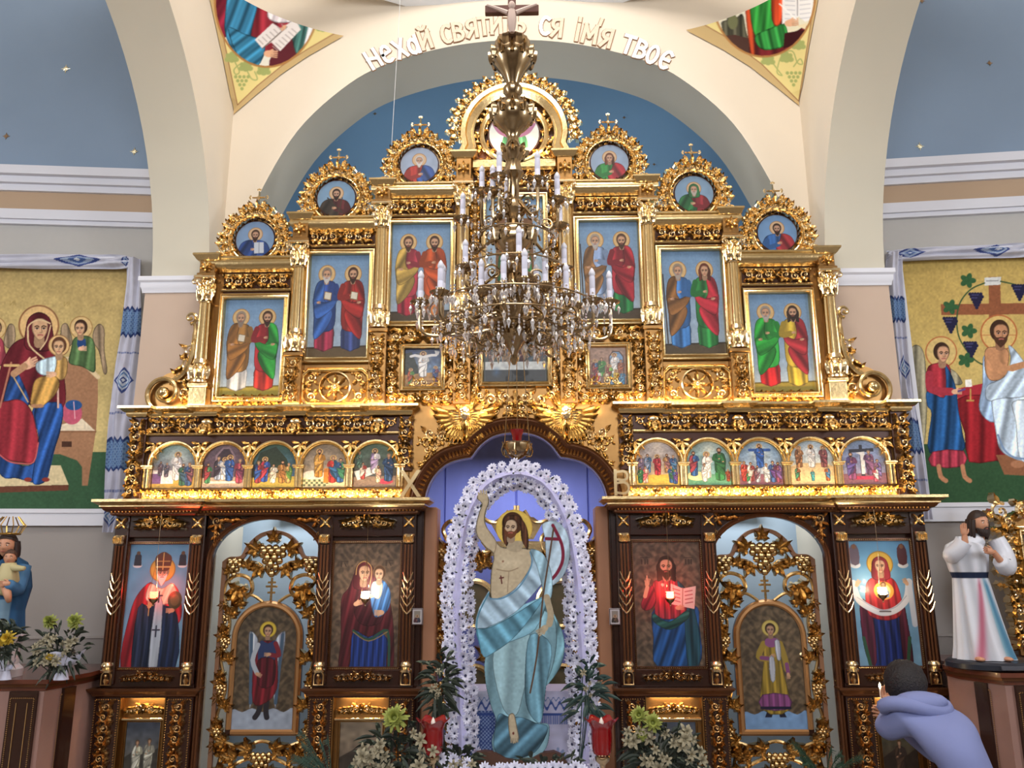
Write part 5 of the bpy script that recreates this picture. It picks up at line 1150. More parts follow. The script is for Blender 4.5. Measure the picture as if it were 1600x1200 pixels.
A.cloth([(38, 56), (33, 90), (26, 160), (68, 160), (60, 90), (58, 56)], 'a08228', .25, .5, 0, 2, 3); A.cloth([(28, 138), (26, 160), (68, 160), (66, 138)], '8a4480', .2, .6, 0, 1, 2); A.line([(26, 158), (68, 158)], 4, '1c1a38')
A.line([(36, 60), (27, 80), (42, 84)], 9, 'a88a30', 3); A.line([(31, 82), (42, 83)], 6, '8a4480'); A.line([(60, 60), (66, 84), (68, 100)], 9, 'a88a30', 3); A.line([(68, 92), (69, 104)], 6, '8a4480'); A.hand(69, 108, 3.6, PI/2); A.hand(46, 80, 3.6, -.4)
A.poly([(40, 52), (38, 62), (48, 66), (58, 60), (57, 52)], '94508c', smooth=3); A.cloth([(52, 56), (54, 84), (60, 84), (60, 56)], 'c8ccdc', .1, .5, 0, 1, 2); A.cloth([(42, 82), (42, 116), (49, 116), (50, 82)], 'c8ccdc', .1, .5, 0, 1, 2)
A.halo(47, 36, 13, 'd8c060', 'a88c38'); A.face(47, 39, 6.5, '3c2416', None, 'c89878')
side_door(-1, A, 'gilded openwork vine door with a youth in ochre and purple robe, right of the centre')

# ------------------------------------------------------------------ sanctuary behind: curtain, royal gates
CURT = mat('violet_blue_curtain', '7f88d0', .8, noise=.12, scale=3)
b = MB(); n = 160
vs = []
for k in range(n+1):
    x = -.95+1.9*k/n; f = .008*math.sin(k*.22)+.004*math.sin(k*.61+1)+(.03 if k % 53 == 26 else 0); vs += [(x, .95+f, .02), (x, .95+f*.6, 2.95)]
b.add(vs, [(2*k, 2*k+2, 2*k+3, 2*k+1) for k in range(n)]); cu = obj('sanctuary_curtain', b, CURT)
tag(cu, 'plain violet blue curtain hanging behind the royal gates', 'curtain')
b = MB(); b.tube([(-1.05, .95, 2.96), (1.05, .95, 2.96)], .015, 8); tag(obj('curtain_rail', b, BRASS), 'thin rail carrying the violet blue curtain behind the royal arch', 'rail')
def royal_gate(s):
    y = .22; t = thing('royal_gate', ('left' if s > 0 else 'right')+' leaf of the gilded openwork royal gates behind the painted figure', 'gate', (-s*.33, y, 0), 'leaves of the royal gates')
    fr = Fr((0, y, 0)); b = MB(s)
    b.tube([fr(-.012, .1), fr(-.012, 2.12)], .012, 8)
    b.tube([fr(-.64, .1), fr(-.64, 1.62)], .012, 8)
    b.tube([fr(a, c) for a, c in catmull([(-.64, 1.60), (-.62, 1.72), (-.55, 1.78), (-.5, 1.72), (-.54, 1.64), (-.59, 1.66)], n=5)], .018, 6)
    b.tube([fr(a, c) for a, c in catmull([(-.62, 1.78), (-.67, 1.84), (-.62, 1.88), (-.58, 1.83), (-.52, 1.80), (-.44, 1.86), (-.45, 1.96), (-.52, 2.0), (-.57, 1.92), (-.46, 1.78), (-.36, 1.84), (-.28, 1.92), (-.2, 1.88), (-.2, 1.78), (-.28, 1.76)], n=5)], .018, 6)
    b.tube([fr(a, c) for a, c in catmull([(-.3, 2.05), (-.2, 1.99), (-.12, 2.0), (-.06, 2.08)], n=5)], .018, 6)
    b.tube([fr(a, c) for a, c in catmull([(-.5, .2), (-.58, .45), (-.48, .7), (-.58, .95), (-.48, 1.2), (-.56, 1.45), (-.48, 1.7)], n=6)], .018, 6)
    b.tube([fr(a, c) for a, c in catmull([(-.2, .2), (-.1, .5), (-.22, .8), (-.1, 1.1)], n=6)], .018, 6)
    obj('gate_stem', b, VG, t)
    for z, r in ((1.38, .17), (.78, .15)):
        b = MB(s); b.sweep(arc(-.33, z, r, 0, 2*PI, 32)[:-1], [(-.02, 0), (-.02, .02), (0, .03), (.02, .02), (.02, 0)], True, base=y); rg = obj('medallion_frame', b, GOLD, t)
        b = MB(s); b.lathe((-.33, y, z), [(r, -.004), (r, .012)], 32, 'y'); obj('medallion_board', b, mat('mottled_icon_board', '6a5238', .5, noise=.6, scale=14, col2='33402c'), t)  # board mottled brown and dark green
    b = MB(s)
    for (x, z, a, q0_) in ((-.6, 1.38, .4, .13), (-.5, 1.35, 2.2, .12), (-.6, 1.08, 1.2, .13), (-.46, 1.02, 2.4, .12), (-.6, .7, 1, .13), (-.56, 1.75, 2, .13), (-.56, 1.55, 1.2, .16), (-.5, 1.62, 2.5, .14), (-.58, 1.2, 1.8, .15), (-.6, .98, 2.6, .16), (-.5, .9, 1, .14), (-.58, .6, 2, .16), (-.52, .5, .5, .14), (-.5, .3, 2, .16), (-.4, 1.95, 1.5, .12), (-.5, 1.85, -.5, .12), (-.25, 1.66, 1.9, .17), (-.14, 1.62, .8, .16), (-.3, 1.7, 2.9, .12), (-.13, 1.1, 1, .16), (-.2, 1.0, 2.6, .16), (-.12, .6, 1, .15), (-.2, .5, 2.6, .16)): q = q0_*(1.9 if x < -.45 else 1.5); vleaf(b, fr, x, z, a, q, .04)
    obj('gate_leaves', b, VG, t)
    for q in ((-.575, 1.50, .22, 6), (-.57, .80, .24, 6), (-.44, 1.12, .14, 4), (-.58, 1.14, .14, 4), (-.15, .9, .2, 5), (-.58, 1.78, .12, 4), (-.24, 1.2, .14, 4), (-.56, .42, .2, 5)):
        b = MB(s); grapes(b, fr, q[0], q[1], q[2]*1.25, q[3]); obj('grape_cluster', b, VG, t)
    b = MB(s); b.prism([(-.20, 1.98), (-.13, 2.03), (-.02, 2.03), (-.02, 1.86), (-.13, 1.86)], y-.012, y+.0); b.prism([(-.28, 1.84), (-.02, 1.85), (-.02, 1.72), (-.26, 1.74), (-.24, 1.79)], y-.014, y+.0); obj('gilded_tablet', b, GOLD, t)
royal_gate(1); royal_gate(-1)
# small icons hung on the jambs
for s, px in ((1, 653), (-1, 960)):
    x, z = W(px, 963, -.03); A = Art(18, 26, 'c8c0c4', 2); A.poly([(3, 3), (15, 3), (15, 23), (3, 23)], '94887c'); A.bust(9, 15, 7, '3a3c50' if s > 0 else '5a4434', '5a2c34' if s > 0 else '3a3028', '3a2418')
    framed(x-.034, x+.034, z-.052, z+.052, A, 'tiny paper icon pinned on the '+('left' if s > 0 else 'right')+' jamb of the royal doors', .006, .008, -.056, WHITE)
# pieces of sanctuary seen above the side doors: a white cloth draped rail
for s in SIDES:
    b = MB(s); b.box(-2.12, -1.45, .92, 1.0, 2.16, 2.26, .01); cl = obj('sanctuary_towel', b, WHITE)
    tag(cl, 'white cloth band with blue ends seen through the top of the '+('left' if s > 0 else 'right')+' side door', 'cloth')
    b = MB(s); b.box(-2.125, -2.05, .915, 1.005, 2.155, 2.265, .01); obj('blue_end', b, mat('blue_cloth', '4a6ab0', .8), cl)
# sanctuary side walls, pale, seen through the side doors
for s, nm in ((1, 'left'), (-1, 'right')):
    b = MB(s); b.box(-3.0, -1.15, 1.06, 1.12, 0, 2.9); struct('wall_sanctuary_'+nm, b, mat('sanctuary_pale_paint', 'b4c6d4', .8, noise=.05))
# ------------------------------------------------------------------ pendentives painted with seated writers
def sample(A, px, py):
    fx = np.clip((px-A.org[0])/A.w*(A.nx-1), 0, A.nx-1.001); fy = np.clip((py-A.org[1])/A.h*(A.ny-1), 0, A.ny-1.001)
    i, j = fx.astype(int), fy.astype(int); u, v = (fx-i)[..., None], (fy-j)[..., None]; c = A.c
    return c[j, i]*(1-u)*(1-v)+c[j, i+1]*u*(1-v)+c[j+1, i]*(1-u)*v+c[j+1, i+1]*u*v
def project(V):
    d = V-np.array(CAMP); a = d@np.array(RT); b_ = d@np.array(UP); c = d@np.array(FW); return 800+FPX*a/c, 600-FPX*b_/c
def pendentive(s, A, nm):
    fe = [P(q[0], q[1], YF) for q in ((365, 180), (400, 150), (440, 117), (480, 90), (550, 50), (620, 15), (700, -25))]
    se = [Pxplane(q[0], q[1], -XA) for q in ((366, 184), (357, 140), (347, 90), (337, 45), (327, 0), (316, -45))]
    z0 = fe[0].z; z1 = min(fe[-1].z, se[-1].z); nz, ns = 170, 150
    z = np.linspace(z0, z1, nz); ax = np.interp(z, [q.z for q in fe], [q.x for q in fe]); by = np.interp(z, [q.z for q in se], [q.y for q in se]); by = YF-(YF-by)*np.clip((z-z0)/.12, 0, 1)
    S = np.linspace(0, 1, ns)[None, :]; Ax = ax[:, None]; By = by[:, None]
    ch = np.hypot(Ax+XA, By-YF); bul = .42*ch*S*(1-S)
    X = Ax*(1-S)+(-XA)*S-bul*.7; Y = (YF-.012)*(1-S)+By*S+bul*.7; Y = np.minimum(Y, YF-.006); X = np.maximum(X, -XA+.006)
    V = np.stack([X*s, Y, np.broadcast_to(z[:, None], X.shape)], -1)
    px, py = project(V); B = Art(2, 2, '000000'); B.X, B.Y = px, py; B.c = sample(A, px, py); B.w = B.h = 1
    o = panel('wall_pendentive_'+nm, B, [(0, 0, 0)]*4, PAINTM, warp=lambda Pw, A_: V)
    if s < 0: o.data.flip_normals()
    return tag(o, kind='structure')
def vines(A, pts, col='9aa25c'):
    for x, y, k in pts:
        if k == 'g':
            for i in range(4):
                for j in range(4-i): A.ell(x+(j-(3-i)/2)*6.5, y+i*6.2, 2.6, 2.6, col)
        elif k == 'l':
            for a in range(5): t = -PI/2+(a-2)*.85; A.ell(x+6*math.cos(t), y+6*math.sin(t), 5.4, 4, col, t)
            A.ell(x, y, 6, 6, col)
        else: A.line(k, 1.7, col, 5)
_g = PAINT_GAIN; PAINT_GAIN = 1.1
A = Art(400, 260, 'b99c68', 1.0, (280, -60))
A.poly([(318, -60), (337, 0), (371, 164), (402, 134), (440, 103), (480, 77), (530, 48), (593, 18), (660, -15), (680, -60)], 'd6c47c')
A.line([(318, -60), (337, 0), (371, 164), (402, 134), (440, 103), (480, 77), (530, 48), (593, 18), (660, -15)], 1.2, '8a5c3a')
vines(A, [(378, 120, 'g'), (384, 106, 'l'), (362, 92, 'l'), (412, 112, 'l'), (515, 5, 'g'), (505, 44, 'l'), (562, 18, 'l'), (0, 0, [(366, 95), (374, 112), (368, 116), (366, 108), (380, 100), (392, 122), (402, 124), (398, 112)]), (0, 0, [(503, 40), (508, 22), (540, 30), (546, 10), (530, 5), (545, 24), (560, 18)])])
A.ell(417, 0, 83, 106, 'a8743c'); m = A.mask([(417+80*math.cos(t), 103*math.sin(t)) for t in np.linspace(0, 2*PI, 40)[:-1]])
keep = A.c.copy(); A.c[:] = hx('d4d4d4'); A.vgrad('c8d0d8', 'd8d4c4', -60, 100)
A.cloth([(330, 20), (350, -60), (400, -60), (392, 0), (350, 60)], '7c1c30', .3, .2, .5); A.cloth([(392, -10), (440, -20), (450, 60), (400, 84), (380, 60)], '8c2430', .3, .2)
A.poly([(420, 110), (440, 60), (470, 70), (470, 110)], '5c2028', smooth=3)
A.cloth([(352, 20), (366, -60), (404, -60), (404, 0), (392, 60), (412, 72), (402, 100), (378, 96), (354, 60)], '2c7096', .28, .3, .35, 2); A.cloth([(356, 44), (380, 52), (414, 68), (402, 104), (374, 92)], '2e769c', .28, .33, .9, 4)
A.cloth([(466, -10), (482, 0), (484, 40), (476, 76), (464, 86), (456, 50)], '3c6a64', .3, .5, .2); A.line([(487, -30), (488, 20), (478, 70), (468, 92)], 6, 'dce0e4', 4)
A.ell(468, -2, 12, 16, 'd0dce4'); A.cloth([(424, 0), (418, 26), (436, 36), (464, 30), (458, 4), (444, -6)], 'e0d4d8', .15, .4, .3)
A.poly([(398, 62), (426, 36), (438, 44), (462, 30), (470, 46), (438, 80), (424, 66), (410, 76)], 'dcd4d0'); A.line([(410, 76), (448, 42)], 1.6, '6a5a50')
for k in range(7): A.line([(404+6*k, 62-4*k), (411+6*k, 69-4*k)], 1.4, 'a89c98'); A.line([(426+5*k, 72-4.5*k), (434+5*k, 79-4.5*k)], 1.4, 'a89c98')
A.hand(420, 84, 8, .1); A.hand(444, 42, 4, 2.4); A.face(452, -4, 7, 'b0642c', None); A.face(413, -20, 13, 'c8c4c4', 'b8b8bc', detail=False)
A.c = keep*(1-m[..., None])+A.c*m[..., None]
pendentive(1, A, 'left')
A = Art(400, 260, 'b99c68', 1.0, (940, -60))
A.poly([(920, -60), (960, -30), (1029, 0), (1080, 27), (1131, 56), (1190, 100), (1248, 158), (1268, 28), (1276, -20), (1284, -60)], 'd6c47c')
A.line([(960, -30), (1029, 0), (1080, 27), (1131, 56), (1190, 100), (1248, 158), (1268, 28), (1276, -20)], 1.2, '8a5c3a')
vines(A, [(1240, 114, 'g'), (1229, 92, 'l'), (1200, 96, 'l'), (1248, 72, 'l'), (1082, -2, 'g'), (1062, 4, 'l'), (1100, 26, 'l'), (0, 0, [(1205, 95), (1216, 110), (1222, 118), (1214, 112), (1222, 86), (1238, 80), (1246, 98), (1254, 100), (1250, 92), (1240, 104)]), (0, 0, [(1060, 0), (1086, 22), (1100, 24), (1106, 6), (1100, -10)])])
A.ell(1193, -8, 82, 98, 'a8743c'); m = A.mask([(1193+79*math.cos(t), -8+95*math.sin(t)) for t in np.linspace(0, 2*PI, 40)[:-1]])
keep = A.c.copy(); A.vgrad('bcc4d4', 'd8cfae', -60, 50)
A.cloth([(1127, 36), (1136, 30), (1130, 14), (1146, 30), (1160, 22), (1166, 50), (1174, 80), (1150, 78), (1134, 60)], '4c4a3a', .35, .4); A.ell(1145, 34, 8, 12, '6a6c48'); A.line([(1136, 18), (1140, 14), (1142, 20)], 2.5, '5a5444')
A.poly([(1130, 56), (1170, 60), (1176, 90), (1150, 84)], '4a3028', smooth=2)
A.cloth([(1168, -60), (1164, 0), (1170, 60), (1178, 92), (1240, 84), (1262, 40), (1226, 48), (1222, -60)], '6a1c20', .25, .2); A.cloth([(1166, -60), (1165, 20), (1174, 88), (1180, 84), (1176, 20), (1180, -60)], 'c04420', .25, .2)
A.cloth([(1172, -60), (1172, 20), (1180, 56), (1196, 70), (1212, 40), (1210, -60)], '2c8a34', .28, .3, .1); A.cloth([(1180, 56), (1186, 74), (1204, 78), (1230, 68), (1226, 38), (1204, 44)], '2c8638', .3, .35, -.2, 3)
A.cloth([(1208, -60), (1206, 30), (1222, 30), (1226, -60)], 'c8401c', .25, .3)
A.poly([(1222, 38), (1222, -20), (1246, -16), (1272, -24), (1268, 30), (1258, 34), (1248, 26)], 'dcdad8'); A.line([(1246, -16), (1246, 24)], 1.4, '8a8488')
for k in range(6): A.line([(1227, -6+7*k), (1242, -5+7*k)], 1.2, 'a8a8b0', a=.8); A.line([(1250, -6+7*k), (1266, -8+7*k)], 1.2, 'a8a8b0', a=.8)
A.hand(1234, 36, 8, -.1); A.line([(1218, 6), (1244, 30)], 2, 'e8e4e0'); A.poly([(1244, 40), (1262, 36), (1258, 46)], 'd8c8a0'); A.poly([(1226, 52), (1260, 46), (1250, 68), (1224, 76)], '3a1014')
A.face(1195, -60, 14, '6a3a20', None, detail=False)
A.c = keep*(1-m[..., None])+A.c*m[..., None]
pendentive(-1, A, 'right')

# ------------------------------------------------------------------ the two large wall paintings
def PW(px, py, off=.03):
    y = .4
    for _ in range(6): q = P(px, py, y); y = yw(q.x)-off
    return q
def PWv(X, Y, off=.03):
    D = np.array(FW)*FPX+np.array(RT)*(X[..., None]-800)+np.array(UP)*(600-Y[..., None]); C0 = np.array(CAMP); y = np.full(X.shape, .4)
    for _ in range(8):
        t = (y-C0[1])/D[..., 1]; V = C0+D*t[..., None]; y = .47-.1*(np.abs(V[..., 0])-3.2)-off
    return V
def wall_painting(A, xlim, zlim, label, nm):
    t = thing('wall_painting', label, 'painting', (sum(xlim)/2, yw(sum(xlim)/2)-.03, zlim[0]), 'large wall paintings')
    V = PWv(A.X, A.Y); m = ((V[..., 0] > xlim[0]) & (V[..., 0] < xlim[1]) & (V[..., 2] > zlim[0]) & (V[..., 2] < zlim[1])).astype(float)
    panel('painted_canvas', A, [(0, 0, 0)]*4, PAINTM, t, m, warp=lambda Pw, A_: V)
    s = 1 if xlim[0] < 0 else -1; xa, xb = (xlim if s > 0 else (-xlim[1], -xlim[0]))
    b = MB(s); e = .024
    def bar(x0, x1, z0, z1):
        ya, yb = yw(x0)-.045, yw(x1)-.045
        b.add([(x0, ya, z0), (x1, yb, z0), (x1, yb+.045, z0), (x0, ya+.045, z0), (x0, ya, z1), (x1, yb, z1), (x1, yb+.045, z1), (x0, ya+.045, z1)], [(3, 2, 1, 0), (4, 5, 6, 7), (0, 1, 5, 4), (1, 2, 6, 5), (2, 3, 7, 6), (3, 0, 4, 7)])
    bar(xa-e, xb+e, zlim[1]-.01, zlim[1]+e); bar(xb-.01, xb+e, zlim[0], zlim[1]); bar(xa-e, xa+.01, zlim[0], zlim[1]); bar(xa-e, xb+e, zlim[0]-e, zlim[0]+.01)
    obj('stretcher_frame', b, WHITE, t)
PAINT_GAIN = 1.08; PAINT_SAT = .8
A = Art(350, 410, 'b09a58', 1.15, (-140, 395)); A.vgrad('a88c50', 'c0a866', 395, 680); A.noise(.03, 30)
z = lambda *p: [(x/3.43, 450+y/3.43) for x, y in p]
A.poly([(-140, 706), (500/3.43, 706), (220, 706), (220, 810), (-140, 810)], '33583a'); A.noise(.02, 12)
for x, y in ((68, 80), (358, 85)): A.line(z((x-14, y-10), (x-14, y+12), (x+6, y-10), (x+6, y+12)), 1, '9a8040'); A.line(z((x+12, y-14), (x+16, y+14)), 1, '9a8040')
# throne
A.poly(z((345, 375), (400, 380), (460, 410), (525, 470), (525, 600), (515, 760), (470, 1060), (440, 1060), (440, 960), (410, 920), (330, 890), (260, 890), (250, 600)), '9a6a48'); A.line(z((360, 380), (420, 392), (470, 425), (525, 478)), 7, 'cbb284', 3)
A.poly(z((440, 700), (510, 765), (320, 765), (320, 735)), 'd8c4a4'); A.line(z((320, 770), (512, 770)), 3, '8a5c3c'); A.poly(z((320, 775), (510, 775), (490, 900), (430, 930), (320, 890)), 'a06f4c'); A.poly(z((330, 822), (384, 822), (384, 852), (330, 852)), '4a2c20')
A.poly(z((-480, 380), (-140, 370), (-60, 900), (-460, 900)), '9a6a48')
A.ell(385/3.43, 450+670/3.43, 16, 18, 'c04a64'); A.ell(395/3.43, 450+628/3.43, 13, 8, '1f4a8a'); A.line(z((395, 610), (402, 700)), 1.2, 'e0a8b0')
# footstool
A.poly(z((-260, 950), (325, 950), (368, 1055), (-260, 1070)), 'cdb888'); A.poly(z((-260, 1070), (368, 1055), (366, 1085), (-260, 1105)), '6a3a28')
# angels with wings
def angel(cx, cy, sc, col, flip):
    q = lambda *p: [(cx+flip*(x-435)/3.43*sc, cy+(y-210)/3.43*sc) for x, y in p]
    A.cloth(q((500, 230), (530, 190), (560, 220), (560, 330), (575, 440), (555, 455), (530, 340), (500, 290)), '8c7458', .2, .4); A.cloth(q((385, 260), (360, 190), (330, 200), (325, 270), (350, 320), (385, 300)), '8c7458', .2, .4)
    A.halo(cx, cy, 18*sc, 'c8a468', '9a7038')
    A.cloth(q((400, 265), (380, 330), (370, 400), (440, 420), (505, 450), (512, 380), (505, 290), (470, 255)), col, .25, .3, .1); A.poly(q((415, 275), (420, 325), (455, 325), (458, 272)), '1c3c74', smooth=2); A.hand(cx, cy+33*sc, 5*sc, 0)
    A.face(cx-1*flip, cy+2, 8.5*sc, '3c2418', None, 'c8966c', -flip*.6)
angel(435/3.43, 450+212/3.43, 1, '4a6a3c', 1); angel(-8, 450+215/3.43, 1, 'a83848', -1)
# seated woman
A.halo(208/3.43, 450+200/3.43, 32, 'cfa464', '8a5a34')
A.cloth(z((120, 270), (60, 310), (20, 380), (0, 440), (-40, 620), (-20, 660), (60, 560), (130, 600), (200, 650), (340, 640), (345, 480), (300, 370), (250, 300), (240, 250)), '6c1a24', .22, .16, .3, 1)
A.cloth(z((20, 600), (70, 440), (110, 480), (160, 620), (80, 640)), '1c4080', .3, .3, .4)
A.cloth(z((-60, 880), (0, 870), (60, 930), (190, 930), (330, 640), (180, 640), (200, 760), (330, 660), (325, 740), (290, 880), (250, 1020), (190, 1045), (90, 1020), (10, 1010)), '1d4488', .34, .22, .25, 2)
A.cloth(z((190, 640), (330, 620), (325, 760), (280, 900), (250, 1030), (175, 1045), (190, 900), (205, 800)), '1e4890', .36, .28, .3, 6)
A.cloth(z((-40, 640), (40, 605), (110, 600), (165, 650), (190, 730), (205, 830), (180, 930), (110, 935), (30, 915), (-40, 840)), '9c2430', .2, .2, .1, 3); A.line(z((-40, 860), (40, 925), (110, 940), (180, 932), (205, 830)), 2.2, 'c05050', 4)
A.line(z((60, 400), (0, 640)), 3, 'b06a50'); A.line(z((25, 415), (100, 415)), 4, 'c8a060'); A.line(z((75, 480), (150, 610)), 2, 'c8a060'); A.line(z((310, 505), (312, 640)), 3, 'cda08c')
A.hand(150/3.43, 450+412/3.43, 10, -.4); A.line(z((75, 460), (130, 420)), 11, 'b08058')
A.poly(z((165, 275), (180, 340), (230, 320), (240, 270)), '1c3c74', smooth=2)
A.face(210/3.43, 450+218/3.43, 14, '4a2a1c', None, 'c4946a', .5, veil='5c1820'); A.line(z((152, 290), (150, 210), (185, 178), (225, 172), (268, 190)), 2.4, 'c8a878', 4); A.line(z((150, 230), (160, 310), (250, 390)), 2.6, 'c8a878', 4); A.line(z((272, 200), (250, 280), (215, 330)), 2, 'c8a878', 3)
# child
A.halo(316/3.43, 450+308/3.43, 17, 'cfa464', '8a5a34')
A.cloth(z((270, 370), (195, 400), (200, 450), (250, 470), (320, 440), (330, 370)), 'a8c0cc', .2, .4); A.cloth(z((310, 365), (360, 380), (358, 460), (330, 495), (290, 470), (300, 420)), 'b88a44', .25, .3)
A.cloth(z((185, 500), (170, 560), (165, 630), (215, 640), (290, 580), (320, 510), (290, 470), (220, 475)), 'c08c3c', .3, .25, .4); A.face(316/3.43, 450+318/3.43, 9.5, '5a3420', None, 'c8986c', -.2); A.hand(283/3.43, 450+462/3.43, 6, PI)
for x in (185, 215): A.ell(x/3.43, 450+632/3.43, 6, 3, 'b07850')
for x in (150, 245): A.ell(x/3.43, 450+1027/3.43, 6, 3.4, '8c3028')
A.noise(.04, 2.5, 9)
q0, q1 = PW(205, 411), PW(165, 800)
XR = (q0.x+q1.x)/2; ZT = PW(100, 411).z; ZBt = PW(100, 797).z
wall_painting(A, (-4.75, XR), (ZBt, ZT), 'yellow ground wall painting of a crowned throne with a veiled woman holding a child', 'left')
A = Art(350, 410, 'c0a050', 1.15, (1385, 390)); A.vgrad('b09044', 'c4a85c', 390, 680); A.noise(.03, 30)
z = lambda *p: [(1400+x/3.075, 400+y/3.075) for x, y in p]; Z1 = lambda x, y: (1400+x/3.075, 400+y/3.075)
A.poly([(1385, 694), (1740, 694), (1740, 810), (1385, 810)], '2c5030'); A.noise(.02, 12)
A.poly(z((445, 100), (500, 100), (516, 640), (450, 640)), '8a4c2c'); A.poly(z((215, 232), (760, 224), (760, 278), (218, 284)), '8a4c2c'); A.poly(z((425, 104), (505, 100), (503, 138), (425, 142)), 'c4c4c0'); A.line(z((435, 120), (490, 118)), 2, '8a8a8a')
A.line(z((425, 130), (360, 160), (310, 220), (292, 300), (300, 380), (330, 440), (380, 500), (430, 528)), 2.2, '34502c', 5); A.line(z((503, 122), (560, 134), (600, 148), (680, 180)), 2.2, '34502c', 4)
for x, y in ((384, 205), (260, 322), (358, 440), (590, 165)):
    for i in range(6):
        for j in range(6-i if i else 5): p_ = Z1(x+(j-(5-i)/2)*13+4, y-22+i*13); A.ell(p_[0], p_[1], 2.7, 2.7, '1e1c3c')
    for k in range(9): p_ = Z1(x-20+7*(k % 5)+2, y-18+14*(k//5)); A.ell(p_[0], p_[1], 1.1, 1.1, '3c3c6a')
for x, y in ((345, 118), (262, 245), (350, 360), (335, 500)):
    p_ = Z1(x, y)
    for a in range(5): t = a*1.257; A.ell(p_[0]+7*math.cos(t), p_[1]+6*math.sin(t), 6, 4.2, '2c5830', t)
    A.ell(p_[0], p_[1], 6, 5, '2c5830')
# red table
A.poly(z((280, 640), (420, 612), (700, 612), (700, 660), (500, 680), (410, 700), (300, 690)), 'a8202c'); A.cloth(z((290, 690), (420, 665), (700, 640), (700, 980), (480, 985), (350, 990), (330, 850)), '94161f', .25, .22, 0, 1, 2)
A.poly(z((332, 595), (362, 592), (366, 628), (334, 630)), 'dcd8d0'); A.line(z((358, 640), (358, 690)), 2.4, 'b88a40'); A.poly(z((338, 690), (376, 690), (376, 698), (338, 698)), 'b88a40')
# attendant with wings
A.cloth(z((110, 430), (75, 440), (72, 520), (90, 640), (110, 780), (118, 900), (140, 880), (150, 700), (145, 560), (135, 470)), '8c8468', .25, .3, 0, 2); A.cloth(z((250, 540), (290, 560), (320, 610), (290, 620), (260, 600)), '8c8468', .25, .3)
p_ = Z1(217, 462); A.halo(p_[0], p_[1], 25, 'c8a860', 'b06030')
A.cloth(z((190, 515), (150, 540), (145, 640), (180, 720), (250, 700), (265, 560), (240, 515)), 'a02430', .25, .25); A.cloth(z((235, 525), (262, 560), (290, 640), (300, 740), (320, 850), (322, 935), (160, 945), (170, 760), (150, 720), (150, 650), (230, 680), (240, 600)), '184a84', .36, .25, .1, 3)
A.cloth(z((175, 940), (170, 1010), (325, 1012), (325, 935)), 'a82c40', .25, .4, 0, 1, 2); A.line(z((160, 570), (170, 640), (265, 652)), 12, 'a82838', 4); A.hand(*Z1(285, 652), 6, 0); A.line(z((300, 650), (330, 640)), 3, '5a4080')
for x in (215, 330): A.line(z((x-10, 1010), (x, 1060), (x+25, 1080)), 7, 'b87850', 2)
p_ = Z1(222, 470); A.face(p_[0], p_[1], 10.5, '3a2418', None, 'c8906a', .9)
# seated figure in white
p_ = Z1(494, 370); A.halo(p_[0], p_[1], 29, 'c8a458', 'b05c2c'); A.line(z((412, 380), (575, 380)), 1, 'b05c2c')
A.poly(z((480, 955), (520, 1050), (700, 1060), (700, 960)), '8a5434')
A.cloth(z((430, 470), (415, 620), (400, 740), (470, 800), (520, 700), (560, 640)), '8ca8cc', .25, .25, .3)
A.cloth(z((440, 440), (425, 480), (430, 560), (460, 600), (520, 580), (545, 480), (520, 440)), 'b87c50', .1, .2); A.line(z((450, 470), (500, 540), (560, 548), (640, 520)), 15, 'b87c50', 4)
A.cloth(z((540, 430), (550, 500), (520, 580), (440, 620), (430, 680), (470, 700), (620, 690), (640, 560), (580, 460)), 'a8bcd0', .22, .25, .6, 2); A.poly(z((500, 545), (560, 555), (640, 530), (640, 500), (560, 520)), 'b87c50')
A.cloth(z((470, 690), (460, 720), (480, 850), (500, 930), (560, 970), (640, 975), (680, 700), (560, 680)), 'b0c4d8', .26, .18, .15, 3); A.cloth(z((560, 700), (575, 800), (590, 960), (640, 975), (680, 720)), 'c0d0e0', .2, .2, .1, 5)
A.line(z((490, 860), (520, 930), (570, 968), (640, 975)), 3, '6a88b0', 4); A.ell(*Z1(585, 1000), 11, 6, 'a86c48')
p_ = Z1(500, 372); A.face(p_[0], p_[1], 12.5, '3c2416', '4a2c1c', 'b87c54', .6, bl=.6)
A.noise(.04, 2.5, 9)
q0, q1 = PW(1406, 404), PW(1450, 786); XL = (q0.x+q1.x)/2
wall_painting(A, (XL, 4.75), (PW(1520, 787).z, PW(1520, 402).z), 'yellow wall painting of a cross with grapes, winged server and seated figure in white', 'right')

# ------------------------------------------------------------------ embroidered towels draped over the paintings
PAINT_GAIN = .9
def emb(A, x0, x1, y0, y1, kind, ang=0):
    """blue cross-stitch motifs"""
    X, Y = A.X, A.Y; cx, cy = (x0+x1)/2, (y0+y1)/2
    if kind == 'band':
        zig = 5*np.abs(((X/11) % 1)*2-1)
        m = (Y > y0+zig) & (Y < y1-zig); g = np.sin(X*1.1)*np.sin(Y*1.1); A.blend(m*(.75+.25*(g > 0)), '6c96c8')
        for yy, sg in ((y0, 1), (y1, -1)): A.blend((np.abs(Y-(yy+sg*zig)) < 2.0)*1.0, '2a3f80')
        A.blend((m & (g < -.25))*.8, '3c5ca0')
    if kind == 'line': A.blend((np.abs(Y-cy) < 1.6)*(.55+.3*np.sin(X*1.5)), '5868a8')
    if kind == 'diamond':
        d = np.abs(X-cx)/((x1-x0)/2)+np.abs(Y-cy)/((y1-y0)/2)
        A.blend((d < 1)*1.0, '3c4f98'); A.blend((d < .8)*1.0, 'c8d4e8'); A.blend(((d < .66) & (d > .5))*1.0, '5c84c0'); A.blend((d < .28)*1.0, '3c4f98'); A.blend((d < .14)*1.0, 'dde4f0')
def towel(name, s, path, width, label, motifs, res=1.3, th=.012):
    """path: list of world points (centre line), width across; draped as one thick strip following path"""
    return None
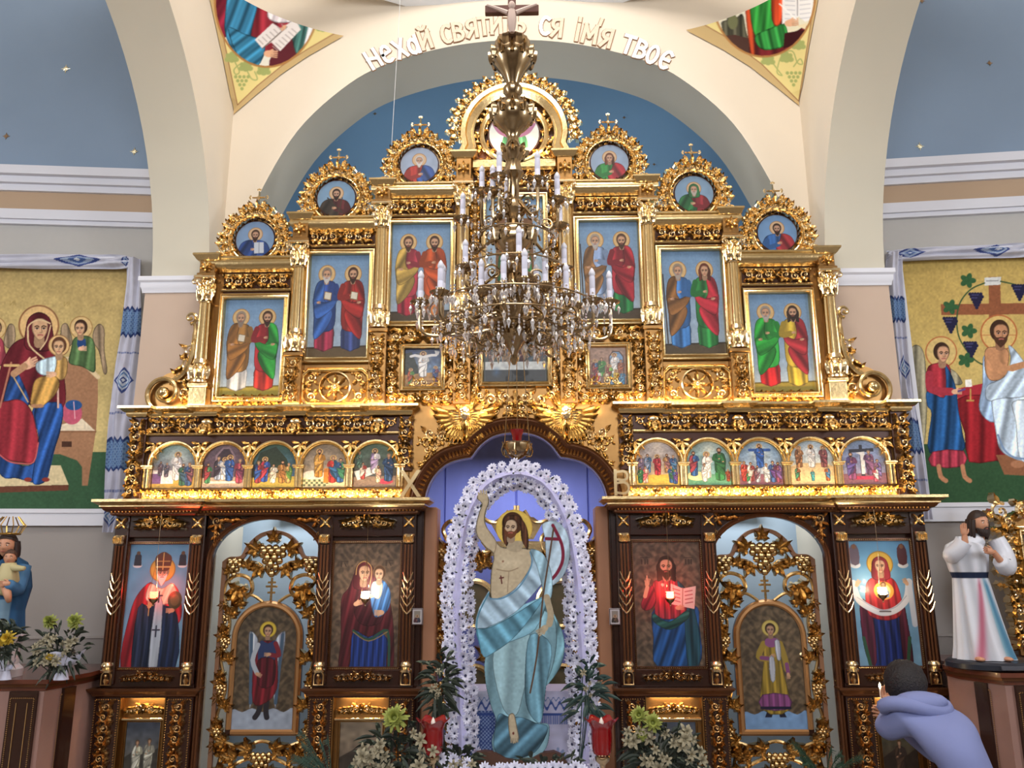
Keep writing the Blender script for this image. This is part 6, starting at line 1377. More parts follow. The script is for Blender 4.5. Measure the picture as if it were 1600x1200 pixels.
def towel_strip(s, cols, A, label, axis):
    """cols: for each canvas row (or column) the left/right world points"""
    t = thing('embroidered_towel', label, 'towel', tuple((Vector(cols[0][0])+Vector(cols[0][1]))/2), 'embroidered towels around the wall paintings')
    ny, nx = A.X.shape; L = len(cols); tt = np.linspace(0, L-1, ny if axis == 'v' else nx); i = np.minimum(tt.astype(int), L-2); f = (tt-i)[:, None]
    a = np.array([c[0] for c in cols], float); b_ = np.array([c[1] for c in cols], float); a = a[i]*(1-f)+a[i+1]*f; b_ = b_[i]*(1-f)+b_[i+1]*f
    if axis == 'v':
        u = np.linspace(0, 1, nx)[None, :, None]; V = a[:, None]*(1-u)+b_[:, None]*u; w = u[..., 0]; l = np.linspace(0, 1, ny)[:, None]
    else:
        u = np.linspace(0, 1, ny)[:, None, None]; V = a[None]*(1-u)+b_[None]*u; w = u[..., 0]; l = np.linspace(0, 1, nx)[None, :]
    fold = .012*np.sin(w*9+3*np.sin(l*5))+.012*np.sin(w*17+l*8)-.03*np.sin(PI*w)
    V = V.copy(); V[..., 1] += fold-.012
    panel('embroidered_cloth', A, [(0, 0, 0)]*4, PAINTM, t, warp=lambda Pw, A_: V)
    V2 = V[::8, ::4].copy(); V2[..., 1] += .02; n1, n2 = V2.shape[:2]; b = MB(); b.v = [tuple(p) for p in V2.reshape(-1, 3)]
    b.f = [(i_*n2+j, i_*n2+j+1, (i_+1)*n2+j+1, (i_+1)*n2+j) for i_ in range(n1-1) for j in range(n2-1)]; b.m = [0]*len(b.f); obj('cloth_lining', b, WHITE, t)
# hanging ends
A = Art(48, 440, 'cfcfe0', 1.3, (0, 400)); A.vgrad('d0d0e2', 'c4c4dc', 400, 840); A.noise(.02, 8)
for k, y0, y1 in (('band', 490, 530), ('line', 555, 559), ('diamond', 582, 626), ('line', 650, 654), ('band', 682, 722), ('line', 748, 752), ('diamond', 778, 832)): emb(A, 4, 44, y0, y1, k)
rows = [(405, 199, 221), (440, 197, 222), (480, 193, 223), (530, 188, 221), (570, 181, 217), (610, 176, 213), (660, 171, 211), (720, 168, 207), (770, 165, 204), (800, 163, 190), (832, 161, 183)]
towel_strip(1, [(tuple(PW(a, y, .11)), tuple(PW(b_, y, .10))) for y, a, b_ in rows], A, 'white towel with blue embroidery hanging down the right side of the left painting', 'v')
A = Art(48, 440, 'cfcfe0', 1.3, (0, 390)); A.vgrad('d0d0e2', 'c4c4dc', 390, 830); A.noise(.02, 8)
for k, y0, y1 in (('band', 465, 500), ('line', 520, 524), ('diamond', 550, 598), ('line', 622, 626), ('band', 650, 690), ('line', 723, 727), ('diamond', 748, 790)): emb(A, 4, 44, y0, y1, k)
rows = [(396, 1385, 1408), (430, 1384, 1408), (480, 1388, 1412), (530, 1393, 1416), (570, 1399, 1420), (610, 1403, 1424), (660, 1412, 1434), (720, 1418, 1445), (770, 1428, 1450), (790, 1434, 1452), (812, 1434, 1456)]
towel_strip(1, [(tuple(PW(a, y, .10)), tuple(PW(b_, y, .11))) for y, a, b_ in rows], A, 'white towel with blue embroidery hanging down the left side of the right painting', 'v')
# top swathes
def top_towel(pts, label, cx, org):
    A = Art(300, 22, 'cfcfe0', 1.3, (org, 0)); A.noise(.02, 8)
    for c in cx: X, Y = A.X-c, A.Y-10; d = np.abs(X)/24+np.abs(Y)/9.5; A.blend((d < 1)*1.0, '3c4f98'); A.blend((d < .72)*1.0, 'a8bcdc'); A.blend((d < .42)*1.0, '4c6cb0'); A.blend((d < .16)*1.0, 'dfe6f2')
    towel_strip(1, pts, A, label, 'h')
top_towel([(tuple(PW(x, y0, .09)), tuple(PW(x, y1, .09))) for x, y0, y1 in ((-85, 397, 419), (0, 397, 420), (70, 397, 421), (165, 399, 421), (195, 400, 421), (215, 403, 420))], 'white towel with blue lozenges laid along the top of the left painting', (70, 168), -85)
top_towel([(tuple(PW(x, y0, .09)), tuple(PW(x, y1, .09))) for x, y0, y1 in ((1385, 392, 408), (1400, 390, 409), (1460, 386, 406), (1560, 383, 404), (1600, 381, 403), (1685, 380, 402))], 'white towel with blue lozenges laid along the top of the right painting', (1464, 1562), 1385)
PAINT_GAIN = _g; PAINT_SAT = .88

# ------------------------------------------------------------------ stars on the blue plaster
STAR = mat('gilt_star', 'fff2cc', .35, 1); STARD = mat('dull_star', '9a7c5c', .5, .6)
def star(q, r, m, label):
    y = q[1]-.006; b = MB(); vs = []; k = 8
    for i in range(16): a = PI/8*i; rr = r*(1 if i % 4 == 0 else .62 if i % 2 == 0 else .38); vs.append((q[0]+rr*math.cos(a), y, q[2]+rr*math.sin(a)))
    n = len(vs); vs2 = [(x, y_+.004, z_) for x, y_, z_ in vs]; b.add([(q[0], y-.006, q[2])]+vs+vs2, [(0, 1+(i+1) % n, 1+i) for i in range(n)]+[(1+i, 1+(i+1) % n, 1+n+(i+1) % n, 1+n+i) for i in range(n)])
    tag(obj('wall_star', b, m, angle=10), label, 'star', 'stars on the blue plaster')
star(PW(103, 108, 0), .045, STAR, 'bright gilt star high on the left blue wall'); star(PW(210, 237, 0), .04, STAR, 'bright gilt star just above the left white cornice')
star(PW(10, 213, 0), .035, STARD, 'dull brown star at the left edge of the picture'); star(PW(1437, 229, 0), .04, STAR, 'bright gilt star on the right blue wall'); star(PW(1546, 99, 0), .03, STARD, 'dull star high on the right blue wall'); star(PW(1440, 2, 0), .03, STARD, 'dull star at the top edge right of the arch')
def apse_pt(px, py):
    d = ray(px, py); best = None
    for k in range(400):
        t = (Vector((0, 0, 0)), ) and (6.9+k*.01)/d.y; q = CAMP+d*t
        if q.z > 5: r = math.hypot(q.x, q.z-5.0) ; rr = ((q.x/2.9)**2+((q.y-.9)/2.6)**2+((q.z-5)/2.2)**2)
        else: rr = (q.x/2.9)**2+((q.y-.9)/2.6)**2
        if rr >= .955: return q
    return q
for px, py, lb in ((586, 178, 'small dark star on the apse above the third left crest'), (903, 193, 'small dark star on the apse right of the top arch'), (975, 184, 'small dark star beside the cross of the crest right of the top arch'), (1022, 257, 'small dark star on the apse between the two upper right crests')): star(apse_pt(px, py), .025, STARD, lb)

# ------------------------------------------------------------------ inscription along the chancel arch
ins = thing('arch_inscription', 'gilt outlined lettering following the curve of the chancel arch', 'lettering', tuple(P(800, 60, YF)))
LGLINT = mat('letter_painted_glint', 'ffffff', .25, .0, coat=1); LRIM = mat('letter_rim', '8a6440', .5, .3); LNOGLINT = mat('letter_no_glint', 'd9c3ac', .6, .0)  # same gilt twice: white paints in the dome light's reflection, tan omits it
def oval(cx, cy, rx, ry, a0=0, a1=360, n=10): return [(cx+rx*math.cos(math.radians(a0+(a1-a0)*k/n)), cy+ry*math.sin(math.radians(a0+(a1-a0)*k/n))) for k in range(n+1)]
M_ = 0
GLY = {'н': [[(0, 0), (0, 1)], [(.55, 0), (.55, 1)], [(0, .62), (.55, .42)]], 'е': [[(.08, .5), (.5, .58)]+oval(.29, .6, .23, .38, 0, 180, 6)+[(.06, .4)]+oval(.3, .3, .24, .28, 180, 310, 5)], 'х': [[(0, 0), (.5, 1)], [(0, 1), (.5, 0)]],
 'а': [oval(.25, .42, .24, .42, 20, 380), [(.5, 0), (.5, .95)]], 'й': [[(0, 1), (0, 0)], [(0, .12), (.5, .9)], [(.5, 1), (.5, 0)], oval(.25, 1.28, .17, .14, 190, 350, 5)], 'с': [oval(.3, .5, .28, .5, 55, 305)], 'в': [[(0, 0), (0, 1)], [(0, .98)]+oval(.18, .76, .26, .22, 90, -90, 6)+[(0, .54)], [(0, .54)]+oval(.2, .28, .3, .27, 90, -90, 6)+[(0, .01)]],
 'я': [[(.5, 0), (.5, 1)], [(.5, .98)]+oval(.28, .72, .26, .26, 90, 270, 6)+[(.5, .46)], [(.34, .46), (.02, 0)]], 'т': [[(0, .97), (.55, .97)], [(.28, 0), (.28, .97)]], 'и': [[(0, 1), (0, 0)], [(.0, .12), (.5, .9)], [(.5, 1), (.5, 0)]], 'ь': [[(0, 1), (0, 0)], [(0, .52)]+oval(.18, .27, .28, .26, 90, -90, 6)+[(0, .01)]],
 'і': [[(.1, 0), (.1, .9)], [(.1, 1.14), (.1, 1.28)]], 'м': [[(0, 0), (.04, 1)], [(.04, 1), (.35, .3)], [(.35, .3), (.66, 1)], [(.66, 1), (.7, 0)]], "'": [[(0, .8), (.04, 1.1)]], 'о': [oval(.26, .5, .26, .5, 0, 360, 14)], 'є': [oval(.32, .5, .28, .5, 50, 310), [(.06, .5), (.45, .5)]]}
def glyph(ch, q, ang, H_, wd, y0, y1):
    st = GLY[ch]; xs = [p[0] for l in st for p in l]; mx = (min(xs)+max(xs))/2; ca, sa = math.cos(ang), math.sin(ang); b = MB()
    for si, l in enumerate(st):
        dd = .0011*si
        l = [((x-mx)*H_*.92, (z_-.5)*H_) for x, z_ in l]; cl = math.dist(l[0], l[-1]) < 1e-6
        if cl: l = l[:-1]
        else:
            e = wd*.5
            for a_, b_ in ((0, 1), (-1, -2)): d = math.dist(l[a_], l[b_]); l[a_] = (l[a_][0]+(l[a_][0]-l[b_][0])/d*e, l[a_][1]+(l[a_][1]-l[b_][1])/d*e)
        l = [(q.x+x*ca-z_*sa, q.z+x*sa+z_*ca) for x, z_ in l]
        b.sweep(l, [(-wd/2, 0), (-wd/2, y1-y0+dd), (wd/2, y1-y0+dd), (wd/2, 0)], cl, base=q.y+.011-y0)
    return b
LT = [('н', 583, 92, 30), ('е', 604, 84, 27), ('х', 625, 76, 24), ('а', 645, 70, 20), ('й', 664, 62, 18), ('с', 697, 53, 12), ('в', 716, 49, 10), ('я', 737, 44, 8), ('т', 756, 40, 6), ('и', 775, 38, 3), ('т', 796, 37, 0), ('ь', 813, 37, -2), ('с', 851, 40, -5), ('я', 870, 43, -7), ('і', 903, 49, -11), ('м', 922, 53, -13), ("'", 936, 46, -14), ('я', 948, 59, -16), ('т', 982, 69, -20), ('в', 1002, 77, -22), ('о', 1020, 85, -25), ('є', 1040, 93, -28)]
for ch, px, py, deg in LT:
    q = P(px, py, YF-.012); tall = .23
    a = math.radians(deg)
    obj('letter_outline', glyph(ch, q, a, .175, .043, .0, .004), LRIM, ins, 0); obj('letter', glyph(ch, q, a, .175, .031, .0, .012), LGLINT if (px < 650 or px > 970 or px == 851) else LNOGLINT, ins, 0)
# thin wire hanging from above
b = MB(); a_, c_ = P(627, -30, -.8), P(612, 226, -.4); b.tube([tuple(a_), tuple((a_+c_)/2+Vector((0, 0, -.0))), tuple(c_)], .0022, 5)
tag(obj('hanging_wire', b, mat('pale_wire', 'd8d8d8', .4)), 'thin pale wire hanging down in front of the arch, left of centre', 'wire')
# ------------------------------------------------------------------ flowers
PETW = mat('white_petal', 'e6e6fa', .7, spec=.2); DCEN = mat('daisy_centre', '2a2c50', .6)
CREAMP = mat('cream_petal', 'a39a80', .7, noise=.35, scale=12); LIME = mat('lime_petal', 'a0a850', .7, noise=.3, scale=15); YELP = mat('yellow_petal', 'd8b83c', .7, noise=.2)
LEAFM = mat('dark_leaf', '222e20', .55, noise=.5, scale=8); LEAFG = mat('grey_green_leaf', '66705c', .6, noise=.4, scale=8); SHEER = mat('lavender_organza', 'c0bee8', .7)
WRAP = mat('white_paper_wrap', 'cdcfe4', .6)
def petals(mb, n, r0, r1, w, lift, seg=3, mi=0, twist=0, jit=0, droop=0, ph=0):
    for i in range(n):
        a = 2*PI*i/n+ph+rnd.uniform(-jit, jit); ca, sa = math.cos(a), math.sin(a); vs = []; L = r1*rnd.uniform(1-jit, 1+jit*.3)
        for k in range(seg+1):
            t = k/seg; r = r0+(L-r0)*t; ww = w*math.sin(PI*(.12+.8*t))**.7; h = lift*math.sin(t*PI*.5)-droop*t*t
            for q in (-1, 0, 1): vs.append((ca*r-sa*ww*q, -(h+(.25*w if q else 0)), sa*r+ca*ww*q))
        mb.add(vs, [(k*3+q, k*3+q+1, k*3+q+4, k*3+q+3) for k in range(seg) for q in (0, 1)], mi)
def flower_mesh(kind, seed=0):
    rnd.seed(seed); b = MB()
    if kind == 'daisy': petals(b, 11, .1, 1, .2, .12, jit=.06); petals(b, 9, .1, .8, .18, .28, jit=.08, ph=.3); b.ball((0, -.2, 0), .2, sy=.5, n=8, m=5, mi=1); m = [PETW, DCEN]
    elif kind == 'mum':
        for k in range(7): petals(b, 9+k, .05, 1-.1*k, .12, .25+.14*k, 4, jit=.12, ph=k*.4, droop=.3-.05*k)
        b.ball((0, -.1, 0), .45, sy=.7); m = [LIME]
    elif kind == 'ymum':
        for k in range(7): petals(b, 9+k, .05, 1-.1*k, .12, .25+.14*k, 4, jit=.12, ph=k*.4, droop=.3-.05*k)
        b.ball((0, -.1, 0), .45, sy=.7); m = [YELP]
    else: petals(b, 6, .04, 1.05, .22, .75, 5, jit=.18, droop=.5); petals(b, 5, .03, .5, .1, .8, 3, jit=.2, ph=.5); m = [CREAMP]
    return mesh_obj(kind, b.v, b.f, m, b.m, 60)
FM = {k: flower_mesh(k, 3) for k in ('daisy', 'mum', 'ymum', 'lily')}
def place(name, me, loc, nrm, s, parent, roll=None):
    o = bpy.data.objects.new(name, me); COL.objects.link(o)
    q = (-Vector(nrm).normalized()).to_track_quat('Y', 'Z'); Mx = Matrix.Translation(loc)@q.to_matrix().to_4x4()@Matrix.Rotation(rnd.uniform(0, 6.28) if roll is None else roll, 4, 'Y')@Matrix.Scale(s, 4)
    o.parent = parent; o.matrix_parent_inverse = Matrix.Translation(-parent.location); o.matrix_basis = Mx; return o
def merged(mb, me, loc, nrm, s):
    q = (-Vector(nrm).normalized()).to_track_quat('Y', 'Z'); Mx = Matrix.Translation(loc)@q.to_matrix().to_4x4()@Matrix.Rotation(rnd.uniform(0, 6.28), 4, 'Y')@Matrix.Scale(s, 4)
    n = len(mb.v); mb.v += [tuple(Mx@v.co) for v in me.vertices]; mb.f += [tuple(n+i for i in p.vertices) for p in me.polygons]; mb.m += [p.material_index for p in me.polygons]
def blade(mb, p, d, L, W, droop=.3, n=5):
    p = Vector(p); d = Vector(d).normalized(); side = d.cross(Vector((rnd.uniform(-.3, .3), -1, rnd.uniform(-.3, .3)))).normalized(); vs = []
    for i in range(n+1):
        t = i/n; w = W*math.sin(PI*(.08+.9*t)); q = p+d*L*t+Vector((0, 0, -droop*L*t*t)); up = side.cross(d)*w*.3
        vs += [tuple(q-side*w), tuple(q+up), tuple(q+side*w)]
    mb.add(vs, [(i*3+k, i*3+k+1, i*3+k+4, i*3+k+3) for i in range(n) for k in (0, 1)])

# ------------------------------------------------------------------ painted cut-out figure on its stand
class Cut(Art):
    tr = True
    def __init__(s, *a, **k): super().__init__(*a, **k); s.al = np.zeros(s.X.shape)
    def blend(s, m, col):
        super().blend(m, col)
        if s.tr: s.al = np.maximum(s.al, np.clip(m, 0, 1) if not np.isscalar(m) else s.al)
        return s
A = Cut(250, 460, '6a8a9a', 1.5, (680, 745)); z = lambda *p: [(620+x/2.4, 700+y/2.4) for x, y in p]
A.ell(*z((440, 300))[0], 29, 29, 'c49a3c'); A.ell(*z((440, 300))[0], 27.5, 27.5, 'd8b650')
A.cloth(z((545, 285), (600, 275), (640, 320), (650, 400), (625, 480), (575, 515), (560, 420), (555, 340)), 'a8c0d4', .14, .2, .4); A.line(z((585, 290), (618, 360), (622, 420), (600, 470), (572, 500)), 5, '7c2038', 5); A.line(z((560, 340), (608, 342)), 5, '7c2038')
A.cloth(z((560, 540), (590, 620), (625, 700), (625, 790), (590, 860), (540, 900), (520, 800)), '6a98a8', .3, .2, .4)
SK = 'b8a688'
A.poly(z((300, 330), (296, 290), (308, 240), (318, 210), (300, 190), (306, 172), (322, 168), (342, 180), (346, 205), (334, 240), (334, 285), (372, 345), (400, 372), (500, 378), (555, 420), (555, 500), (470, 560), (380, 575), (352, 560), (352, 470), (362, 400), (335, 375)), SK, smooth=4); A.edge(A.last, .7, 4)
for k, (x0, y0) in enumerate(((306, 176), (314, 168), (324, 166), (334, 170))): A.line(z((x0+4, y0+12), (x0, y0-8)), 3.2, hx(SK)*1.02)
A.glow(*z((410, 430))[0], 22, 'd2c2a4', .6); A.glow(*z((455, 430))[0], 18, 'cdbc9e', .6); A.glow(*z((410, 510))[0], 20, 'c8b698', .5)
A.line(z((375, 455), (420, 462), (455, 450)), 1.6, '8f7a60', 4); A.line(z((420, 465), (415, 540)), 1.3, '98836a', 3); A.line(z((338, 300), (372, 350), (364, 400)), 1.5, '8f7a60', 4); A.ell(*z((398, 425))[0], 1.6, 1.6, '8a6450')
A.line(z((390, 480), (394, 508)), 2.0, '5a2424'); A.line(z((386, 488), (400, 486)), 2.0, '5a2424')
A.poly(z((412, 355), (420, 385), (462, 388), (472, 350)), hx(SK)*.9, smooth=3)
A.cloth(z((402, 268), (395, 300), (398, 345), (412, 368), (420, 340), (408, 300)), '503020', .3, .6); A.cloth(z((470, 270), (488, 300), (495, 350), (490, 382), (470, 350), (465, 310)), '503020', .3, .6); A.ell(*z((434, 282))[0], 16.5, 17.5, '4a2c1c')
fx, fy = z((428, 303))[0]; A.face(fx, fy-1.5, 11, '4a2c1c', '6a3c24', 'c0a284', -.25, bl=.35); A.cloth(z((398, 270), (412, 256), (440, 252), (462, 258), (478, 285), (474, 320), (462, 290), (440, 268), (414, 274), (404, 300)), '4f2f1f', .3, .5)
# mantle and robe
A.cloth(z((340, 760), (330, 860), (350, 960), (372, 1030), (355, 1100), (372, 1155), (430, 1168), (500, 1165), (560, 1128), (572, 1040), (530, 1025), (515, 940), (560, 880), (590, 800), (600, 700), (575, 620), (440, 600)), '76a0b0', .2, .13, .12, 2)
A.cloth(z((380, 720), (360, 820), (400, 980), (450, 1000), (480, 900), (520, 760), (460, 660)), '8db2be', .12, .12, .1, 4); A.cloth(z((500, 700), (480, 860), (490, 980), (540, 1030), (560, 900), (580, 740)), '5f8da2', .26, .22, -.1, 5)
A.cloth(z((380, 1000), (362, 1100), (380, 1152), (440, 1164), (520, 1140), (568, 1050), (520, 1030), (470, 1010), (420, 1008)), '4a7288', .35, .2, .8, 3)
A.cloth(z((330, 600), (322, 700), (330, 780), (352, 760), (420, 730), (520, 680), (560, 560), (460, 590)), '6f9fb4', .22, .16, 1.1, 1)
A.cloth(z((345, 535), (312, 590), (296, 640), (298, 680), (350, 670), (440, 620), (520, 540), (560, 480), (558, 430), (530, 395), (500, 380), (502, 440), (450, 520), (390, 560), (350, 560)), '9ab6cc', .2, .2, -.75, 2)
A.cloth(z((298, 680), (310, 740), (326, 785), (360, 770), (430, 720), (500, 640), (548, 560), (440, 625), (350, 672)), '5a92ac', .26, .17, -.6, 5)
A.line(z((500, 390), (505, 440), (460, 520), (400, 562), (350, 565)), 2.2, '5a88a8', 5); A.line(z((345, 545), (308, 620), (300, 680), (318, 770)), 2, '3f7c98', 5)
A.cloth(z((500, 380), (545, 392), (572, 440), (584, 500), (580, 560), (556, 575), (540, 500), (520, 430)), '8fb4c8', .2, .25, .2, 4)
A.line(z((562, 560), (577, 620), (572, 660)), 10, hx(SK)*.92, 4); A.line(z((588, 300), (570, 420), (548, 560), (525, 780), (500, 918)), 2.6, '5a4030', 3); A.hand(*z((552, 678))[0], 7.5, 2.5, hx(SK)*.97)
A.poly(z((420, 1002), (440, 998), (452, 1050), (458, 1090), (440, 1108), (424, 1085), (418, 1040)), hx(SK)*.98, smooth=4); A.edge(A.last, .6, 3); 
for k in range(4): A.line(z((428+8*k, 1090), (429+8*k, 1106-2*abs(k-1))), 2.2, hx(SK)*.85)
A.ell(*z((437, 1070))[0], 1.6, 2.2, '6a3028')
A.noise(.03, 3, 2)
YC = -.75
def PYv(X, Y, yy):
    D = np.array(FW)*FPX+np.array(RT)*(X[..., None]-800)+np.array(UP)*(600-Y[..., None]); t = (yy+6)/D[..., 1]; return np.array(CAMP)+D*t[..., None]
V = PYv(A.X, A.Y, YC); PAINT_GAIN = .95
fig = thing('painted_figure_cutout', 'tall flat painted cutout of a bare chested man in pale blue cloth inside the daisies', 'cut-out', tuple(P(800, 1190, YC)))
po = panel('painted_board', A, [(0, 0, 0)]*4, PAINTM, fig, (A.al > .45).astype(float), warp=lambda Pw, A_: V)
sm = po.modifiers.new('thickness', 'SOLIDIFY'); sm.thickness = .012; sm.offset = -1
PAINT_GAIN = _g
b = MB(); b.prism([(P(q[0], q[1], YC).x, P(q[0], q[1], YC).z) for q in z((285, 1155), (300, 1140), (330, 1134), (372, 1140), (408, 1160), (450, 1168), (500, 1164), (540, 1142), (590, 1136), (622, 1150), (640, 1178), (640, 1265), (285, 1265))], YC-.03, YC+.03); obj('wooden_base', b, mat('brown_base_wood', '50301f', .5, noise=.3), fig)
# low table carrying the figure
b = MB(); b.box(-1.2, 1.2, -1.25, -.5, .27, .30, .006); tt = thing('low_altar_table', 'low white covered table under the painted cut-out figure and the daisy arch', 'table', (0, -.85, 0)); obj('tabletop', b, WHITE, tt)
for x in (-1.1, 1.1):
    for y in (-1.18, -.57): b = MB(); b.box(x-.03, x+.03, y-.03, y+.03, 0, .27, .004); obj('leg', b, WOOD, tt)
# tetrapod table with embroidered cloth behind the figure
te = thing('draped_table', 'table with a blue and white embroidered fringed cloth behind the painted cut-out figure', 'table', (0, -.27, 0))
b = MB(); b.box(-.34, .36, -.42, -.12, 0, .835, .004); obj('table_body', b, WOOD, te)
A = Art(150, 130, 'c6c4e4', 1.3, (735, 1080)); A.noise(.03, 6); X, Y = A.X, A.Y
A.poly([(735, 1083), (790, 1083), (790, 1220), (735, 1220)], '3a4f96'); A.blend(((X < 790) & (np.sin(X*1.3)*np.sin(Y*1.3) > .1))*.8, '9cb4dc'); A.blend(((X < 790) & (Y < 1104))*.9, 'ccd0ea')
A.blend(((Y < 1110) & (Y > 1086) & (np.abs(Y-1098-4*np.sin(X*.55)) < 2.2))*1.0, '3f58a4'); A.blend((np.abs(Y-1090-2*np.sin(X*.9)) < .9)*.9, '5c78b8'); A.blend(((Y > 1108) & (Y < 1121) & (X > 790) & (np.sin(X*3) > -.4))*.9, '4a64b0'); A.blend((np.abs(Y-1109) < 1.5)*1.0, '3c54a0')
for x, y in ((862, 1160), (850, 1200)):
    for k in range(4): a = k*PI/4; A.line([(x-9*math.cos(a), y-9*math.sin(a)), (x+9*math.cos(a), y+9*math.sin(a))], 3.4, '8c9cc8')
PAINT_GAIN = .95
panel('embroidered_cloth', A, [(-.37, -.435, .85), (.39, -.435, .85), (.39, -.435, .2), (-.37, -.435, .2)], PAINTM, te)
PAINT_GAIN = _g
b = MB(); b.box(-.37, .39, -.434, -.11, .838, .85, .003); b.box(-.37, .39, -.434, -.424, .2, .84, .002); obj('cloth_top', b, mat('cloth_lavender', 'c6c4e4', .85), te)
# ------------------------------------------------------------------ daisy arch
ga = thing('daisy_garland_arch', 'arch of white artificial daisies with dark centres around the painted figure', 'garland', tuple(P(806, 1210, -.62)))
gp = catmull([(725, 1228), (722, 1150), (719, 1080), (716, 1000), (715, 920), (722, 850), (735, 800), (762, 758), (805, 742), (848, 756), (878, 800), (893, 850), (903, 920), (908, 1000), (912, 1080), (914, 1150), (916, 1228)], n=12)
gw = [P(x, y, -.62) for x, y in gp]
rnd.seed(5)
b = MB(); b.tube([tuple(q+Vector((0, .03, 0))) for q in gw], .012, 6); obj('hoop', b, WHITE, ga)
b = MB(); n = len(gw); vs = []
for i, q in enumerate(gw):
    d = (gw[min(i+1, n-1)]-gw[max(i-1, 0)]).normalized(); nn = Vector((-d.z, 0, d.x)); f = .008*math.sin(i*1.3)
    vs += [tuple(q-nn*.03+Vector((0, -.02+f, 0))), tuple(q+Vector((0, -.05-f, 0))), tuple(q+nn*.03+Vector((0, -.02+f, 0)))]
b.add(vs, [(i*3+k, i*3+k+1, i*3+k+4, i*3+k+3) for i in range(n-1) for k in (0, 1)]); obj('organza_ribbon', b, SHEER, ga)
cands = []; acc = 0; step = .062
L = 0; pts = []
for i in range(len(gw)-1):
    seg = (gw[i+1]-gw[i]).length
    while acc < seg:
        pts.append((gw[i].lerp(gw[i+1], acc/seg), (gw[i+1]-gw[i]).normalized())); acc += step
    acc -= seg
for i, (q, d) in enumerate(pts):
    nn = Vector((-d.z, 0, d.x))
    for j, (o, yo, tilt) in enumerate(((-.078, .02, -.8), (-.036, -.02, -.25), (.036, -.02, .25), (.078, .03, .7), (.058, .12, .5))):
        o2 = o+rnd.uniform(-.008, .008); c_ = q+nn*o2+d*(.03*(j % 2)+rnd.uniform(-.008, .008))+Vector((0, yo, 0)); nv = Vector((0, -1, 0))+nn*tilt+Vector((rnd.uniform(-.35, .35), 0, rnd.uniform(-.4, .2)))
        cands.append((c_, nv, rnd.uniform(.032, .046), j))
rnd.shuffle(cands); cands.sort(key=lambda c: c[3] not in (1, 2))
fb = MB()
for k, (c_, nv, s_, j) in enumerate(cands):
    if k < 100: place('daisy', FM['daisy'], c_, nv, s_, ga)
    else: merged(fb, FM['daisy'], c_, nv, s_)
lb_ = MB()
for k in range(70):
    q, d = pts[rnd.randrange(len(pts))]; nn = Vector((-d.z, 0, d.x)); blade(lb_, q+nn*rnd.uniform(-.08, .08)+Vector((0, -.03, 0)), (rnd.uniform(-1, 1), -.8, rnd.uniform(-1, 1)), .04, .006, .2, 3)
o = obj('dark_leaf_bits', lb_, LEAFM, ga, 0); o['kind'] = 'stuff'
o = obj('daisy_mass', fb, [PETW, DCEN], ga, 0); o['kind'] = 'stuff'
# ------------------------------------------------------------------ bouquets
def bouquet(name, label, c, w, h, flowers, seed, leaves=70, wrap=None, base=None, lm=LEAFM):
    rnd.seed(seed); c = Vector(c); t = thing(name, label, 'flowers', tuple(base or (c-Vector((0, 0, h)))))
    foot = Vector(base or (c-Vector((0, 0, h))))
    b = MB()
    for k in range(leaves):
        a = rnd.uniform(0, 2*PI); r = rnd.uniform(.1, .8); q = c+Vector((math.cos(a)*w*r*1.0, rnd.uniform(-.1, .1), math.sin(a)*h*r*.9-h*.1)); blade(b, q, (math.cos(a)*1.0+rnd.uniform(-.9, .9), rnd.uniform(-.9, .2), math.sin(a)*.8+rnd.uniform(-.3, 1.1)), rnd.uniform(.07, .14), rnd.uniform(.008, .018), .4)
    lo = obj('leaves', b, [lm, LEAFG], t, 0); lo['kind'] = 'stuff'
    for i in range(0, len(lo.data.polygons), 3): lo.data.polygons[i].material_index = 1 if (i//10) % 3 == 0 else 0
    b = MB()
    for kind, x, zz_, s_ in flowers:
        q = c+Vector((x, -.06-rnd.uniform(0, .05), zz_)); b.tube([tuple(foot+Vector((x*.15, 0, .02))), tuple((foot+q)/2+Vector((0, -.01, 0))), tuple(q)], .003, 4)
    obj('stems', b, lm, t, 0)
    for kind, x, zz_, s_ in flowers:
        q = c+Vector((x, -.08-rnd.uniform(0, .05), zz_)); place({'mum': 'chrysanthemum', 'ymum': 'chrysanthemum', 'lily': 'lily', 'daisy': 'daisy'}[kind], FM[kind], q, (x*1.5, -1, zz_*1.5+rnd.uniform(-.1, .4)), s_, t)
    if wrap:
        wz, wr = wrap; b = MB(); vs = []; n_ = 28
        for k, (r, hh) in enumerate(((.05, 0), (.035, .06), (.05, .09), (wr*.7, wz*.6), (wr, wz))):
            for i in range(n_): a = 2*PI*i/n_; rr = r*(1+(.16 if k > 2 else .05)*math.sin(a*5+k)); vs.append((foot.x+rr*math.cos(a), foot.y+rr*math.sin(a)*.7, foot.z+hh+(.03*math.sin(a*3) if k == 4 else 0)))
        b.add(vs, [(k*n_+i, k*n_+(i+1) % n_, (k+1)*n_+(i+1) % n_, (k+1)*n_+i) for k in range(4) for i in range(n_)]); obj('paper_wrap', b, WRAP, t)
    return t
def PX(px, py, Y): return tuple(P(px, py, Y))
def rf(n, w, h, seed, kinds=('lily',), s=(.03, .05)):
    r_ = random.Random(seed); return [(r_.choice(kinds), r_.uniform(-w, w), r_.uniform(-h, h), r_.uniform(*s)) for _ in range(n)]
bouquet('flower_bouquet', 'wilting cream bouquet with one lime chrysanthemum, left of the left red lamp', PX(622, 1172, -.95), .26, .2, [('mum', .0, .2, .085)]+rf(26, .22, .12, 4), 11, 150, base=PX(625, 1235, -.93))
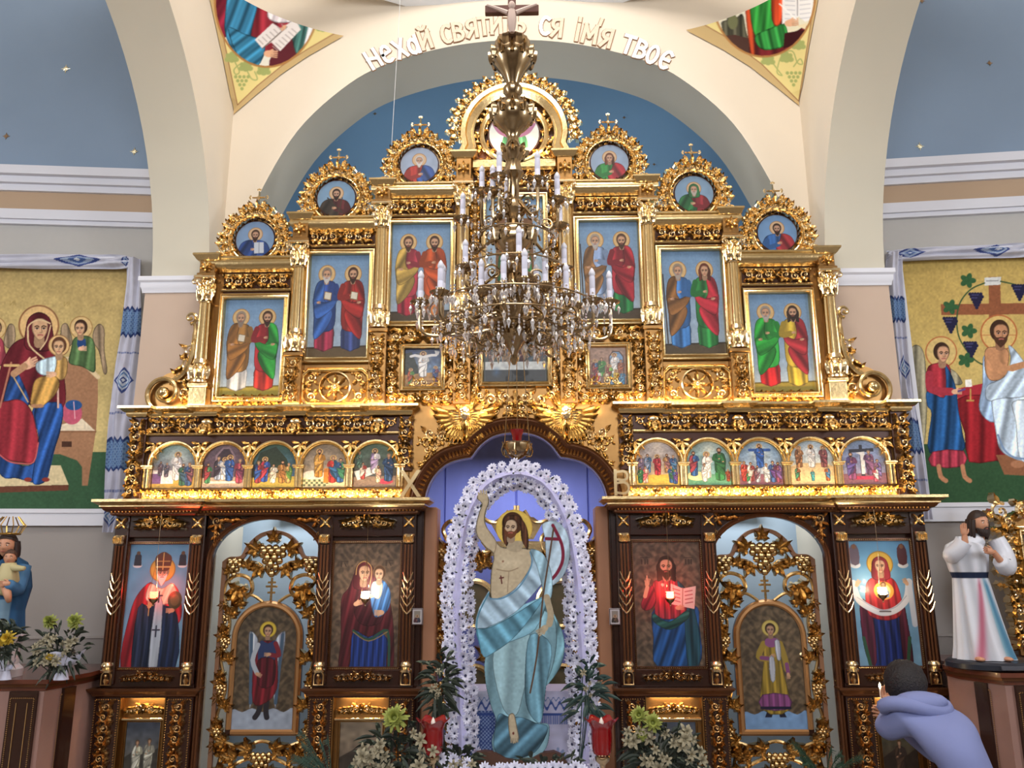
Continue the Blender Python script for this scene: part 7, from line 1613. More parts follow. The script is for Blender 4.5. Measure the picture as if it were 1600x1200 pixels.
bouquet('flower_bouquet', 'wilting cream bouquet with lime blossoms at upper left, right of the right red lamp', PX(1035, 1170, -.95), .26, .2, [('mum', -.14, .2, .06), ('mum', -.07, .17, .06), ('mum', -.13, .1, .045)]+rf(30, .23, .13, 5), 12, 150, base=PX(1035, 1235, -.93))
bouquet('flower_bouquet', 'bouquet in white paper with lime chrysanthemums standing on the left side table', PX(100, 1010, -.5), .2, .2, [('mum', -.05, .165, .055), ('mum', .13, .17, .06), ('ymum', -.02, -.055, .03)]+rf(22, .13, .1, 6, s=(.025, .04)), 13, 80, wrap=(.16, .13), base=tuple(P(95, 1062, -.52)))
bouquet('flower_bouquet', 'dark leafy bunch with one yellow blossom at the left edge of the picture', PX(8, 1000, -.55), .12, .2, [('ymum', .08, .02, .055), ('daisy', .0, .05, .05), ('ymum', .03, -.01, .045)], 14, 90, wrap=(.1, .06), base=tuple(P(5, 1062, -.55)))
bouquet('leafy_spray', 'dark leafy spray beside the left foot of the daisy arch', PX(688, 1060, -.7), .1, .26, rf(5, .05, .1, 8, s=(.015, .025)), 15, 90, base=PX(700, 1215, -.68))
bouquet('leafy_spray', 'dark green leafy spray beside the right foot of the daisy arch', PX(918, 1070, -.7), .12, .24, rf(4, .05, .1, 9, s=(.015, .025)), 16, 90, base=PX(905, 1215, -.68), lm=mat('teal_leaf', '27423c', .5, noise=.4))
bouquet('flower_bouquet', 'small mixed bunch with white lilies under the left foot of the daisy arch', PX(715, 1190, -.85), .12, .1, rf(9, .1, .06, 10, ('lily', 'daisy')), 17, 50, base=PX(715, 1230, -.85))
bouquet('flower_bouquet', 'row of white daisies laid along the front of the brown figure base', PX(850, 1196, -1.0), .3, .05, [('daisy', x, rnd.uniform(-.01, .02), .04) for x in np.linspace(-.34, .22, 14)], 18, 30, base=PX(850, 1230, -.98))
def fir(label, pts, seed, col='3a5a44', n=9):
    rnd.seed(seed); t = thing('fir_branch', label, 'branch', PX(*pts[0])); m = mat('fir_needles', col, .6, noise=.4); b = MB(); nb = MB()
    a, c = Vector(P(*pts[0])), Vector(P(*pts[1]))
    for k in range(n):
        e = c+Vector((rnd.uniform(-.25, .25), rnd.uniform(-.1, .1), rnd.uniform(-.08, .10))); b.tube([tuple(a), tuple((a+e)/2+Vector((0, 0, .03))), tuple(e)], .003, 4)
        for i in range(26):
            q = a.lerp(e, .25+.75*i/26)+Vector((0, 0, .03*math.sin(PI*i/26)))
            for sg in (-1, 1): d = (e-a).normalized()+Vector((rnd.uniform(-.3, .3), -.4, sg*1.0)); nb.tube([tuple(q), tuple(q+d.normalized()*.035)], [.0022, .0006], 3, caps=False)
    obj('twigs', b, LEAFM, t); o = obj('needles', nb, m, t, 0); o['kind'] = 'stuff'
fir('green fir branch at the bottom, in front of the right side door', ((1290, 1225, -.7), (1288, 1190, -.75)), 3, n=12)
fir('blue green fir branch at the bottom, left of the left bouquet', ((520, 1235, -.9), (515, 1175, -.95)), 4, '4c6a5c', 12)
# ------------------------------------------------------------------ red glass candle lamps
REDG = mat('red_glass', '9c0a14', .12, 0, trans=.35, coat=.6); WAX = mat('wax', 'efe6dc', .5); FLM = mat('flame', 'fff0c0', .5, emit=('ffd890', 25))
def red_lamp(px, py, Y, label):
    q = P(px, 1180, Y); t = thing('red_glass_lamp', label, 'candle lamp', (q.x, q.y, q.z-.23), 'red glass lamps beside the daisy arch')
    b = MB(); pr = [(.036, 0), (.05, .01), (.058, .04), (.062, .10), (.06, .14), (.066, .165), (.088, .19), (.095, .198), (.088, .196), (.062, .168), (.056, .14), (.054, .02), (.0, .012)]
    n = 32; vs = []
    for r, h in pr:
        for i in range(n): a = 2*PI*i/n; rr = r*(1+(.10*math.cos(a*6) if h > .16 else .012*math.cos(a*12))); vs.append((q.x+rr*math.cos(a), q.y+rr*math.sin(a), q.z+h+(.012*math.cos(a*6) if h > .16 else 0)))
    b.add(vs, [(k*n+i, k*n+(i+1) % n, (k+1)*n+(i+1) % n, (k+1)*n+i) for k in range(len(pr)-1) for i in range(n)]); obj('glass_shade', b, REDG, t)
    b = MB(); b.lathe((q.x, q.y, q.z), [(.07, -.23), (.07, -.21), (.02, -.17), (.015, -.13), (.03, -.11), (.03, -.09), (.014, -.07), (.018, -.05), (.04, -.03), (.044, -.01), (.036, 0)], 20); obj('brass_stand', b, BRASS, t)
    b = MB(); b.lathe((q.x, q.y, q.z), [(.03, .012), (.03, .15), (.0, .152)], 16); b.lathe((q.x-.0, q.y, q.z), [(.002, .15), (.012, .17), (.014, .182), (.007, .2), (.0, .212)], 10); obj('candle', b, WAX, t)
red_lamp(676, 0, -1.0, 'red fluted glass candle lamp left of the painted figure'); red_lamp(941, 0, -1.0, 'red fluted glass candle lamp right of the painted figure')
# ------------------------------------------------------------------ small hanging lamps before the four large icons and the royal arch lamp
def hang_lamp(px, py, Y, col, e, label, s=1.0, top=5.2, group='hanging oil lamps before the large icons'):
    q = P(px, py, Y); t = thing('hanging_oil_lamp', label, 'lamp', tuple(q), group); gm = mat('lamp_glass_'+col, col, .2, 0, trans=.6, emit=(col, e))
    b = MB(); b.lathe(tuple(q), [(.018*s, 0), (.03*s, .012*s), (.034*s, .035*s), (.03*s, .05*s), (.036*s, .06*s)], 16); obj('glass_cup', b, gm, t)
    b = MB(); b.lathe(tuple(q), [(.003*s, -.06*s), (.009*s, -.055*s), (.004*s, -.045*s), (.016*s, -.03*s), (.03*s, -.02*s), (.042*s, .004*s), (.036*s, .008*s), (.02*s, -.006*s), (.0, -.01*s)], 18)
    for k in range(3): a = PI/2+k*2.094; b.ball((q.x+.042*s*math.cos(a), q.y+.042*s*math.sin(a), q.z+.012*s), .007*s, n=6, m=4)
    obj('brass_bowl', b, BRASS, t)
    hz = ZL1-.03 if top is None else top; k_ = Vector((q.x, q.y, q.z+.34*s))
    for k in range(3):
        a = PI/2+k*2.094; b = MB(); b.tube([(q.x+.042*s*math.cos(a), q.y+.042*s*math.sin(a), q.z+.015*s), tuple(k_)], .0014, 4); obj('chain', b, BRASS, t)
    b = MB(); b.tube([tuple(k_), (q.x, q.y, hz)], .0012, 4); obj('cord', b, BRASS, t); return q
lamp_w = .55
for px, py, col, e, lc, lb in ((240, 936, 'ff3020', 14, (1, .25, .12), 'red glowing lamp hanging before the icon of the mitred man'), (571, 936, 'fff4e0', 18, (1, .93, .85), 'white glowing lamp hanging before the veiled woman with child'),
                           (1047, 936, 'ff4030', 14, (1, .3, .18), 'red glowing lamp hanging before the man with the open book'), (1379, 930, 'fff0d0', 18, (1, .85, .65), 'white glowing lamp hanging before the woman with the white cloth')):
    q = hang_lamp(px, py, -.16, col, e, lb, .85, ZL1-.02); point('oil_lamp_light', tuple(q+Vector((0, -.0, .09))), lamp_w, lc, .012)
q = P(808, 700, -.45); t = thing('hanging_red_lamp', 'large brass hanging lamp with a red glass cup before the top of the royal arch', 'lamp', tuple(q))
b = MB(); b.lathe(tuple(q), [(.004, -.14), (.018, -.13), (.022, -.115), (.008, -.1), (.006, -.085), (.04, -.075), (.075, -.05), (.095, -.01), (.098, .03), (.104, .036), (.098, .04), (.088, .03), (.06, -.03), (.0, -.045)], 28, flute=12, fl_d=.06)
for k in range(6): a = k*PI/3+.4; b.tube([(q.x+r*math.cos(a), q.y+r*math.sin(a), q.z+h) for r, h in ((.07, -.06), (.105, -.055), (.118, -.02), (.105, .02), (.112, .04))], .006, 5)
obj('brass_bowl', b, BRASS, t)
b = MB(); b.lathe(tuple(q), [(.03, .03), (.035, .06), (.038, .09), (.055, .13), (.05, .132), (.032, .09), (.026, .04)], 24, flute=8, fl_d=.12); obj('red_glass_cup', b, REDG, t)
b = MB(); b.lathe(tuple(q), [(.012, -.03), (.05, -.02), (.05, .03), (.02, .034)], 16); obj('cup_holder', b, BRASS, t)
for k in range(3): a = PI/2+k*2.094; b = MB(); b.tube([(q.x+.1*math.cos(a), q.y+.1*math.sin(a), q.z+.03), (q.x+.06*math.cos(a), q.y+.06*math.sin(a), q.z+.6), (q.x, q.y, 4.7)], .0028, 4); obj('chain', b, BRASS, t)
# ------------------------------------------------------------------ side altars
PINK = mat('dusty_pink_panel', '9a766c', .5, noise=.1); MAHO = mat('mahogany_top', '6a3424', .25, noise=.3, coat=.4)
def side_table(s, plan, ztop, label, lip=.04):
    cxm = sum(p[0] for p in plan)/len(plan)*s; t = thing('side_table', label, 'table', (cxm, plan[0][1], 0), 'side tables at the foot of the aisle walls')
    def pris(pl, z0, z1, m, nm, bev=0):
        b = MB(s); n = len(pl); vs = [(x, y, z0) for x, y in pl]+[(x, y, z1) for x, y in pl]
        b.add(vs, [tuple(range(n-1, -1, -1)), tuple(range(n, 2*n))]+[(i, (i+1) % n, n+(i+1) % n, n+i) for i in range(n)]); return obj(nm, b, m, t)
    cx_ = sum(p[0] for p in plan)/len(plan); cy_ = sum(p[1] for p in plan)/len(plan)
    grow = lambda k: [(x+(k if x > cx_ else -k), y+(k if y > cy_ else -k)) for x, y in plan]
    pris(grow(.045), ztop-.028, ztop, MAHO, 'table_top'); pris(grow(.03), ztop-.05, ztop-.028, WOODM, 'moulding'); pris(grow(.01), ztop-.075, ztop-.05, MAHO, 'frieze'); pris(plan, 0, ztop-.075, PINK, 'body')
    return t
def dark_strip(s, t, x, y, ztop, w, ang=0):
    b = MB(s); c_, q_ = math.cos(ang), math.sin(ang)
    def bx(u0, u1, d0, d1, z0, z1):
        vs = [(x+u*c_-d*q_*-1, y+u*q_-d*c_, z) for z in (z0, z1) for u, d in ((u0, d0), (u1, d0), (u1, d1), (u0, d1))]
        b.add(vs, [(3, 2, 1, 0), (4, 5, 6, 7), (0, 1, 5, 4), (1, 2, 6, 5), (2, 3, 7, 6), (3, 0, 4, 7)])
    bx(-w/2, w/2, -.01, .02, 0, ztop-.08); o = obj('corner_pilaster', b, WOOD, t)
    b = MB(s)
    for e in (-w*.42, w*.42): beads(b, [(x+e*c_, y+e*q_-.024, .02), (x+e*c_, y+e*q_-.024, ztop-.12)], .0045, .0125)
    beads(b, [(x-w*.42*c_, y-w*.42*q_-.024, ztop-.12), (x+w*.42*c_, y+w*.42*q_-.024, ztop-.12)], .0045, .0125)
    for e in (-w*.2, w*.2): b.tube([(x+e*c_, y+e*q_-.024, .02), (x+e*c_, y+e*q_-.024, ztop-.15)], .003, 4)
    obj('gilt_bead_panel', b, GOLDD, o)
t = side_table(1, [(-4.4, -.45), (-3.17, -.45), (-3.08, -.10), (-3.08, .3), (-4.4, .3)], .935, 'long side table with pink panels and dark gilt pilasters on the left, carrying flowers')
dark_strip(1, t, -3.30, -.45, .935, .19); dark_strip(1, t, -3.115, -.26, .935, .10, 1.3)
t = side_table(-1, [(-4.3, -.62), (-3.12, -.62), (-2.97, -.36), (-2.97, -.2), (-3.08, -.14), (-3.08, .3), (-4.3, .3)], .99, 'side table with pink panels and dark gilt pilasters under the white robed statue')
dark_strip(-1, t, -3.27, -.62, .99, .19); dark_strip(-1, t, -3.045, -.49, .99, .08, 1.0)
for s, nm in ((1, 'left'), (-1, 'right')):
    wallseg(s, -6.5, -3.0, 0, 1.12, .02, mat('marbled_dado', '8f8884', .35, noise=.25, scale=5), 'trim_dado_'+nm)
    wallseg(s, -6.5, -3.0, 1.115, 1.13, .03, LOWW, 'trim_dado_line_'+nm)
# ------------------------------------------------------------------ statues
def shell(name, t, f, nu, nv, col, res=None, m=PAINTM):
    """closed painted surface: f(u, v) -> xyz for u around 0..1 and v up 0..1 ; col(U, V) -> rgb"""
    U, V = np.meshgrid(np.linspace(0, 1, nu), np.linspace(1, 0, nv)); B = Art(2, 2, '000000'); B.X, B.Y = U, V; B.c = col(U, V); Pw = f(U, V)
    return panel(name, B, [(0, 0, 0)]*4, m, t, warp=lambda a, b_: Pw)
def ramp(v, pts): return np.interp(v, [p[0] for p in pts], [p[1] for p in pts])
def plain(c, foldk=0, amp=.12, seed=0):
    c = hx(c)
    def g(U, V):
        k = 1+amp*np.sin(U*foldk*2*PI+seed+1.5*np.sin(V*3)) if foldk else np.ones(U.shape); return np.clip(c*k[..., None], 0, 1)
    return g
def limb(t, nm, pts, rs, m, n=10): b = MB(); b.tube(catmull(pts, n=4), list(np.interp(np.linspace(0, 1, (len(pts)-1)*4+1), np.linspace(0, 1, len(rs)), rs)), n); return obj(nm, b, m, t, 80)
SKIN = mat('painted_skin', 'c08a6c', .5); HAIR = mat('dark_brown_hair', '2e1a14', .6, noise=.3); WROBE = mat('white_glazed_robe', 'd0d2dc', .4)
def hand_mesh(c, d, up, s, curl=.3):
    """palm with five separate bent fingers; c wrist, d pointing direction, up = thumb side"""
    b = MB(); c = Vector(c); d = Vector(d).normalized(); up = (Vector(up)-d*Vector(up).dot(d)).normalized(); nn = d.cross(up)
    b.tube([tuple(c), tuple(c+d*s*.25), tuple(c+d*s*.5)], [s*.14, s*.23, s*.22], 8, nrm=tuple(nn), flat=.5)
    for k, (o, L) in enumerate(((.17, .42), (.06, .48), (-.06, .44), (-.17, .34))):
        p0 = c+d*s*.45+up*s*o; p1 = p0+d*s*L*.45-nn*s*curl*.1; p2 = p1+d*s*L*.35*(1-curl*.4)-nn*s*curl*.25; p3 = p2+d*s*L*.2*(1-curl)-nn*s*curl*.2; b.tube([tuple(p0), tuple(p1), tuple(p2), tuple(p3)], [s*.06, s*.058, s*.05, s*.035], 6)
    p0 = c+d*s*.15+up*s*.14; b.tube([tuple(p0), tuple(p0+d*s*.16+up*s*.14), tuple(p0+d*s*.34+up*s*.18)], [s*.07, s*.065, s*.045], 6)
    return b
def head_mesh(c, r, yaw=0, down=0):
    """face towards -Y before yaw"""
    c = Vector(c); nu, nv = 28, 22; vs = []
    Rz = Matrix.Rotation(yaw, 3, 'Z')@Matrix.Rotation(down, 3, 'X')
    for j in range(nv):
        v = -PI/2+PI*j/(nv-1)
        for i in range(nu):
            u = 2*PI*i/nu; x = math.sin(u)*math.cos(v); y = -math.cos(u)*math.cos(v); z_ = math.sin(v)
            w = .78*(1-.22*max(0, -z_)**1.2); fx, fy, fz = x*w, y*.92*(1-.12*max(0, -z_)), z_*1.12
            f = max(0, math.cos(u))*math.cos(v)
            if f > 0:
                du = math.atan2(math.sin(u), math.cos(u))
                fy -= .20*math.exp(-(du/.16)**2-((z_+.13)/.17)**2); fy += .10*math.exp(-((abs(du)-.42)/.2)**2-((z_-.1)/.1)**2)
                fy -= .07*math.exp(-(du/.3)**2-((z_+.5)/.06)**2); fy -= .07*math.exp(-(du/.3)**2-((z_+.82)/.14)**2); fy -= .05*math.exp(-(du/.6)**2-((z_-.27)/.07)**2)
            q = c+Rz@Vector((fx, fy, fz))*r; vs.append(tuple(q))
    b = MB(); b.add(vs, [(j*nu+i, j*nu+(i+1) % nu, (j+1)*nu+(i+1) % nu, (j+1)*nu+i) for j in range(nv-1) for i in range(nu)])
    for sg in (-1, 1): q = c+Rz@Vector((sg*.80, .02, .0))*r; b.ball(tuple(q), r*.17, sx=.4, sz=1.4)
    return b, (lambda x, y, z_: tuple(c+Rz@Vector((x, y, z_))*r))
EYEW = mat('eye_white', 'e0d8d0', .3); EYED = mat('eye_dark', '1c120c', .3); LIP = mat('lip', '9a5548', .5)
def head(t, c, r, yaw, down, hair=HAIR, beard=True, long=True, skin=SKIN):
    b, L = head_mesh(c, r, yaw, down); ho = obj('head', b, skin, t, 80)
    b = MB(); 
    for sg in (-1, 1): b.ball(L(sg*.27, -.74, .1), r*.1, n=8, m=6)
    obj('eyes', b, EYEW, ho, 80); b = MB()
    for sg in (-1, 1): b.ball(L(sg*.27, -.80, .1), r*.055, n=8, m=6); b.tube([L(sg*.12, -.86, .26), L(sg*.28, -.84, .31), L(sg*.45, -.72, .25)], r*.035, 5)
    obj('pupils_and_brows', b, EYED, ho, 80)
    b = MB(); b.tube([L(-.17, -.86, -.47), L(0, -.92, -.45), L(.17, -.86, -.47)], r*.05, 6); obj('lips', b, LIP, ho, 80)
    b = MB(); nu, nv = 24, 14; vs = []
    for j in range(nv):
        for i in range(nu):
            u = 2*PI*i/nu; vv = PI/2-(j/(nv-1))*PI*.62; front = max(0, math.cos(u)); vv = max(vv, .62*front**.5 if front > .25 else vv)
            k = 1.03+.04*math.sin(u*9); vs.append(L(math.sin(u)*math.cos(vv)*.86*k, -math.cos(u)*math.cos(vv)*.98*k+.03, math.sin(vv)*1.2*k))
    b.add(vs, [(j*nu+i, (j+1)*nu+i, (j+1)*nu+(i+1) % nu, j*nu+(i+1) % nu) for j in range(nv-1) for i in range(nu)])
    if long:
        for k in range(15):
            a = PI*.44+k*(PI*1.12)/14; x, y = math.sin(a)*.84, -math.cos(a)*.9
            b.tube([L(x, y, .35), L(x*1.08, y*1.08, -.3), L(x*1.1, y*1.12, -.9), L(x*.95, y*1.15, -1.5)], [r*.2, r*.22, r*.2, r*.08], 6)
    obj('hair', b, hair, ho, 80)
    if beard:
        b = MB()
        for k in range(11):
            a = -1.05+k*.21; b.tube([L(math.sin(a)*.72, -math.cos(a)*.76, -.32-.22*math.cos(a)), L(math.sin(a)*.62, -math.cos(a)*.8-.05, -.72-.1*math.cos(a)), L(math.sin(a)*.36, -math.cos(a)*.7-.12, -1.12-.12*math.cos(a))], [r*.12, r*.15, r*.06], 6)
        b.tube([L(-.3, -.84, -.5), L(-.12, -.97, -.33), L(.12, -.97, -.33), L(.3, -.84, -.5)], r*.06, 6); obj('beard', b, hair, ho, 80)
    return ho
# right statue: robed bearded man, one hand raised, red and blue rays
sx0, sy0, sz0 = 3.09, -.42, 1.05; H = 1.0
st = thing('religious_statue', 'painted statue of a bearded man in white robe with red and blue rays', 'statue', (sx0, sy0, .99))
b = MB(); b.lathe((sx0+.09, sy0, .991), [(.27, 0), (.30, .01), (.30, .04), (.28, .055), (.0, .057)], 32); b.v = [(x, sy0+(y-sy0)*.8, z_) for x, y, z_ in b.v]; o = obj('oval_base', b, mat('dark_blue_base', '20242f', .35), st)
b = MB(); b.box(sx0-.0, sx0+.18, sy0-.248, sy0-.232, 1.005, 1.03, .002); obj('name_plate', b, mat('silver_grey_plate', '5a5c66', .4, .5), st)
rx = lambda V: ramp(V, [(0, .195), (.1, .175), (.35, .145), (.6, .118), (.66, .112), (.72, .125), (.86, .145), (.93, .12), (.97, .06), (1, .045)])
def robe(U, V):
    a = U*2*PI; k = 1+(.05*np.sin(a*9+2*V)+.03*np.sin(a*17+4*V))*np.clip(1.1-V, 0, 1); r = rx(V)*k
    lean = .03*np.sin(V*PI)*0; return np.stack([sx0+.035-.045*V+r*np.sin(a), sy0-r*.72*np.cos(a), sz0+.0+V*.80], -1)
def rcol(U, V):
    c = np.ones(U.shape+(3,))*hx('ccced8'); a = ((U+.5) % 1-.5)*2*PI; f = .08*np.sin(U*2*PI*9+2*V); c *= (1+f)[..., None]
    def streak(ax0, ax1, w0, w1, col, vmax=.68):
        t = np.clip((vmax-V)/vmax, 0, 1); m = np.exp(-((a-(ax0+(ax1-ax0)*t**1.1))/(w0+(w1-w0)*t))**2)*(V < vmax)*np.clip(t*8, 0, 1)*(V > .12*(col == 'a83a50'))
        return m[..., None], hx(col)
    for ar in (streak(.12, -.5, .10, .18, 'b8506a'), streak(.5, .75, .12, .22, '2f6f94'), streak(.4, .55, .06, .12, '7ab0c8')): c = c*(1-.85*ar[0])+ar[1]*.85*ar[0]
    c = np.where(((V > .655) & (V < .70))[..., None], hx('222c48'), c); return np.clip(c, 0, 1)
PAINT_GAIN = .95; shell('robe', st, robe, 110, 120, rcol); PAINT_GAIN = _g
def SP_(px, py, dy=0): return tuple(P(px, py, sy0+dy))
limb(st, 'raised_sleeve', [SP_(1528, 842, .0), SP_(1508, 858, -.02), SP_(1486, 868, -.05), SP_(1498, 858, -.1), SP_(1506, 846, -.12)], [.055, .06, .055, .052, .05], WROBE)
limb(st, 'bent_sleeve', [SP_(1556, 842, .0), SP_(1570, 868, -.02), SP_(1572, 886, -.08), SP_(1562, 876, -.13)], [.055, .06, .062, .045], WROBE)
limb(st, 'forearm', [SP_(1508, 848, -.12), SP_(1507, 836, -.13)], [.022, .017], SKIN); limb(st, 'forearm', [SP_(1563, 876, -.13), SP_(1552, 862, -.15)], [.022, .018], SKIN)
obj('raised_hand', hand_mesh(SP_(1507, 838, -.13), (0, 0, 1), (1, 0, 0), .10, .1), SKIN, st, 80); obj('chest_hand', hand_mesh(SP_(1553, 863, -.15), (-1, -.1, .25), (0, 0, 1), .10, .35), SKIN, st, 80)
hc = P(1526, 818, sy0); limb(st, 'neck', [(hc.x, sy0+.01, hc.z-.13), (hc.x, sy0, hc.z-.05)], [.042, .038], SKIN); head(st, (hc.x, sy0-.02, hc.z), .072, .35, .08)
b = MB()
for sg in (-1, 1): b.ball((sx0+.02+sg*.09, sy0-.13, sz0+.012), .03, sx=.9, sy=1.7, sz=.5)
obj('feet', b, SKIN, st, 80)
# left statue: veiled woman holding a child, at the picture edge
lx, ly, lz = P(2, 990, -.35)
st = thing('religious_statue', 'painted statue of a crowned woman with child in blue cloak, at the left edge', 'statue', (lx, ly, .935))
b = MB(); b.lathe((lx, ly, .936), [(.16, 0), (.16, .05), (.13, .08), (.12, .2), (.15, .24), (.15, lz-.936), (0, lz-.93)], 24); obj('pedestal', b, WHITE, st)
def robe2(U, V):
    a = U*2*PI; r = ramp(V, [(0, .14), (.3, .125), (.6, .15), (.8, .13), (.93, .10), (1, .04)])*(1+.05*np.sin(a*8+V*3)); return np.stack([lx+.01+r*np.sin(a), ly-r*.8*np.cos(a), lz+V*.52], -1)
def rc2(U, V):
    a = ((U+.5) % 1-.5)*2*PI; c = np.ones(U.shape+(3,))*hx('2f5f90'); c = np.where((np.abs(a-.2) < .45)[..., None]*(V < .45)[..., None], hx('8ab0cc'), c); return c*(1+.1*np.sin(U*50))[..., None]
shell('robe', st, robe2, 80, 60, rc2); hz = lz+.62; head(st, (lx-.02, ly-.03, hz-.02), .075, .2, .1, beard=False)
b = MB(); CRN = mat('gilt_crown', 'b08c4c', .35, .9)
for k in range(8):
    a = k*PI/4; b.tube([(lx-.02+.07*math.cos(a), ly-.03+.07*math.sin(a), hz+.06), (lx-.02+.10*math.cos(a), ly-.03+.1*math.sin(a), hz+.12), (lx-.02+.05*math.cos(a), ly-.03+.05*math.sin(a), hz+.18)], .005, 4)
b.tube([(lx-.02+.07*math.cos(a), ly-.03+.07*math.sin(a), hz+.06) for a in np.linspace(0, 2*PI, 20)], .007, 5)
b.tube([tuple(P(3, 842, ly)+Vector((0, 0, 0)))]+[tuple(P(x, y, ly)) for x, y in ((8, 838), (15, 841), (19, 850), (17, 858))], .004, 4); obj('crown', b, CRN, st)
cq = P(16, 872, ly-.12); head(st, (cq.x, cq.y, cq.z), .048, .3, 0, beard=False, long=False, hair=mat('brown_curls', '4a3024', .6))
limb(st, 'child_dress', [tuple(P(14, 880, ly-.12)), tuple(P(12, 905, ly-.12)), tuple(P(6, 925, ly-.1))], [.045, .075, .06], mat('cream_dress', 'b8ac80', .6))
limb(st, 'child_arm', [tuple(P(18, 886, ly-.13)), tuple(P(28, 888, ly-.16)), tuple(P(38, 888, ly-.18))], [.028, .022, .014], bpy.data.materials['cream_dress'])
limb(st, 'child_leg', [tuple(P(8, 915, ly-.16)), tuple(P(12, 930, ly-.2)), tuple(P(14, 940, ly-.18))], [.03, .025, .015], SKIN)
limb(st, 'mother_arm', [(lx+.11, ly-.02, lz+.46), tuple(P(26, 920, ly-.08)), tuple(P(14, 912, ly-.2))], [.05, .055, .03], mat('blue_sleeve', '3a6c98', .6)); obj('mother_hand', hand_mesh(tuple(P(16, 912, ly-.2)), (-1, -.1, 0), (0, 0, 1), .09, .4), SKIN, st, 80)
# ------------------------------------------------------------------ gilded icon frame at the right edge
fx0, fz0, fz1 = P(1572, 900, .1).x, 1.15, P(1590, 800, .1).z; yq = .12
gf = thing('gilded_frame_stand', 'richly carved gilded icon frame behind the statue at the right edge', 'frame', (3.6, yq, .99))
b = MB(); b.box(fx0+.05, fx0+.75, yq, yq+.05, 1.0, fz1-.04, .01); obj('frame_board', b, GOLDP, gf)
b = MB()
for k in range(4): rect_frame(b, fx0+.09, fx0+.72, 1.05, fz1-.10, .05, yq, .06) if k == 0 else None
obj('inner_moulding', b, GOLD, gf)
b = MB(); vband(b, fx0-.03, fx0+.09, 1.05, fz1-.02, yq-.02, .06); scroll(b, Fr((fx0+.0, yq-.02, fz1-.0)), 0, 0, 1, .1, 1, .06)
for k in range(6): leaf(b, Fr((fx0-.02, yq-.02, fz1-.05-.1*k)), 0, 0, PI-.3, .1, .07, .05, .4)
spiral(b, Fr((fx0+.18, yq-.03, fz1+.0)), 0, 0, 0, .07, 1, 1.3, .3); hband(b, fx0+.1, fx0+.7, fz1-.02, fz1+.08, yq-.02, .05); obj('carved_border', b, GOLDC, gf)
A = Art(60, 90, '3c3024', 1); A.noise(.1, 8); A.saint(30, 10, 76, '5a2c28', '3a3c4c'); framed(fx0+.16, fx0+.65, 1.12, fz1-.17, A, 'dark icon panel inside the gilded frame at the right edge', .012, .02, yq-.01)

# ------------------------------------------------------------------ bending person lighting a candle
pe = thing('person', 'dark haired person in a lilac grey hoodie, back turned, leaning to a lit candle', 'person', (2.55, -1.15, 0))
def skin_obj(name, joints, bones, mtl, sub=2, parent=None):
    me = bpy.data.meshes.new(name); me.from_pydata([j[0] for j in joints], bones, []); o = bpy.data.objects.new(name, me); COL.objects.link(o)
    me.materials.append(mtl); o.modifiers.new('skin', 'SKIN'); me.update()
    if not me.skin_vertices: me.attributes
    sv = me.skin_vertices[0].data if len(me.skin_vertices) else None
    if sv is None: raise RuntimeError('no skin layer')
    for v, j in zip(sv, joints): r = j[1]; v.radius = r if isinstance(r, tuple) else (r, r)
    sv[0].use_root = True
    o.modifiers.new('sub', 'SUBSURF').levels = sub; o.modifiers['sub'].render_levels = sub
    dg = bpy.context.evaluated_depsgraph_get(); dg.update(); m2 = bpy.data.meshes.new_from_object(o.evaluated_get(dg)); o.modifiers.clear(); o.data = m2; m2.materials.clear(); m2.materials.append(mtl)
    m2.polygons.foreach_set('use_smooth', [True]*len(m2.polygons)); bpy.data.meshes.remove(me)
    if parent is not None: attach(o, parent)
    return o
yb = -1.15
sh = P(1448, 1118, yb); hd = P(1413, 1074, yb+.12); lsh = P(1409, 1122, yb); rsh = P(1480, 1118, yb); hip = Vector((sh.x+.16, yb-.2, .44)); mid = sh.lerp(hip, .5)+Vector((0, -.05, .03))
lel = P(1383, 1142, yb+.10); lwr = P(1392, 1108, yb+.42); rel = rsh+Vector((.02, .14, -.26)); rwr = Vector((rsh.x-.12, yb+.42, .72))
SKN = mat('hand_skin', 'b98468', .55)
K = [(tuple(hip), (.125, .10)), (tuple(mid), (.135, .10)), (tuple(sh), (.13, .085)), (tuple(sh.lerp(hd, .45)), .055), (tuple(hd), (.07, .08)),
     (tuple(lsh), .062), (tuple(lel), .046), (tuple(lwr), .028), (tuple(rsh), .062), (tuple(rel), .046), (tuple(rwr), .028),
     ((hip.x-.12, hip.y+.02, hip.z-.04), .09), ((hip.x-.18, hip.y+.36, .12), .065), ((hip.x-.17, hip.y-.04, .07), .045), ((hip.x-.16, hip.y-.20, .05), .035),
     ((hip.x+.12, hip.y+.02, hip.z-.04), .09), ((hip.x+.17, hip.y+.36, .12), .065), ((hip.x+.17, hip.y-.04, .07), .045), ((hip.x+.16, hip.y-.20, .05), .035)]
E_ = [(0, 1), (1, 2), (2, 3), (3, 4), (2, 5), (5, 6), (6, 7), (2, 8), (8, 9), (9, 10), (0, 11), (11, 12), (12, 13), (13, 14), (0, 15), (15, 16), (16, 17), (17, 18)]
skin_obj('body', K, E_, SKN, 2, pe)
g = lambda r, k: tuple(a+k for a in r) if isinstance(r, tuple) else r+k
HOOD = mat('lilac_grey_fleece', '7d86b6', .9, noise=.1, scale=5, bump=.5)
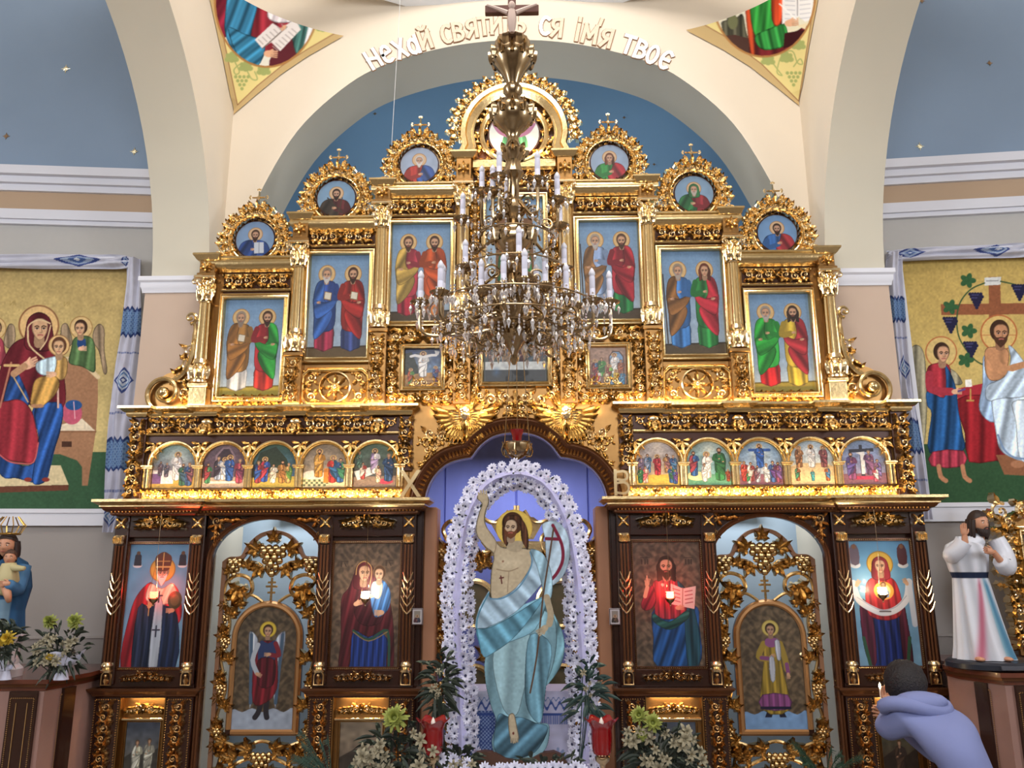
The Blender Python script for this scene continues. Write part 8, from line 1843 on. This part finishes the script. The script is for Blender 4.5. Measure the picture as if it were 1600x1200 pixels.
up_ = [0, 1, 2, 5, 6, 8, 9]; J = [(K[0][0], (.18, .14)), (K[1][0], (.185, .14)), (tuple(sh+Vector((0, -.01, 0))), (.16, .115)), (K[5][0], .095), (K[6][0], .075), (tuple(lel.lerp(lwr, .8)), .05), (K[8][0], .095), (K[9][0], .075), (tuple(rel.lerp(rwr, .85)), .05), ((hip.x, hip.y, hip.z-.1), (.19, .15))]
ho = skin_obj('hoodie', J, [(0, 1), (1, 2), (2, 3), (3, 4), (4, 5), (2, 6), (6, 7), (7, 8), (0, 9)], HOOD, 3, pe)
b = MB(); hq = P(1436, 1097, yb-.06)
b.tube([(hq.x+.17*math.cos(a)*(1 if 1 else 1), hq.y+.06+.09*math.sin(a), hq.z-.03+.022*math.sin(a*2)) for a in np.linspace(0, 2*PI, 22)], [.042]*22, 8)
b.ball((hq.x+.02, hq.y+.03, hq.z-.005), .14, sx=1.05, sy=.62, sz=.42, n=20, m=12); b.ball((hq.x+.07, hq.y+.02, hq.z+.0), .09, sx=1.1, sy=.7, sz=.5, n=16, m=10); obj('hood', b, HOOD, ho, 80)
J = [((hip.x, hip.y, hip.z-.05), (.17, .14))]+[(K[i][0], g(K[i][1], .03)) for i in (11, 12, 13, 15, 16, 17)]
skin_obj('trousers', J, [(0, 1), (1, 2), (2, 3), (0, 4), (4, 5), (5, 6)], mat('dark_trousers', '23242c', .8), 2, pe)
head(pe, tuple(hd+Vector((0, .04, .0))), .098, PI-.5, .25, hair=mat('black_hair', '1c1418', .6, noise=.4, scale=90, bump=1.0), beard=False, long=False, skin=SKN)
b = MB(); b.ball(tuple(hd+Vector((.01, .0, .03))), .118, sx=.98, sy=1.02, sz=1.08, n=24, m=16); b.v = [(x+.004*math.sin(x*300), y, z_+.004*math.sin(y*280+x*200)) for x, y, z_ in b.v]; obj('hair_back', b, bpy.data.materials['black_hair'], pe, 80)
obj('left_hand', hand_mesh(tuple(lwr), (.1, .6, .7), (1, 0, 0), .17, .5), SKN, pe, 80); obj('right_hand', hand_mesh(tuple(rwr), (-.3, .8, .3), (0, 0, 1), .17, .5), SKN, pe, 80)
for sg in (-1, 1): b = MB(); b.ball((hip.x+sg*.165, hip.y-.26, .055), .06, sx=.75, sy=1.9, sz=.8, n=14, m=8); obj('shoe', b, mat('black_shoe', '151518', .5), pe, 80)
cq = lwr+Vector((.0, .13, .10)); b = MB(); b.lathe((cq.x, cq.y, cq.z-.12), [(.006, 0), (.006, .12)], 10); t = thing('taper_candle', 'thin lit candle held up by the bending person', 'candle', tuple(cq)); obj('wax_stick', b, WAX, t); b = MB(); b.lathe((cq.x, cq.y, cq.z), [(.001, 0), (.008, .012), (.006, .024), (.0, .04)], 10); obj('flame', b, FLM, t); point('taper_light', (cq.x, cq.y, cq.z+.05), .5, (1, .75, .4), .01)
# ------------------------------------------------------------------ chandelier
CY = -2.4
c0 = P(803, 520, CY); CXc = c0.x
ch = thing('chandelier', 'large brass chandelier with white electric candles and crystal drops hanging in the crossing', 'chandelier', tuple(P(803, 570, CY)))
CR = mat('crystal', 'f2eef0', .04, 0, trans=.75, coat=.5); CAND = mat('candle_sleeve', 'dcdcee', .45); BULB = mat('frosted_bulb', 'eeeefa', .3, 0, trans=.25, coat=.4)
def cz(py): return P(803, py, CY).z
pts = [(570, .008), (562, .02), (555, .012), (545, .03), (536, .05), (528, .085), (520, .10), (514, .115), (508, .09), (500, .05), (490, .055), (478, .075), (462, .085), (448, .07), (440, .045), (430, .035), (424, .06), (418, .07), (412, .06), (404, .035), (398, .045), (385, .085), (372, .10), (360, .085), (352, .05), (345, .035), (338, .05), (330, .065), (322, .045), (314, .03), (312, .03), (284, .03), (280, .04), (272, .055), (262, .04), (252, .035), (245, .055), (238, .065), (230, .045), (222, .03), (214, .03), (206, .045), (200, .07), (190, .10), (178, .105), (168, .09), (160, .05), (150, .035), (144, .05), (138, .05), (132, .03), (122, .045), (110, .07), (98, .105), (90, .11), (84, .10), (82, .09), (74, .095), (66, .09), (62, .06), (60, .0)]
b = MB(); b.lathe((CXc, CY, 0), [(r, cz(p)) for p, r in pts], 32, flute=16, fl_d=.05); stem = obj('turned_stem', b, BRASS, ch)
b = MB(); b.lathe((CXc, CY, 0), [(.0, 6.97), (.12, 6.97), (.12, 6.99), (0, 6.99)], 16); b.tube([(CXc, CY, cz(60)), (CXc, CY, 8.95)], .012, 8); obj('suspension_rod', b, BRASS, ch)
# leaf collars on the stem
for p, r, n_, L_ in ((90, .105, 12, .07), (178, .1, 12, .07), (370, .095, 10, .08), (462, .08, 10, .11), (520, .1, 14, .06), (238, .06, 8, .05)):
    b = MB()
    for k in range(n_): a = 2*PI*k/n_; n3 = (math.cos(a), math.sin(a), 0); leaf(b, Fr((CXc+n3[0]*r, CY+n3[1]*r, cz(p)-L_*.5), (-n3[1], n3[0], 0), (0, 0, 1), n3), 0, 0, PI/2, L_, L_*.5, .02, 0, 5, 2)
    obj('leaf_collar', b, BRASS, stem)
# crucifix above
zc = cz(45); b = MB(); b.box(CXc-.02, CXc+.02, CY-.155, CY-.125, cz(66), cz(8), .003); b.box(CXc-.135, CXc+.135, CY-.156, CY-.124, zc-.022, zc+.022, .003); cf = obj('crucifix', b, mat('brown_cross', '6a4238', .4, noise=.2), ch)
b = MB(); 
for sg in (-1, 1): b.tube([(CXc+sg*.02, CY-.175, zc-.04), (CXc+sg*.07, CY-.17, zc-.012), (CXc+sg*.125, CY-.168, zc+.012)], [.012, .009, .006], 6)
b.tube([(CXc, CY-.175, zc-.03), (CXc, CY-.18, zc-.09), (CXc, CY-.175, zc-.13), (CXc, CY-.172, zc-.15)], [.02, .024, .018, .012], 8); b.ball((CXc, CY-.185, zc-.005), .018, sz=1.2); obj('cross_figure', b, mat('ivory_figure', 'c8b0a4', .45), cf)
# arms: base of each candle measured, depth chosen on its ring
ARMS = [# px, base y, top y, depth offset, root y
 (780, 277, 232, -.10, 330), (753, 300, 258, .05, 335), (770, 300, 257, -.08, 340), (723, 343, 300, .0, 380), (840, 282, 235, -.08, 330), (871, 313, 268, -.02, 345), (792, 318, 280, .22, 330), (875, 353, 318, .22, 370),
 (727, 418, 373, -.05, 440), (882, 420, 378, .05, 440), (811, 402, 352, -.20, 430), (820, 440, 387, -.26, 470), (752, 457, 403, -.2, 480), (740, 453, 407, .12, 480), (760, 452, 414, .28, 475), (787, 447, 395, -.24, 475), (852, 448, 395, -.18, 475), (838, 455, 412, .25, 480), (885, 463, 410, -.10, 490),
 (657, 473, 422, -.05, 510), (688, 458, 406, -.22, 505), (692, 460, 412, .0, 505), (926, 470, 418, -.12, 510), (953, 473, 422, .05, 510), (902, 478, 452, .34, 505), (730, 505, 487, .40, 510), (866, 508, 490, .40, 510)]
rnd.seed(9); CRP = MB(); ncry = 0
def drop(q, s=.018):
    global ncry
    q = Vector(q); L = s*2.6; vs = [tuple(q), ]+[tuple(q+Vector((math.cos(a)*s*.5, math.sin(a)*s*.5, -L*.35))) for a in np.linspace(0, 2*PI, 7)[:-1]]+[tuple(q+Vector((0, 0, -L)))]
    fs = [(0, 1+i, 1+(i+1) % 6) for i in range(6)]+[(7, 1+(i+1) % 6, 1+i) for i in range(6)]
    vs2 = [tuple(q+Vector((0, 0, .012)))]; 
    if ncry < 100: b_ = MB(); b_.add(vs, [f[::-1] for f in fs]); b_.ball(tuple(q+Vector((0, 0, .008))), .006, n=5, m=3); obj('crystal_drop', b_, CR, ch, 0)
    else: CRP.add(vs, [f[::-1] for f in fs])
    ncry += 1
bases = []
for px, yb_, yt, dy, yr in ARMS:
    q = P(px, yb_, CY+dy); top = P(px, yt, CY+dy); h = top.z-q.z; rt_ = Vector((CXc, CY, cz(yr))); bases.append(q)
    d = Vector((q.x-CXc, q.y-CY, 0)); D = d.length; d.normalize() if D > 1e-6 else None
    low = min(q.z, rt_.z)-.045-.02*D
    path = [rt_+d*.04, rt_+d*D*.25+Vector((0, 0, .05)), rt_+d*D*.5+Vector((0, 0, .0)), Vector((CXc, CY, low))+d*D*.78, Vector((CXc, CY, low+.02))+d*D*.98, q+Vector((0, 0, -.03))]
    b = MB(); b.tube(catmull([tuple(p) for p in path], n=6), .0085, 6)
    fr = Fr(tuple(Vector((CXc, CY, rt_.z+.035))+d*D*.45), tuple(d), (0, 0, 1), tuple(Vector((-d.y, d.x, 0)))); spiral(b, fr, 0, 0, 0, .045, 1, 1.4, .14, .0); spiral(b, fr, D*.3, -.06, PI, .035, -1, 1.4, .14, .0)
    arm = obj('arm', b, BRASS, ch)
    b = MB(); b.lathe(tuple(q), [(.006, -.04), (.014, -.03), (.008, -.022), (.03, -.012), (.048, .0), (.05, .004), (.03, .002), (.018, .006), (.02, .022), (.016, .022)], 16); obj('drip_pan', b, BRASS, arm)
    hb = h*.28; b = MB(); b.lathe((q.x, q.y, q.z), [(.0135, .006), (.0135, h*.35), (.0128, h*.36), (.0138, h*.37), (.0135, h-hb), (.0, h-hb)], 14); cs = obj('candle', b, CAND, ch)
    b = MB(); b.lathe((q.x, q.y, q.z+h-hb), [(.009, -.002), (.012, .004), (.0155, hb*.25), (.0145, hb*.45), (.009, hb*.75), (.0, hb)], 14); obj('flame_bulb', b, BULB, cs)
    for k in range(5):
        a = 2*PI*k/5+rnd.uniform(0, 1); drop((q.x+.046*math.cos(a), q.y+.046*math.sin(a), q.z-.006-.002*k), rnd.uniform(.016, .022))
# lower scroll cage and pendants
b = MB()
for k in range(10):
    a = 2*PI*k/10+.2; d = Vector((math.cos(a), math.sin(a), 0)); o_ = Vector((CXc, CY, cz(515)))
    b.tube([tuple(p) for p in catmull([tuple(o_+d*.06+Vector((0, 0, .02))), tuple(o_+d*.2+Vector((0, 0, -.03))), tuple(o_+d*.32+Vector((0, 0, .01))), tuple(o_+d*.30+Vector((0, 0, .07))), tuple(o_+d*.24+Vector((0, 0, .05)))], n=6)], .008, 6)
    fr = Fr(tuple(o_+d*.14+Vector((0, 0, -.05))), tuple(d), (0, 0, 1), tuple(Vector((-d.y, d.x, 0)))); spiral(b, fr, 0, 0, 0, .05, -1, 1.5, .13, 0)
obj('scroll_cage', b, BRASS, ch)
for R_, py, n_, s_ in ((.46, 500, 26, .02), (.36, 525, 22, .02), (.29, 538, 20, .02), (.32, 512, 22, .02), (.22, 522, 22, .022), (.13, 530, 16, .022), (.27, 500, 20, .02), (.40, 492, 18, .02), (.18, 480, 16, .018), (.1, 548, 10, .018), (.2, 380, 16, .018), (.14, 350, 12, .018), (.25, 430, 16, .018)):
    for k in range(n_):
        a = 2*PI*k/n_+R_*9; q = Vector((CXc+R_*math.cos(a), CY+R_*math.sin(a), cz(py)+rnd.uniform(-.02, .02))); drop(q, s_)
        CRP.ball(tuple(q+Vector((0, 0, .012))), .006, n=5, m=3); CRP.ball(tuple(q+Vector((0, 0, .027))), .006, n=5, m=3); CRP.ball(tuple(q+Vector((0, 0, .042))), .006, n=5, m=3)
o = obj('crystal_strings', CRP, CR, ch, 0); o['kind'] = 'stuff'
b = MB()
for R_, py in ((.32, 508), (.22, 517), (.4, 488), (.2, 376), (.25, 426)): b.tube([(CXc+R_*math.cos(a), CY+R_*math.sin(a), cz(py)) for a in np.linspace(0, 2*PI, 41)], .0045, 5)
obj('hanging_ring', b, BRASS, ch)
for im in list(bpy.data.images):
    if im.users == 0: bpy.data.images.remove(im)
